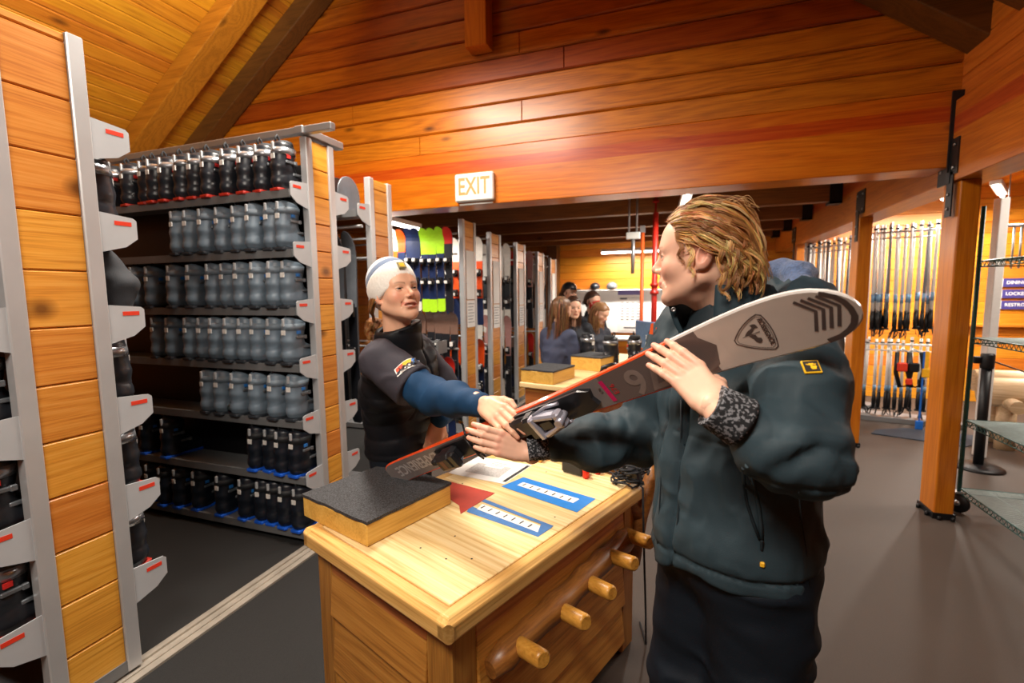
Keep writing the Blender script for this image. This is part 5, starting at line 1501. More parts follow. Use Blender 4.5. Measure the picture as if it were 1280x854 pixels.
# her left front edge lies at small angles, her right one at large angles
lo_ = [ringpt(a, .104, .096, -.030) for a in angs]
hi_ = []
for i, a in enumerate(angs):
    t = math.degrees(a)
    zz = .112 if t < 120 else .10
    rr0, rr1 = .096, .094
    p = ringpt(a, rr0, rr1, zz)
    if t > 250: k = (t - 250) / 95; p = ringpt(a, .10 + .03 * k, .094 + .055 * k, .098 - .035 * k)
    hi_.append(p)
L1(collar_sheet('collar', lo_, hi_, .014, M['jacket1'], P1))
for ia, kk in ((1, .86), (len(angs) - 1, .86)):
    c = Vector(lo_[ia]).lerp(Vector(hi_[ia]), kk); c = c + (Vector(_O) - c).normalized() * .012; m = MB(); m.lathe([(.0062, 0), (.0062, .0012), (.0045, .002), (.0032, .001)], tuple(c), 14, axis=tuple((Vector(_O) - c).normalized())); L1(m.build('snap', M['bolt'], P1))
hs = Sdf()
back = -f1
hs.chain([S1 + l1 * .125 + f1 * .0 + z_ * .040, S1 + l1 * .12 + back * .085 + z_ * .065, S1 + back * .15 + z_ * .075, S1 - l1 * .12 + back * .085 + z_ * .065, S1 - l1 * .13 + z_ * .035], [.036, .052, .066, .052, .034], 0, .03)
hs.chain([S1 + l1 * .08 + back * .11 + z_ * .0, S1 + back * .17 - z_ * .04, S1 - l1 * .08 + back * .11 + z_ * .0], [.05, .065, .05], .04, .03)
hs.disp(lambda P: fold(P, .005, 14, 5) + wr(P, .006, 20, 8))
L1(cloth('hood', hs, S1 - .30, S1 + .30, .008, M['jacket1'], P1))
fl = Sdf(); fl.chain([S1 + l1 * .105 + back * .08 + z_ * .100, S1 + l1 * .06 + back * .125 + z_ * .128, S1 + back * .14 + z_ * .135, S1 - l1 * .08 + back * .09 + z_ * .110], [.026, .036, .040, .030], 0, .02)
fl.disp(lambda P: .003 * vnoise(P, 60, 2))
L1(cloth('hood_lining', fl, S1 - .30, S1 + .30, .006, plain('blue_fleece', srgb(72, 92, 128), .95, noise=.25, nscale=180, bump=.9, bscale=300, sheen=.3), P1))
# inner collar, ribbed cuffs
ic = Sdf(); ic.chain([S1 + V(-.02, -.01, 0) + f1 * .03 - z_ * .02, S1 + V(-.02, -.01, 0) + z_ * .06], [.080, .078], 0); ic.add(lambda P: sd_cap(P, S1 + V(-.02, -.01, -.1), S1 + V(-.03, -.012, .2), .066, .070), .006, 's'); ic.add(lambda P: P[:, 2] - S1[2] - .075, .006, 'i')
L1(cloth('inner_collar', ic, S1 - .16, S1 + .16, .008, M['jacket1_dark'], P1))
def cuff(name, a, b, r0, r1, mt, parent, rib=True):
    m = MB(); A, B = Vector(a), Vector(b); pts = [A.lerp(B, i / 9) for i in range(10)]
    m.tube(pts, [r0 + (r1 - r0) * i / 9 + (.0012 if (rib and i % 2) else 0) for i in range(10)], 22); return L1(m.build(name, mt, parent))
cm_ = NT('knit_cuff'); tc = cm_.n('ShaderNodeTexCoord').outputs['Object']
nz = cm_.n('ShaderNodeTexNoise', inp={'Vector': tc, 'Scale': 170., 'Detail': 1.}).outputs[0]
bb = cm_.bsdf(Base_Color=cm_.ramp(nz, [(.50, srgb(24, 26, 30)), (.60, srgb(128, 130, 136))]), Roughness=.85); M['knit'] = cm_.m
cuff('cuff', wr1L + (el1L - wr1L) * .34, wr1L + (el1L - wr1L) * -.03, .048, .041, M['knit'], P1)
cuff('cuff', wr1R + (el1R - wr1R) * .20, wr1R + (npv(at(655, 561, 1.335)) - wr1R) * .75, .042, .037, M['knit'], P1)
# pocket zip and its yellow pull
def onj(px, py, lo_d=.6, hi_d=1.6):     # first hit of the jacket along a sight line
    v_ = _r * (px - 640) / FPX - _u * (py - 427) / FPX + _fw
    ts = np.linspace(lo_d, hi_d, 500); d = s(_O + ts[:, None] * v_); i = np.argmax(d < 0); return Vector(_O + v_ * (ts[i] if d[i] < 0 else 1.1)), Vector(v_).normalized()
def seam(name, pix, rad, mt, off=.001):
    pts = []
    for px, py in pix:
        p, vd = onj(px, py); pts.append(p - vd * off)
    m = MB(); m.tube(pts, rad, 6); return L1(m.build(name, mt, P1))
seam('pocket_zip', [(929, 585), (930, 605), (934, 630), (942, 655), (950, 675)], .0035, M['jacket1_dark'])
seam('pocket_flap', [(934, 582), (942, 605), (948, 632), (951, 655), (952, 675)], .0045, M['jacket1'])
p, vd = onj(952, 682); m = MB(); m.cbox(tuple(p - vd * .004 + Vector((0, 0, 0))), (.003, .003, .011), .002); L1(m.build('zip_pull', M['jacket1_dark'], P1))
p, vd = onj(953, 706); m = MB(); m.cbox(tuple(p - vd * .003), (.0045, .0035, .0055), .002); L1(m.build('zip_pull_tip', plain('yellow_pull', srgb(236, 180, 40), .5), P1))
seam('placket_seam', [(852, 500), (852, 540), (850, 600), (848, 650), (844, 690)], .0036, M['jacket1_dark'])
seam('placket_seam', [(828, 560), (826, 600), (824, 640), (822, 680)], .0016, M['jacket1_dark'])
seam('side_seam', [(998, 615), (1002, 650), (1008, 690), (1012, 735)], .0018, M['jacket1_dark'])
# badge on the sleeve: yellow frame, dark field, yellow mark
pc, vd = onj(1014, 459); pa, _ = onj(1004, 460); pb, _ = onj(1024, 459); pu, _ = onj(1013, 450); pd, _ = onj(1014, 468)
xb = (pb - pa).normalized(); yb = (pu - pd); yb = (yb - xb * yb.dot(xb)).normalized(); zb = xb.cross(yb)
if zb.dot(vd) > 0: zb = -zb
bm_ = Matrix((xb, yb, zb)).transposed().to_4x4(); bm_.translation = pc - vd * .005
w_ = (pb - pa).length * .55
ye = plain('badge_yellow', srgb(250, 196, 30), .5, noise=.02)
m = MB(); m.M = bm_; m.cbox((0, 0, 0), (w_, w_, .0022), .001); L1(m.build('badge', ye, P1))
m = MB(); m.M = bm_; m.cbox((0, 0, .0022), (w_ * .84, w_ * .84, .0008), .0004); L1(m.build('badge_field', plain('badge_dark', srgb(44, 40, 34), .6), P1))
def bp_(pts): m = MB(); m.M = bm_; m.prism([(x * w_, y * w_) for x, y in pts], .0008, Matrix.Translation((0, 0, .0028))); return m
L1(bp_([(-.62, .38), (-.30, .30), (-.28, .45), (.0, .42), (.28, .46), (.30, .30), (.55, .36), (.50, .18), (.10, .20), (.12, .05), (.48, .06), (.55, -.12), (.42, -.50), (.0, -.55), (-.16, -.30), (-.12, .12), (-.50, .20)]).build('badge_mark', ye, P1))
# orange mark on her chest
pc, vd = onj(819, 412, 1.0, 1.5); m = MB()
bm2 = frame((0, .0, 1), -vd, pc - vd * .003); m.M = bm2
m.prism([(-.016, -.013), (-.012, .016), (-.005, .019), (-.006, -.014)], .0012); 
L1(m.build('chest_mark', plain('orange_print', srgb(236, 92, 30), .5), P1))
m = MB(); m.M = bm2; m.prism([(.001, -.006), (.002, .006), (.012, .002), (.013, -.004), (.008, -.008)], .0012); L1(m.build('chest_mark', bpy.data.materials['orange_print'], P1))
# trousers
ts_ = Sdf(); ts_.loft([(HIP1 + V(0, 0, -.09), .185, .145, l1), (HIP1 + V(0, 0, .06), .175, .135, l1)], 0)
for q in 'LR': ts_.chain([J1['hip' + q] - z_ * .02, J1['kn' + q], J1['an' + q] + z_ * .04], [.118, .105, .098], .05, .03)
ts_.disp(lambda P: fold(P, .005, 8, 31, (1, 1, 1.8)) + wr(P * V(1, 1, 2.2), .008, 7, 41))
ts_.add(lambda P: .055 - P[:, 2], .01, 'i')
L1(cloth('trousers', ts_, V(-.2, .85, .02), V(.5, 1.6, 1.02), .009, M['trouser1'], P1))
for q in 'LR':
    b_ = Sdf(); a_ = J1['an' + q]; b_.cap(a_ + V(0, 0, -.045) - f1 * .05, a_ + f1 * .15 - z_ * .05, .048, .044, 0); b_.cap(a_ - z_ * .04, a_ + z_ * .10, .055, .058, .03); b_.add(lambda P: -P[:, 2] + .001, .004, 'i')
    L1(cloth('boot', b_, a_ - .28, a_ + .28, .012, M['steel_black'], P1))
# hair: swept back from the face in loose waves
hb = Sdf(); 
hb.el((0, -.020, .050), (.079, .096, .084), 0); hb.el((0, -.075, .010), (.058, .050, .058), .03); hb.el((0, .018, .060), (.071, .070, .066), .02)
hb.add(lambda P: (P[:, 1] - (.068 + .35 * (P[:, 2] - .065) - .0)) * .8 , .006, 'i')      # hairline on the forehead
hb.add(lambda P: -(P[:, 2] + .028 + 1.15 * (P[:, 1] + .03)) * .6, .006, 'i') if False else None
for q in (-1, 1): hb.el((q * .080, .035, -.015), (.035, .052, .055), .008, 's'); hb.el((q * .086, -.012, .0), (.02, .024, .034), .006, 's')
hb.disp(lambda P: .0012 * vnoise(P * V(3, 1, 3), 45, 4))
v, F = nets(hb, (-.11, -.14, -.08), (.11, .12, .15), .004)
hc = np.array([srgb(150, 104, 60)[:3]]); cc = np.tile(hc, (len(v), 1)) * (1 + .3 * vnoise(v, 40, 2)[:, None])
L1(link('hair_base', np_mesh('hair_base', mapply(HM1, v), F, M['hair'], cc), P1))
rs = random.Random(21); cur = []
pal = [srgb(206, 156, 94), srgb(178, 124, 66), srgb(140, 92, 48), srgb(226, 184, 126), srgb(150, 102, 58)]
def wave(pts, n, amp, fr, ph, rs):
    P = np.array(pts); t = np.linspace(0, 1, n); tt = np.linspace(0, 1, len(P))
    # smooth interpolation through the control points
    out = np.stack([np.interp(t, tt, P[:, i]) for i in range(3)], 1)
    for _ in range(2): out[1:-1] = out[1:-1] * .5 + (out[:-2] + out[2:]) * .25
    w = (t ** .8)[:, None]
    out[:, 0:1] += w * amp * np.sin(fr * t + ph)[:, None]; out[:, 2:3] += w * amp * np.cos(fr * t * .9 + ph * 1.7)[:, None]
    return mapply(HM1, out)
G_ = []
for i in range(150):       # swept back from the parting and the hairline
    u = rs.uniform(-1, 1); sgn = 1 if u > 0 else -1; au = abs(u) ** .85
    th = R(4 + 90 * au); sx_, sz_ = math.sin(th) * sgn, math.cos(th)
    yf = .082 - .040 * au ** 1.5 + (rs.uniform(-.010, .004) if i % 3 == 0 else rs.uniform(-.13, .0))
    rr_ = math.sqrt(max(.12, 1 - ((yf - .0) / .098) ** 2)); ro = rs.uniform(1.0, 1.05)
    def sh_(y, k=1., dz=0.): q = math.sqrt(max(.10, 1 - ((y + .018) / .112) ** 2)); return (.083 * sx_ * ro * q * k, y, .048 + .090 * sz_ * ro * q + dz)
    y1, y2 = max(yf - .05, -.098), max(yf - .10, -.108)
    drop = -.030 * au
    e_ = (.045 * sx_ + rs.uniform(-.02, .02), -.120 + rs.uniform(-.02, .015), -.018 + .04 * sz_ - .03 * au + rs.uniform(-.03, .02))
    f_ = (e_[0] * .8 + rs.uniform(-.02, .02), e_[1] + rs.uniform(-.01, .03), e_[2] - rs.uniform(.02, .055))
    pts = [sh_(yf, .98), sh_((yf + y1) / 2, 1.03, drop * .3), sh_(y1, 1.05, drop * .7), sh_(y2, 1.04, drop - .01), e_] + ([f_] if rs.random() < .7 else [])
    G_.append((pts, rs.uniform(.0025, .0055), rs.uniform(1.6, 3.0), rs.uniform(0, 6.3)))
for i in range(56):        # curls behind the ears and down the nape
    sgn = -1 if rs.random() < .3 else 1; y0 = rs.uniform(-.10, -.032); z0 = rs.uniform(-.01, .06)
    q = math.sqrt(max(.1, 1 - ((y0 + .018) / .105) ** 2)); x0 = sgn * .080 * q; ln = rs.uniform(.07, .125)
    G_.append(([(x0, y0, z0), (x0 * 1.08, y0 - .008, z0 - ln * .35), (x0 * 1.02, y0 - .010 + rs.uniform(-.015, .01), z0 - ln * .7), (x0 * .9 + rs.uniform(-.015, .01), y0 - .012 + rs.uniform(-.02, .015), z0 - ln)], rs.uniform(.004, .008), rs.uniform(1.4, 2.6), rs.uniform(0, 6.3)))
for i in range(16):        # wisps in front of the ears
    sgn = 1 if i % 4 else -1; y0 = rs.uniform(.022, .050); z0 = rs.uniform(.040, .070); ln = rs.uniform(.05, .10)
    x0 = sgn * (.074 - .16 * max(0, y0 - .03))
    G_.append(([(x0, y0, z0), (x0 * 1.05, y0 - .010, z0 - ln * .4), (x0 * 1.04, y0 - .014 + rs.uniform(-.006, .008), z0 - ln * .75), (x0 * 1.0, y0 - .006 + rs.uniform(-.012, .012), z0 - ln)], rs.uniform(.003, .006), rs.uniform(1.2, 2.2), rs.uniform(0, 6.3)))
cur = locks(G_, HM1, rs, 17, .0042, .00075, .0003, pal)
for i in range(70):        # stray hairs standing off the crown
    u = rs.uniform(-.6, .6); y0 = rs.uniform(-.06, .07)
    a0 = (.07 * u, y0, .118); pts = [a0, (a0[0] * 1.2, y0 - .02, .126 + rs.uniform(-.006, .006)), (a0[0] * 1.3, y0 - .04, .122 + rs.uniform(-.006, .010)), (a0[0] * 1.2, y0 - .06, .108 + rs.uniform(-.01, .012))]
    cur.append((wave(pts, 12, .004, 8, rs.uniform(0, 6), rs), .0006, .0003, srgb(206, 160, 104)[:3]))
L1(strands('hair', cur, P1))

# ---------------------------------------------------------------- person in the white beanie
P2 = thing('person', 'smiling person in a white beanie and black quilted vest reaching over the ski', 'person', (-1.15, 1.78, 0))
def L2(o): o.matrix_parent_inverse = Matrix.Translation(-P2.location); return o
f2 = V(.985, .17, 0); l2 = V(-.17, .985, 0)
S2 = npv(at(499, 441, 1.925)); HIP2 = V(-1.17, 1.80, .90)
sh2R, sh2L = S2 - l2 * .165 + V(0, 0, -.01), S2 + l2 * .165
el2R = npv(at(541, 496, 1.66)); wr2R = npv(at(601, 506, 1.44))
el2L = npv(at(570, 500, 2.16)); wr2L = npv(at(550, 525, 2.02))
H2 = npv(at(495, 369, 1.855))
fd = V(.84, -.42, .26)
HM2 = frame(fd, (-.30, .10, .9), H2)
J2 = dict(pelvis=HIP2, chest=(S2 + HIP2) / 2 + V(0, 0, .06), neck=S2 + z_ * .07, shL=sh2L, shR=sh2R, elL=el2L, elR=el2R, wrL=wr2L, wrR=wr2R, side=l2,
          hipL=HIP2 + l2 * .09 - z_ * .05, hipR=HIP2 - l2 * .09 - z_ * .05, knL=HIP2 + l2 * .10 + f2 * .03 - z_ * .43, knR=HIP2 - l2 * .10 + f2 * .03 - z_ * .43, anL=HIP2 + l2 * .11 - z_ * .81, anR=HIP2 - l2 * .11 - z_ * .81, toe=f2)
parts = []
nk = np.linalg.inv(np.array(HM2)) @ np.append(S2 + z_ * .0, 1)
v, F = nets(head_sdf(smile=1., open_=1.15, jaw=1.12, neck_dir=tuple(nk[:3])), (-.16, -.20, -.28), (.16, .135, .14), .0027)
parts.append((mapply(HM2, v), F, skin_cols(v, SK2[0], srgb(206, 126, 108), srgb(226, 134, 108), srgb(104, 70, 44), 1., 1.0)))
HR2 = frame(npv(at(628, 520, 1.345)) - npv(at(604, 505, 1.42)), _O - npv(at(620, 520, 1.4)) + V(0, 0, .25), npv(at(604, 505, 1.425)))
parts.append(hand_np(HR2, -1, [(2, 22, 14), (4, 24, 16), (6, 26, 18), (8, 28, 20)], (-4, -6, -8, -10), [V(-.022, .018, -.008), V(-.046, .042, -.016), V(-.052, .068, -.020), V(-.046, .090, -.026)], col=SK2, scale=1.0))
HL2 = frame(npv(at(541, 560, 1.98)) - npv(at(547, 528, 2.02)), _O - npv(at(545, 540, 2.0)) + V(.3, 0, .2), npv(at(547, 528, 2.02)))
parts.append(hand_np(HL2, -1, [(40, 50, 30)] * 4, col=SK2, scale=1.0, vox=.0034))
parts.append(limbs_np(J2, SK2[0], r=.92))
v, F, c = join_np(parts); L2(link('body', np_mesh('body', v, F, M['skin'], c), P2)); eyes(HM2, P2, (-6, 0))
m = MB(); m.M = HM2
tp_ = [(x / 7. * .0225, .0885 - .0032 * (abs(x) / 7. * 2) ** 2 * 1.0) for x in range(-7, 8)]
vv = [(x, y, -.0585 + .0030 * (x / .0215) ** 2) for x, y in tp_] + [(x, y, -.0690 + .0065 * (x / .0215) ** 2) for x, y in tp_]
m.add(vv, [(i, 15 + i, 16 + i, 1 + i) for i in range(14)], 0, True); m.build('teeth', M['teeth'], P2)
for o in P2.children: L2(o)
M['vest'] = jacket_mat('black_vest', srgb(15, 17, 22), .5, .2, 500.)
M['softshell'] = jacket_mat('charcoal_softshell', srgb(58, 56, 64), .7, .35, 500.)
M['navy'] = jacket_mat('navy_sleeve', srgb(22, 58, 92), .72, .3, 500.)
vs_ = Sdf()
vs_.loft([(HIP2 + V(0, 0, -.05), .185, .150, l2), (HIP2 + V(0, 0, .12), .180, .145, l2), (J2['chest'], .190, .145, l2), (S2 + V(0, 0, -.08), .175, .125, l2), (S2 + V(0, 0, .015), .105, .085, l2)], 0)
nd2 = (H2 - S2 - z_ * .03) / np.linalg.norm(H2 - S2 - z_ * .03); vs_.cap(S2 - z_ * .01, S2 + nd2 * .16, .094, .088, .02); vs_.add(lambda P: (P - S2) @ nd2 - .108 - .25 * ((P - S2) @ f2), .006, 'i')
vs_.cap(S2 + nd2 * .03, S2 + nd2 * .22, .066, .072, .006, 's')
vs_.disp(lambda P: -.0065 * np.sqrt(np.abs(np.sin((P[:, 2] + .02 * vnoise(P, 5, 3)) * PI / .062))) + fold(P, .003, 12, 7) + np.where((P - S2) @ f2 > .03, .008 * np.exp(-(((P - S2) @ l2 - .0) / .005) ** 2), 0))
vs_.add(lambda P: HIP2[2] - .10 - P[:, 2], .01, 'i')
L2(cloth('vest', vs_, S2 + V(-.32, -.32, -.62), S2 + V(.32, .32, .14), .0075, M['vest'], P2))
js = Sdf()
mR2 = sh2R + (el2R - sh2R) * .62; mL2 = sh2L + (el2L - sh2L) * .7
js.chain([sh2R - l2 * .0 + V(0, 0, -.02) + l2 * .03, sh2R, mR2 + V(0, 0, -.012)], [.072, .073, .080], 0, .02); js.chain([sh2L - l2 * .03 - z_ * .02, sh2L, mL2], [.075, .072, .070], .02, .02)
js.disp(lambda P: fold(P, .004, 12, 17) + wr(P, .006, 15, 9))
js.add(lambda P: np.minimum(1, 1) * ((P - mR2) @ ((el2R - sh2R) / np.linalg.norm(el2R - sh2R)) - .015) - 9 * (((P - S2) @ l2) > 0), .004, 'i')
L2(cloth('jacket', js, S2 + V(-.3, -.45, -.35), S2 + V(.42, .45, .14), .008, M['softshell'], P2))
ns = Sdf(); cw = wr2R + (el2R - wr2R) * .02
ns.chain([mR2 - (el2R - sh2R) * .12, el2R, (el2R + cw) / 2 + V(0, 0, .004), cw], [.066, .062, .056, .038], 0, .03); ns.chain([mL2, el2L, wr2L + (el2L - wr2L) * .0], [.066, .058, .040], .0, .02)
def nfold(P):
    d = fold(P, .003, 14, 23)
    for A, B, sd in ((sh2R, el2R, 3), (el2R, wr2R, 5), (el2L, wr2L, 6)):
        ab = B - A; L = np.linalg.norm(ab); h = (P - A) @ ab / L
        d = d + .0055 * np.sin(h * 75 + 3 * vnoise(P, 12, sd)) * np.clip(vnoise(P, 8, sd + 1) + .3, 0, 1) * ((h > -.03) & (h < L))
    return d
ns.disp(nfold)
L2(cloth('shirt_sleeves', ns, np.minimum.reduce([el2R, wr2R, el2L, wr2L, mR2, mL2]) - .12, np.maximum.reduce([el2R, wr2R, el2L, wr2L, mR2, mL2]) + .12, .007, M['navy'], P2))
# curved resort patch on the sleeve
def onS(px, py, f, a=1.2, b=2.4):
    v_ = _r * (px - 640) / FPX - _u * (py - 427) / FPX + _fw
    ts = np.linspace(a, b, 600); d = f(_O + ts[:, None] * v_); i = np.argmax(d < 0); return Vector(_O + v_ * (ts[i] if d[i] < 0 else 1.8)), Vector(v_).normalized()
def arcpt(t, h):       # along the arc of the patch in the photograph, h 0 bottom .. 1 top
    x0, y0 = 497.5 + (524 - 497.5) * t, 469.5 + (455.5 - 469.5) * t - 3.2 * math.sin(PI * t)
    return x0 - 3.4 * h * (1 - .6 * t), y0 - (7.5 + 1.5 * math.sin(PI * t)) * h
def arcmesh(nm, t0, t1, h0, h1, mt, off):
    v = []; f = []; n = 10
    for i in range(n + 1):
        for h in (h0, h1):
            p, vd = onS(*arcpt(t0 + (t1 - t0) * i / n, h), js); v.append(tuple(p - vd * off))
    for i in range(n): f.append((2 * i, 2 * i + 2, 2 * i + 3, 2 * i + 1))
    m = MB(); m.add(v, f); return L2(m.build(nm, mt, P2))
arcmesh('patch', -.04, 1.04, -.12, 1.1, plain('patch_white', srgb(236, 234, 230), .6), .0030)
arcmesh('patch_red', 0, .30, .48, 1.0, plain('patch_red', srgb(226, 74, 40), .6), .0042)
arcmesh('patch_yellow', .28, .72, .50, 1.02, plain('patch_yellow', srgb(246, 190, 40), .6), .0044)
arcmesh('patch_blue', .68, 1.0, .30, 1.0, plain('patch_blue', srgb(58, 130, 210), .6), .0044)
p0, vd = onS(*arcpt(.36, .30), js); p1, _ = onS(*arcpt(.62, .30), js); p2, _ = onS(*arcpt(.45, .8), js)
xv = (p1 - p0).normalized(); yv = (p2 - p0); yv = (yv - xv * yv.dot(xv)).normalized(); zv = xv.cross(yv)
Mt = Matrix((xv, yv, zv)).transposed().to_4x4(); Mt.translation = (p0 + p1) / 2 - vd * .0095
L2(text_mesh('patch_lettering', 'LOON', .024, Mt, M['ink_dark'], P2, .0003, bold=.0008))
# trousers and shoes (behind the bench)
t2 = Sdf(); t2.loft([(HIP2 + V(0, 0, -.10), .165, .125, l2), (HIP2 + V(0, 0, .05), .16, .12, l2)], 0)
for q in 'LR': t2.chain([J2['hip' + q], J2['kn' + q], J2['an' + q]], [.095, .075, .065], .04, .02)
t2.disp(lambda P: fold(P, .004, 9, 3)); t2.add(lambda P: .05 - P[:, 2], .01, 'i')
L2(cloth('trousers', t2, HIP2 + V(-.32, -.32, -.9), HIP2 + V(.32, .32, .10), .013, M['trouser1'], P2))
for q in 'LR':
    b_ = Sdf(); a_ = J2['an' + q]; b_.cap(a_ - f2 * .05 - z_ * .045, a_ + f2 * .15 - z_ * .05, .046, .042, 0); b_.cap(a_ - z_ * .04, a_ + z_ * .06, .05, .05, .03); b_.add(lambda P: -P[:, 2] + .001, .004, 'i')
    L2(cloth('shoe', b_, a_ - .28, a_ + .28, .013, M['steel_black'], P2))
# beanie: striped crown and deep white turn-up
hc_ = Sdf(); hc_.el((0, -.024, .060), (.088, .108, .100), 0); hc_.add(lambda P: -(P[:, 2] - .03 - .55 * P[:, 1]) * .9, .01, 'i')
def hatcol(v):
    c = np.tile(np.array(srgb(222, 222, 224)[:3]), (len(v), 1)); h = v[:, 2] - .60 * v[:, 1]
    for a_, b_, col in ((.0, .118, srgb(104, 124, 154)), (.124, .136, srgb(150, 168, 192)), (.144, .3, srgb(186, 192, 204))):
        k = ((h > a_) & (h < b_))[:, None]; c = np.where(k, np.array(col[:3]), c)
    return c
v, F = nets(hc_, (-.12, -.15, -.02), (.12, .12, .18), .004)
M['knit_col'] = attr_mat('knit_hat', .9, bump=.5, bscale=420., sheen=.3)
L2(link('hat_crown', np_mesh('hat_crown', mapply(HM2, v), F, M['knit_col'], hatcol(v)), P2))
hbm = Sdf(); hbm.el((0, -.018, .045), (.0935, .1135, .112), 0); hbm.add(lambda P: sd_el(P, (0, -.018, .05), (.078, .097, .095)), .003, 's')
hbm.add(lambda P: np.maximum(P[:, 2] - .086 - .62 * P[:, 1], -(P[:, 2] + .016 - .44 * P[:, 1])) * .8, .008, 'i')
hbm.disp(lambda P: .0008 * np.sin(np.arctan2(P[:, 0], P[:, 1]) * 90))
v, F = nets(hbm, (-.12, -.16, -.06), (.12, .13, .18), .0038)
L2(link('hat_brim', np_mesh('hat_brim', mapply(HM2, v), F, plain('white_knit', srgb(238, 234, 226), .92, noise=.05, nscale=150, bump=.4, bscale=380, sheen=.3)), P2))
m = MB(); m.M = HM2 @ Matrix.Translation((.006, .0935, .092)) @ Matrix.Rotation(R(-4), 4, 'Z') @ Matrix.Rotation(R(22), 4, 'X'); m.cbox((0, 0, 0), (.017, .0035, .015), .002); L2(m.build('hat_patch', plain('patch_olive', srgb(150, 140, 100), .7), P2))
m = MB(); m.M = HM2 @ Matrix.Translation((.007, .0972, .092)) @ Matrix.Rotation(R(-4), 4, 'Z') @ Matrix.Rotation(R(22), 4, 'X'); m.cbox((0, 0, 0), (.010, .0015, .009), .001); L2(m.build('hat_patch_mark', plain('patch_gold', srgb(240, 186, 40), .6), P2))
# hair: sides under the hat and a curly bun at the nape
rs = random.Random(5); cur = []
pal2 = [srgb(176, 120, 70), srgb(142, 92, 50), srgb(198, 144, 90), srgb(112, 70, 40)]
def wave2(pts, n, amp, fr, ph):
    P = np.array(pts); t = np.linspace(0, 1, n); tt = np.linspace(0, 1, len(P)); out = np.stack([np.interp(t, tt, P[:, i]) for i in range(3)], 1)
    for _ in range(2): out[1:-1] = out[1:-1] * .5 + (out[:-2] + out[2:]) * .25
    out[:, 0] += t * amp * np.sin(fr * t + ph); out[:, 2] += t * amp * np.cos(fr * t + ph * 1.3); return mapply(HM2, out)
G_ = []
for i in range(46):        # drawn back under the hat to the nape
    q = -1 if rs.random() < .35 else 1
    y0 = rs.uniform(-.09, .034); z0 = .012 + .36 * y0 + rs.uniform(-.004, .016); x0 = q * .079 * math.sqrt(max(.05, 1 - (y0 + .018) ** 2 / .0105))
    G_.append(([(x0, y0, z0), (x0 * 1.03, y0 - .022, z0 - .016), (x0 * .9, -.090 + rs.uniform(-.015, .01), -.036 + rs.uniform(-.012, .012)), (x0 * .45 + .008, -.128 + rs.uniform(-.01, .01), -.052 + rs.uniform(-.01, .01)), (x0 * .2 + .015, -.172, -.072 + rs.uniform(-.01, .01))], rs.uniform(.001, .0025), 1.5, rs.uniform(0, 6.3)))
for i in range(40):        # loose curly knot
    a = rs.uniform(0, 6.3); dirn = 1 if i % 2 else -1; tilt = rs.uniform(-.8, .8); r_ = rs.uniform(.018, .048); c0 = Vector((.020, -.178, -.082)); pts = []
    for k in range(6):
        a += dirn * rs.uniform(.55, .85); p = Vector((r_ * .8 * math.cos(a), r_ * math.sin(a), .010 * math.sin(a * 2)))
        p = Euler((tilt, rs.uniform(.9, 1.4), 0)).to_matrix() @ p; pts.append(tuple(c0 + p))
    G_.append((pts, rs.uniform(.002, .005), rs.uniform(1.2, 2.4), rs.uniform(0, 6.3)))
for i in range(16):        # ends hanging from it
    x0 = rs.uniform(-.012, .045); y0 = -.18 + rs.uniform(-.02, .02); ln = rs.uniform(.04, .085)
    G_.append(([(x0, y0, -.085), (x0 * 1.15, y0 - .008, -.085 - ln * .4), (x0 * 1.2 + rs.uniform(-.012, .012), y0 + rs.uniform(-.015, .015), -.085 - ln)], rs.uniform(.005, .009), rs.uniform(1., 1.8), rs.uniform(0, 6.3)))
cur = locks(G_, HM2, rs, 15, .0042, .0009, .0004, pal2)
L2(strands('hair', cur, P2))
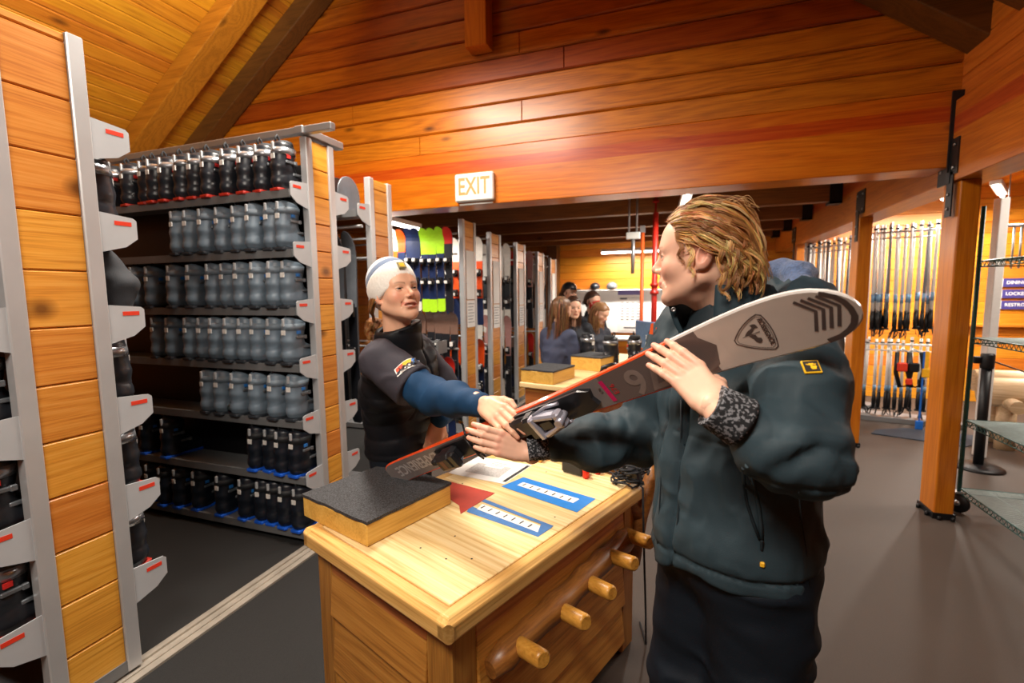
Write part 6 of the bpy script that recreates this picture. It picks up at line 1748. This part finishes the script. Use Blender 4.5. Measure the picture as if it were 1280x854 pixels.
# ---------------------------------------------------------------- the group at the second bench
def group_person(label, px, py, d, face, body_dir, col, hair, jacket, Hh, arms, long_hair=True, cap=None, red_shell=None, seed=1, up=(0, 0, 1), hairlen=.36, hair_front=True):
    Hc = npv(at(px, py, d)); fd_ = V(*face); fb = V(*body_dir); fb = fb / np.linalg.norm(fb); lb = np.cross(z_, fb)
    HM = frame(fd_, up, Hc)
    S = V(Hc[0], Hc[1], 0) - fb * .05; S[2] = Hc[2] - .235
    hip = V(S[0], S[1], S[2] - .47) - fb * .02
    P = thing('person', label, 'person', (S[0], S[1], 0))
    inv = Matrix.Translation(-P.location)
    def L(o): o.matrix_parent_inverse = inv; return o
    shL, shR = S + lb * .16, S - lb * .16
    (eL, wL), (eR, wR) = arms(S, fb, lb)
    J = dict(pelvis=hip, chest=(S + hip) / 2 + z_ * .06, neck=S + z_ * .08, shL=shL, shR=shR, elL=eL, elR=eR, wrL=wL, wrR=wR, side=lb, toe=fb)
    for q, sg in (('L', 1), ('R', -1)):
        J['hip' + q] = hip + lb * .085 * sg - z_ * .05; J['kn' + q] = V(*(hip + lb * .09 * sg)[:2], .48) + fb * .02; J['an' + q] = V(*(hip + lb * .1 * sg)[:2], .09)
    nk = (np.linalg.inv(np.array(HM)) @ np.append(S + z_ * .02, 1))[:3]
    v, F = nets(head_sdf(smile=.3, neck_dir=tuple(nk)), np.minimum((-.1, -.13, -.13), nk - .07), (.11, .135, .14), .0052)
    parts = [(mapply(HM, v), F, skin_cols(v, col[0], srgb(190, 96, 88), srgb(222, 140, 116), srgb(80, 56, 40), .3))]
    for q, w, e in (('L', wL, eL), ('R', wR, eR)):
        sd = 1 if q == 'R' else -1
        parts.append(hand_np(frame(w - e + fb * .05, z_ + lb * (.5 if q == 'R' else -.5), w), -sd, [(18, 30, 20)] * 4, col=col, vox=.005))
    parts.append(limbs_np(J, col[0], .016, .9))
    v, F, c = join_np(parts); L(link('body', np_mesh('body', v, F, M['skin'], c), P))
    if not red_shell: eyes(HM, P); [L(o) for o in P.children if o.name.startswith('eye')]
    s = Sdf(); s.loft([(hip - z_ * .05, .165, .125, lb), (J['chest'], .165, .125, lb), (S - z_ * .08, .165, .11, lb), (S + z_ * .02, .09, .08, lb)], 0)
    for sh, e, w in ((shL, eL, wL), (shR, eR, wR)): s.chain([sh - z_ * .01, (sh + e) / 2, e, w + (e - w) * .1], [.070, .066, .060, .042], .03, .02)
    s.cap(S - z_ * .02, S + z_ * .07, .075, .068, .02); s.cap(S + z_ * .03 + fb * .02, S + z_ * .15 + fb * .03, .052, .06, .006, 's')
    s.disp(lambda Q: fold(Q, .005, 10, seed) + wr(Q, .006, 12, seed + 5)); s.add(lambda Q: hip[2] - .09 - Q[:, 2], .01, 'i')
    pp_ = np.array([shL, shR, eL, eR, wL, wR, hip]); L(cloth('jacket', s, pp_.min(0) - .18, pp_.max(0) + .2, .013, jacket, P))
    t = Sdf(); t.loft([(hip - z_ * .1, .15, .12, lb), (hip + z_ * .05, .15, .115, lb)], 0)
    for q in 'LR': t.chain([J['hip' + q], J['kn' + q], J['an' + q]], [.09, .072, .062], .03, .02)
    t.add(lambda Q: .05 - Q[:, 2], .01, 'i'); L(cloth('trousers', t, hip + V(-.3, -.3, -hip[2]), hip + V(.3, .3, .1), .018, M['trouser1'], P))
    for q in 'LR':
        b_ = Sdf(); a_ = J['an' + q]; b_.cap(a_ - fb * .05 - z_ * .045, a_ + fb * .15 - z_ * .05, .046, .042, 0); b_.cap(a_ - z_ * .04, a_ + z_ * .05, .05, .05, .03); b_.add(lambda Q: -Q[:, 2] + .001, .004, 'i')
        L(cloth('shoe', b_, a_ - .28, a_ + .28, .018, M['steel_black'], P))
    rs = random.Random(seed)
    if red_shell:  # red shell drawn over the face
        k = Sdf(); k.el((0, .035, -.03), (.070, .080, .098), 0); k.add(lambda Q: -(Q[:, 1] + .03 + .3 * Q[:, 2]), .01, 'i'); k.add(lambda Q: Q[:, 2] - .04, .01, 'i')
        v, F = nets(k, (-.1, -.1, -.16), (.1, .13, .1), .006); L(link('red_face_shell', np_mesh('red_face_shell', mapply(HM, v), F, red_shell), P))
    hb_ = Sdf(); hb_.el((0, -.018, .048), (.080, .100, .086), 0); hb_.el((0, -.055, -.02), (.070, .055, .075), .03); hb_.el((0, .022, .058), (.072, .074, .066), .02)
    hb_.add(lambda Q: Q[:, 1] - (.078 + .6 * (Q[:, 2] - .075)), .008, 'i')
    v, F = nets(hb_, (-.11, -.15, -.13), (.11, .12, .16), .007)
    L(link('hair_base', np_mesh('hair_base', mapply(HM, v), F, M['hair'], np.tile(np.array(hair[0][:3]) * .7, (len(v), 1))), P))
    cur = []
    iM = np.linalg.inv(np.array(HM)); dn = (iM[:3, :3] @ V(0, 0, -1)); dn = dn / np.linalg.norm(dn)
    for i in range(520 if long_hair else 240):
        sg = 1 if rs.random() < .5 else -1; au = rs.random() ** .8; th = R(4 + 88 * au); y0 = rs.uniform(-.10, .074 - .03 * au)
        ring = math.sqrt(max(.12, 1 - ((y0 + .018) / .105) ** 2))
        a0 = V(.079 * math.sin(th) * sg * ring * .3, y0 * .8, .048 + .088 * ring); a1 = V(.083 * math.sin(th) * sg * ring, y0 - .01, .048 + .086 * math.cos(th) * ring)
        a2 = V(.086 * sg * max(.25, math.sin(th)) * max(ring, .5), min(y0 - .02, .045), -.005)
        Lh = (hairlen if long_hair else .05) * rs.uniform(.7, 1.05)
        a3 = a2 + dn * Lh * .5 + V(rs.uniform(-.012, .012), rs.uniform(-.03, .004), 0); a4 = a2 + dn * Lh + V(rs.uniform(-.03, .02) * sg, rs.uniform(-.05, .0), 0)
        Pn = np.array([a0, a1, a2, a3, a4]); t_ = np.linspace(0, 1, 14); tt = np.linspace(0, 1, 5); o = np.stack([np.interp(t_, tt, Pn[:, j]) for j in range(3)], 1)
        o[1:-1] = o[1:-1] * .5 + (o[:-2] + o[2:]) * .25
        o[:, 0] += .006 * t_ * np.sin(t_ * 9 + i); cc_ = rs.choice(hair)
        cur.append((mapply(HM, o), .0030, .0016, tuple(x * rs.uniform(.75, 1.2) for x in cc_[:3])))
    L(strands('hair', cur, P))
    if cap:
        k = Sdf(); k.el((0, -.012, .062), (.086, .104, .080), 0); k.add(lambda Q: -(Q[:, 2] - .052), .006, 'i'); k.el((0, .115, .056), (.066, .072, .008), .012)
        v, F = nets(k, (-.12, -.15, .02), (.12, .21, .17), .006); L(link('cap', np_mesh('cap', mapply(HM, v), F, cap), P))
    return P
def arms_down(S, f, l): return ((S + l * .22 - z_ * .27, S + l * .20 + f * .12 - z_ * .46), (S - l * .22 - z_ * .27, S - l * .20 + f * .12 - z_ * .46))
def arms_bench(S, f, l): return ((S + l * .22 - z_ * .27 + f * .04, S + l * .12 + f * .28 - z_ * .33), (S - l * .22 - z_ * .27 + f * .04, S - l * .12 + f * .28 - z_ * .33))
hb1 = [srgb(124, 84, 52), srgb(92, 60, 36), srgb(164, 118, 74), srgb(74, 48, 30)]
hb2 = [srgb(74, 46, 32), srgb(58, 36, 26), srgb(98, 62, 40)]
hb3 = [srgb(156, 112, 72), srgb(120, 82, 50), srgb(188, 146, 98)]
jm1 = jacket_mat('dusk_blue_jacket', srgb(64, 70, 92), .7, .2); jm2 = jacket_mat('charcoal_jacket', srgb(52, 54, 62), .7, .2); jm3 = jacket_mat('dark_jacket', srgb(34, 36, 42), .7, .2)
SKg = (srgb(228, 182, 156), srgb(214, 136, 112))
group_person('person with long straight brown hair seen from behind in a dusky blue jacket', 702, 388, 4.65, (.42, .88, -.12), (.55, .8, 0), SKg, hb1, jm1, 1.5, arms_bench, seed=3, hairlen=.40)
group_person('dark haired person looking out past the long straight hair of another', 717, 385, 5.25, (.45, -.86, -.05), (.4, -.85, 0), SKg, hb2, jm3, 1.5, arms_down, seed=4, hairlen=.34)
group_person('person with wavy light brown hair looking down at the bench', 750, 392, 5.6, (.80, -.30, -.42), (.75, -.45, 0), SKg, hb3, jm2, 1.5, arms_bench, seed=5, up=(.25, 0, 1), hairlen=.26)
group_person('person in a black peaked cap behind the long haired group', 712, 366, 6.2, (.75, -.55, -.1), (.7, -.5, 0), SKg, hb2, jm3, 1.6, arms_down, long_hair=False, cap=M['steel_black'], seed=6)
group_person('person with a red face in front of the whiteboard', 741, 377, 6.0, (.7, -.6, -.1), (.7, -.6, 0), SKg, hb2, jm3, 1.5, arms_down, long_hair=False, red_shell=plain('red_face_mat', srgb(190, 42, 36), .8, bump=.3), seed=7)
# ================================================================ things on the second bench and beyond
def on2(px, py): return at(px, py, Z=Z2)
p = on2(688, 481.5)
block('rubber topped wooden block on the near end of the second bench', (p.x + .02, p.y + .0, Z2 + .0005), T2R, .28, .36, .10)
p = on2(748, 465); block('rubber topped wooden block farther along the second bench', (p.x + .02, p.y - .0, Z2 + .0005), T2R - .1, .30, .34, .12)
# bindings and a boot lying about on it
for k, (px, py, lb) in enumerate(((765, 470, 'black binding clamp lying beside the farther block on the second bench'), (758, 452, 'black binding with chrome lever near the end of the second bench'))):
    p = on2(px, py); t = thing('binding', lb, 'binding', (p.x, p.y, Z2 + .0005), .4 + k, 'loose bindings on the second bench')
    m = MB(); m.tube([(-.09, 0, .02), (-.08, 0, .07), (0, 0, .095), (.08, 0, .075), (.10, 0, .02)], .016, 10); m.cbox((0, 0, .013), (.11, .04, .013), .006); m.build('clamp', M['bind'], t)
    m = MB(); m.cbox((.03, .0, .05), (.03, .03, .018), .008); m.cbox((-.05, .0, .045), (.018, .035, .02), .006); m.build('jaw', M['shell_black'], t)
    m = MB(); m.cbox((.06, -.02, .06), (.035, .006, .006), .003); m.build('lever', M['strap_silver'], t)
for k, (px, py, kind, lb) in enumerate(((742, 455, 'black', 'red soled black boot on the second bench in front of the wavy haired person'), (772, 459, 'black', 'black boot on the second bench, left of the pair by the orange pipe'), (790, 457, 'black', 'black boot on the second bench, right of the pair by the orange pipe'), (806, 455, 'navy', 'blue soled black boot at the right end of the second bench'))):
    p = at(px, py, Z=Z2); put_boot(kind, (p.x, p.y, Z2 + .0005), R(60 + 70 * k), lb, 'boots on the second bench')
# far counter under the whiteboard with a monitor
t = thing('counter', 'wooden counter below the whiteboard at the far wall', 'counter', (-.5, 8.6, 0))
m = MB(); m.cbox((0, 0, .35), (1.2, .3, .35), .01); m.build('cabinet', M['wall_x'], t)
m = MB(); m.cbox((0, 0, .715), (1.25, .34, .015), .004); m.build('worktop', M['white_paint'], t)
p = at(806, 448, Z=Z2)
t = thing('monitor', 'tilted blue grey monitor beside the dark collar of the curly haired person', 'monitor', (p.x, p.y, Z2 + .0005), R(-60))
m = MB(); m.cbox((0, 0, .24), (.20, .014, .14), .006); m.build('screen', plain('screen_blue', srgb(96, 122, 160), .25), t)
m = MB(); m.cbox((0, .02, .05), (.03, .012, .05), .004); m.cbox((0, .02, .006), (.10, .07, .006), .003); m.build('stand', M['steel_black'], t)
# helmets on top of the whiteboard
for k, (px, lb) in enumerate(((744, 'black helmet on top of the whiteboard, left one'), (765, 'grey helmet on top of the whiteboard, right one'))):
    p = at(px, 357, Y=9.5); t = thing('helmet', lb, 'helmet', (p.x, 9.48, 1.5905), .5 * k, 'helmets on the whiteboard')
    s = Sdf(); s.el((0, 0, .06), (.10, .12, .085), 0); s.el((0, 0, .03), (.082, .10, .07), .004, 's'); s.add(lambda P: -P[:, 2], .004, 'i'); s.el((0, .10, .02), (.07, .05, .03), .01, 's')
    link('shell', np_mesh('shell', *nets(s, (-.13, -.15, -.02), (.13, .15, .17), .008), M['shell_black'] if k == 0 else M['shelf_grey']), t)
    m = MB(); m.tube([(-.085, .0, .03), (-.06, .02, .004), (.06, .02, .004), (.085, 0, .03)], .006, 6); m.build('chin_strap', M['liner'], t)
t = thing('board_shelf', 'thin ledge on top of the whiteboard', 'shelf', (-1.0, 9.5, 1.57))
m = MB(); m.cbox((.0, 0, .009), (1.2, .09, .010), .003); m.build('ledge', M['white_paint'], t)

# ================================================================ ski poles in the right hand bay
def pole_proto(L, shaft, basket, grip):
    t = thing('ski_pole', 'x', 'ski pole')
    m = MB(); m.tube([(0, 0, 0), (0, 0, -L + .14)], [.0135, .0170], 8); m.build('shaft', shaft, t)
    m = MB(); m.lathe([(.012, -.055), (.020, -.048), (.022, -.042), (.010, -.030)], (0, 0, 0), 12); m.build('basket', basket, t)
    m = MB(); m.tube([(0, 0, -L + .22), (0, 0, -L + .09), (0, .003, -L + .0)], [.016, .022, .020], 10); m.cbox((0, 0, -L + .002), (.02, .026, .010), .006); g = m.build('grip', grip, t)
    m = MB(); m.tube([(0, .012, -L + .02), (.012, .05, -L - .03), (.006, .06, -L - .10), (-.008, .03, -L - .06), (0, .012, -L + .02)], .007, 6, flat=.4); m.build('strap', M['liner'], t)
    m = MB(); m.tube([(0, 0, -L * .66), (0, 0, -L * .74)], [.0166, .0172], 8); m.build('decal_band', plain('pole_blue', srgb(120, 160, 192), .4), t)
    return t
M['pole'] = plain('pole_shaft', srgb(232, 230, 226), .35, .0, noise=.05); M['pole_dark'] = plain('dark_pole_shaft', srgb(120, 122, 128), .35, .1)
pl = {'white': pole_proto(1.18, M['pole'], M['liner'], M['steel_black']), 'grey': pole_proto(1.18, M['pole_dark'], M['liner'], M['steel_black']), 'short white': pole_proto(.82, M['pole'], M['liner'], M['steel_black'])}
pu = set()
def put_pole(kind, p, lb, group, rz=0., tilt=(0, 0)):
    o = copy_tree(pl[kind]) if kind in pu else pl[kind]; pu.add(kind)
    o.location = p; o.rotation_euler = (tilt[0], tilt[1], rz); o['label'] = lb; o['group'] = group
def pole_rack(label, a, b, zt, zl, where, n, kinds, group, lower=True):
    a, b = Vector(a), Vector(b); d = (b - a); L = d.length; rz = math.atan2(d.y, d.x)
    t = thing('pole_rack', label, 'rack', (a.x, a.y, 0), rz)
    for x in (-.04, L + .04):
        m = MB(); m.cbox((x, .03, zt / 2 + .05), (.016, .016, zt / 2 + .05), .003); m.build('upright', M['alu'], t)
    for z in (zt, zl):
        m = MB(); m.tube([(-.05, .0, z), (L + .05, .0, z)], .010, 8); m.tube([(-.05, .05, z), (L + .05, .05, z)], .010, 8); m.tube([(-.05, 0, z - .07), (L + .05, 0, z - .07)], .008, 8); m.build('rail', M['alu'] if z == zt else M['white_paint'], t)
    m = MB(); m.cbox((L / 2, .10, .03), (L / 2 + .1, .16, .03), .004); m.build('base', M['shelf_grey'], t)
    for i in range(n):
        p = a + d * ((i + .5) / n); p.z = zt + .075; p.y += .05 * (i % 2); q = p + Vector((rnd.uniform(-.01, .01), rnd.uniform(-.015, .015), rnd.uniform(-.02, .04)))
        k = kinds[i % len(kinds)]
        put_pole(k, q, '%s pole hanging %s, %s from the left' % (k, where, ORD2[i]), group, rnd.uniform(0, 6), (rnd.uniform(-.02, .02), rnd.uniform(-.025, .025)))
        if lower and i % 3 != 2:
            q = q.copy(); q.z = zl + .07 + rnd.uniform(-.02, .02); q.y += .02
            put_pole('short white', q, 'short pole on the lower rail %s, %s from the left' % (where, ORD2[i]), group + ', lower rail', rnd.uniform(0, 6), (rnd.uniform(-.03, .03), rnd.uniform(-.03, .03)))
ORD2 = ORD + ['fourteenth', 'fifteenth', 'sixteenth', 'seventeenth', 'eighteenth', 'nineteenth', 'twentieth', '21st', '22nd', '23rd', '24th']
pole_rack('pole rack between the two nearest columns', (2.10, 6.55, 0), (2.88, 6.38, 0), 2.17, .90, 'between the columns', 24, ['white', 'white', 'white', 'white', 'grey'], 'ski poles between the columns')
pole_rack('pole rack behind the middle column and the ski tip', (1.72, 7.78, 0), (2.20, 7.10, 0), 2.12, .88, 'behind the ski tip', 22, ['grey', 'white', 'white', 'white'], 'ski poles behind the ski tip')
# harnesses hanging among the lower poles
for k, (px, c, lb) in enumerate(((1128, M['red_label'], 'red and black harness hanging among the lower poles'), (1143, M['steel_black'], 'black harness hanging beside the red one'))):
    p = at(px, 470, Y=6.25); t = thing('harness', lb, 'harness', (p.x, p.y, .42), 0, 'harnesses on the pole rack')
    m = MB(); m.tube([(-.06, 0, .42), (-.07, -.02, .2), (-.03, -.03, .04), (.04, -.03, .05), (.07, -.02, .22), (.05, 0, .42)], .022, 8, flat=.4); m.build('strap', M['steel_black'], t)
    m = MB(); m.cbox((-.02, -.035, .26), (.045, .02, .05), .012); m.build('pad', c, t); m = MB(); m.cbox((.05, -.03, .10), (.03, .018, .035), .01); m.build('pad', c, t)
    m = MB(); m.tube([(-.06, 0, .42), (0, .06, .45), (.05, 0, .42)], .010, 8); m.build('hanger', M['alu'], t)
for k, (px, c, nm) in enumerate(((1158, plain('yellow_tag', srgb(240, 180, 30), .5), 'yellow'), (1151, plain('blue_tag_cloth', srgb(30, 110, 210), .5), 'blue'))):
    p = at(px, 455 + 45 * k, Y=6.2); t = thing('strap_tag', nm + ' strap hanging at the right of the lower poles', 'strap', (p.x, p.y, .0))
    z0 = .05 if k else p.z - .1; m = MB(); m.cbox((0, 0, (z0 + .86) / 2), (.008 if k else .02, .008, (.86 - z0) / 2), .004); m.cbox((0, -.004, z0), (.035, .012, .05), .008); m.build('strap', c, t)
# blue mat on the floor
t = thing('floor_mat', 'dark blue grey mat on the floor below the ski poles', 'mat', (2.42, 5.95, 0), R(-12))
m = MB(); m.prism([(-.42, -.18), (.30, -.28), (.52, .02), (.50, .24), (-.1, .22), (-.36, 0)], .012, Matrix()); m.build('mat', plain('slate_mat', srgb(54, 64, 78), .8, noise=.2, nscale=200), t, .004)
# wire shelving on castors
M['wire'] = plain('green_wire', srgb(38, 82, 78), .4, .4, noise=.08); M['wire_silver'] = plain('pale_wire', srgb(170, 186, 184), .4, .4)
ws = thing('wire_shelf', 'green wire shelving unit on castors at the right edge', 'shelving', (1.845, 3.93, 0), R(0))
SWX, SWY = .46, -1.07
for x in (0, SWX):
    for y in (0, SWY):
        m = MB(); m.tube([(x, y, .14), (x, y, 2.05)], .0125, 10); 
        for k in range(60): m.lathe([(.0132, 0), (.0132, .004)], (x, y, .2 + k * .03), 10)
        m.build('post', M['wire'], ws)
        m = MB(); m.M = Matrix.Translation((x, y, 0)); m.lathe([(.062, -.014), (.066, -.008), (.066, .008), (.062, .014)], (0, 0, .067), 22, axis=(.8, .6, 0)); w_o = m.build('castor', M['steel_black'], ws)
        m = MB(); m.M = Matrix.Translation((x, y, 0)); m.lathe([(.02, -.018), (.02, .018)], (0, 0, .067), 12, axis=(.8, .6, 0)); m.cbox((-.014, .018, .10), (.018, .003, .045), .002); m.cbox((.0, .0, .142), (.03, .03, .006), .002); m.build('castor_fork', M['alu'], w_o)
for z in (.17, .645, 1.20, 1.70):
    m = MB()
    for y in (0, SWY):
        m.tube([(0, y, z), (SWX, y, z)], .0045, 6); m.tube([(0, y, z - .035), (SWX, y, z - .035)], .0035, 6)
        for k in range(12): x0 = SWX * k / 12; m.tube([(x0, y, z), (x0 + SWX / 24, y, z - .035), (x0 + SWX / 12, y, z)], .0022, 4, cap=False)
    for x in (0, SWX):
        m.tube([(x, 0, z), (x, SWY, z)], .0045, 6); m.tube([(x, 0, z - .035), (x, SWY, z - .035)], .0035, 6)
        for k in range(26): y0 = SWY * k / 26; m.tube([(x, y0, z), (x, y0 + SWY / 52, z - .035), (x, y0 + SWY / 26, z)], .0022, 4, cap=False)
    m.build('shelf_frame', M['wire'], ws)
    m = MB()
    for k in range(1, 52): y0 = SWY * k / 52; m.tube([(0, y0, z + .003), (SWX, y0, z + .003)], .0024, 4, cap=False)
    for x in (.15, .31): m.tube([(x, 0, z - .002), (x, SWY, z - .002)], .003, 4, cap=False)
    m.build('wire_deck', M['wire_silver'], ws)
# queue stanchion
st = thing('stanchion', 'black belt stanchion on a round base behind the wire shelving', 'stanchion', (2.45, 4.98, 0))
m = MB(); m.lathe([(.17, 0), (.17, .012), (.15, .026), (.05, .04)], (0, 0, 0), 28); m.build('base', M['steel_black'], st)
m = MB(); m.lathe([(.034, .03), (.034, .86)], (0, 0, 0), 18); m.build('post', M['steel_black'], st)
m = MB(); m.lathe([(.042, .86), (.046, .88), (.046, .97), (.04, .985)], (0, 0, 0), 18); m.cbox((-.06, .0, .93), (.035, .014, .03), .006); m.build('belt_head', M['steel_black'], st)
m = MB(); m.tube([(.04, 0, .92), (.35, .02, .80), (.62, .05, .76)], .006, 6); m.build('cord', M['steel_black'], st)
# log bench
M['bark'] = wood('peeled_pale_log', srgb(150, 112, 78), srgb(206, 172, 138), srgb(226, 198, 168), 'X', 'Z', 9., -4., rough=.5, knots=.4, vary=.02)
lg = thing('log_bench', 'bench of pale peeled logs behind the stanchion', 'bench', (2.82, 5.75, 0), R(-8))
m = MB(); m.tube([(-.02, 0, .53), (.5, .01, .54), (1.6, .03, .55)], [.135, .145, .14], 18); m.build('seat_log', M['bark'], lg)
m = MB(); m.tube([(-.0, .26, .60), (1.6, .28, .62)], [.11, .12], 16); m.build('back_log', M['bark'], lg)
for x in (.16, 1.4):
    m = MB(); m.tube([(x, -.06, .0), (x, -.04, .42)], [.075, .07], 14); m.build('leg', M['bark'], lg); m = MB(); m.tube([(x, .24, .0), (x, .25, .52)], [.075, .07], 14); m.build('leg', M['bark'], lg)
m = MB(); m.tube([(.16, -.26, .44), (.16, .3, .47)], .06, 12); m.build('cross_log', M['bark'], lg)
# wayfinding signs
for k, (w_, nm) in enumerate((('DINING', 'top'), ('LOCKERS', 'middle'), ('RESTROOM', 'bottom'))):
    z = 1.60 - k * .145
    t = thing('wayfinding_sign', 'purple sign with white lettering, %s of the three on the boarded wall' % nm, 'sign', (3.93, 7.985, z), 0, 'wayfinding signs')
    m = MB(); m.box((-.07, -.010, -.055), (.62, 0, .055)); m.build('plate', plain('sign_purple', srgb(70, 62, 128), .5, noise=.03), t)
    m = MB(); m.box((.075, -.012, -.055), (.080, -.010, .055)); m.build('divider', M['paper'], t)
    m = MB(); m.prism([(-.045, -.025), (.045, -.025), (.02, .012), (.005, .03), (-.012, .008)], .002, Matrix(((1, 0, 0, 0), (0, 0, 1, -.012), (0, 1, 0, 0), (0, 0, 0, 1)))); m.build('symbol', M['paper'], t)
    text_mesh('lettering', w_, .058, Matrix.Translation((.115, -.0112, 0)) @ Matrix.Rotation(PI / 2, 4, 'X'), M['paper'], t, .0005, 'LEFT', bold=.001)
# hanging rod with clips above the signs
t = thing('coat_rail', 'short chrome rail hanging in the bay above the wayfinding signs', 'rail', (3.30, 6.4, 1.75))
m = MB(); m.tube([(-.12, 0, .42), (.5, 0, .42)], .016, 10); m.build('rail', M['alu'], t)
for x in (-.03, .03, .3): m = MB(); m.tube([(x, 0, .42), (x, 0, -.02)], .010, 8); m.build('rod', M['alu'], t)
for x in (-.1, .48): m = MB(); m.tube([(x, 0, .42), (x, 0, 1.10)], .006, 6); m.build('hanger_wire', M['alu'], t)
# ================================================================ light, world, camera
def area(name, loc, target, sx, sy, power, col=(1., .9, .78), spread=180):
    ld = bpy.data.lights.new(name, 'AREA'); ld.shape = 'RECTANGLE'; ld.size = sx; ld.size_y = sy; ld.energy = power; ld.color = col; ld.spread = R(spread)
    o = bpy.data.objects.new(name, ld); COL.objects.link(o); o.location = loc
    d = Vector(target) - Vector(loc); o.rotation_euler = d.to_track_quat('-Z', 'Y').to_euler(); return o
# hall lamps hung from the ridge above and behind the photographer, plus an added up-light
area('hall_light', (-1.75, 2.25, 3.55), (-1.7, 2.2, 0), .3, 1.3, 96)
area('hall_light', (-.7, -.5, 3.1), (-1.0, 1.2, .3), 1.3, .35, 34, spread=130)
area('hall_light', (-1.9, 1.7, 3.6), (-3.9, 2.0, 4.3), .3, 1.3, 44, spread=120)  # added up-light, aimed at the left ceiling to brighten it
area('hall_light', (3.6, 4.6, 2.8), (3.6, 4.6, 0), 1.2, .3, 45)
w = bpy.data.worlds.new('world'); SC.world = w; w.use_nodes = True
w.node_tree.nodes['Background'].inputs[0].default_value = (1., .86, .7, 1); w.node_tree.nodes['Background'].inputs[1].default_value = .06

cd = bpy.data.cameras.new('camera'); cam = bpy.data.objects.new('camera', cd); COL.objects.link(cam)
cd.sensor_width = 36; cd.sensor_fit = 'HORIZONTAL'; cd.lens = 36 * FPX / 1280; cd.clip_start = .05
mw = Matrix.Identity(4)
for i in range(3):
    mw[i][0] = _r[i]; mw[i][1] = _u[i]; mw[i][2] = -_fw[i]; mw[i][3] = _O[i]
cam.matrix_world = mw
cd.dof.use_dof = True; cd.dof.focus_distance = 1.35; cd.dof.aperture_fstop = 3.2
SC.camera = cam
SC.view_settings.view_transform = 'Standard'; SC.view_settings.look = 'None'
SC.view_settings.gamma = 1.0; SC.view_settings.use_curve_mapping = False
SC.view_settings.exposure = 0.6
SC.cycles.use_denoising = True
SC.cycles.max_bounces = 8; SC.cycles.diffuse_bounces = 5; SC.cycles.sample_clamp_indirect = 6.0
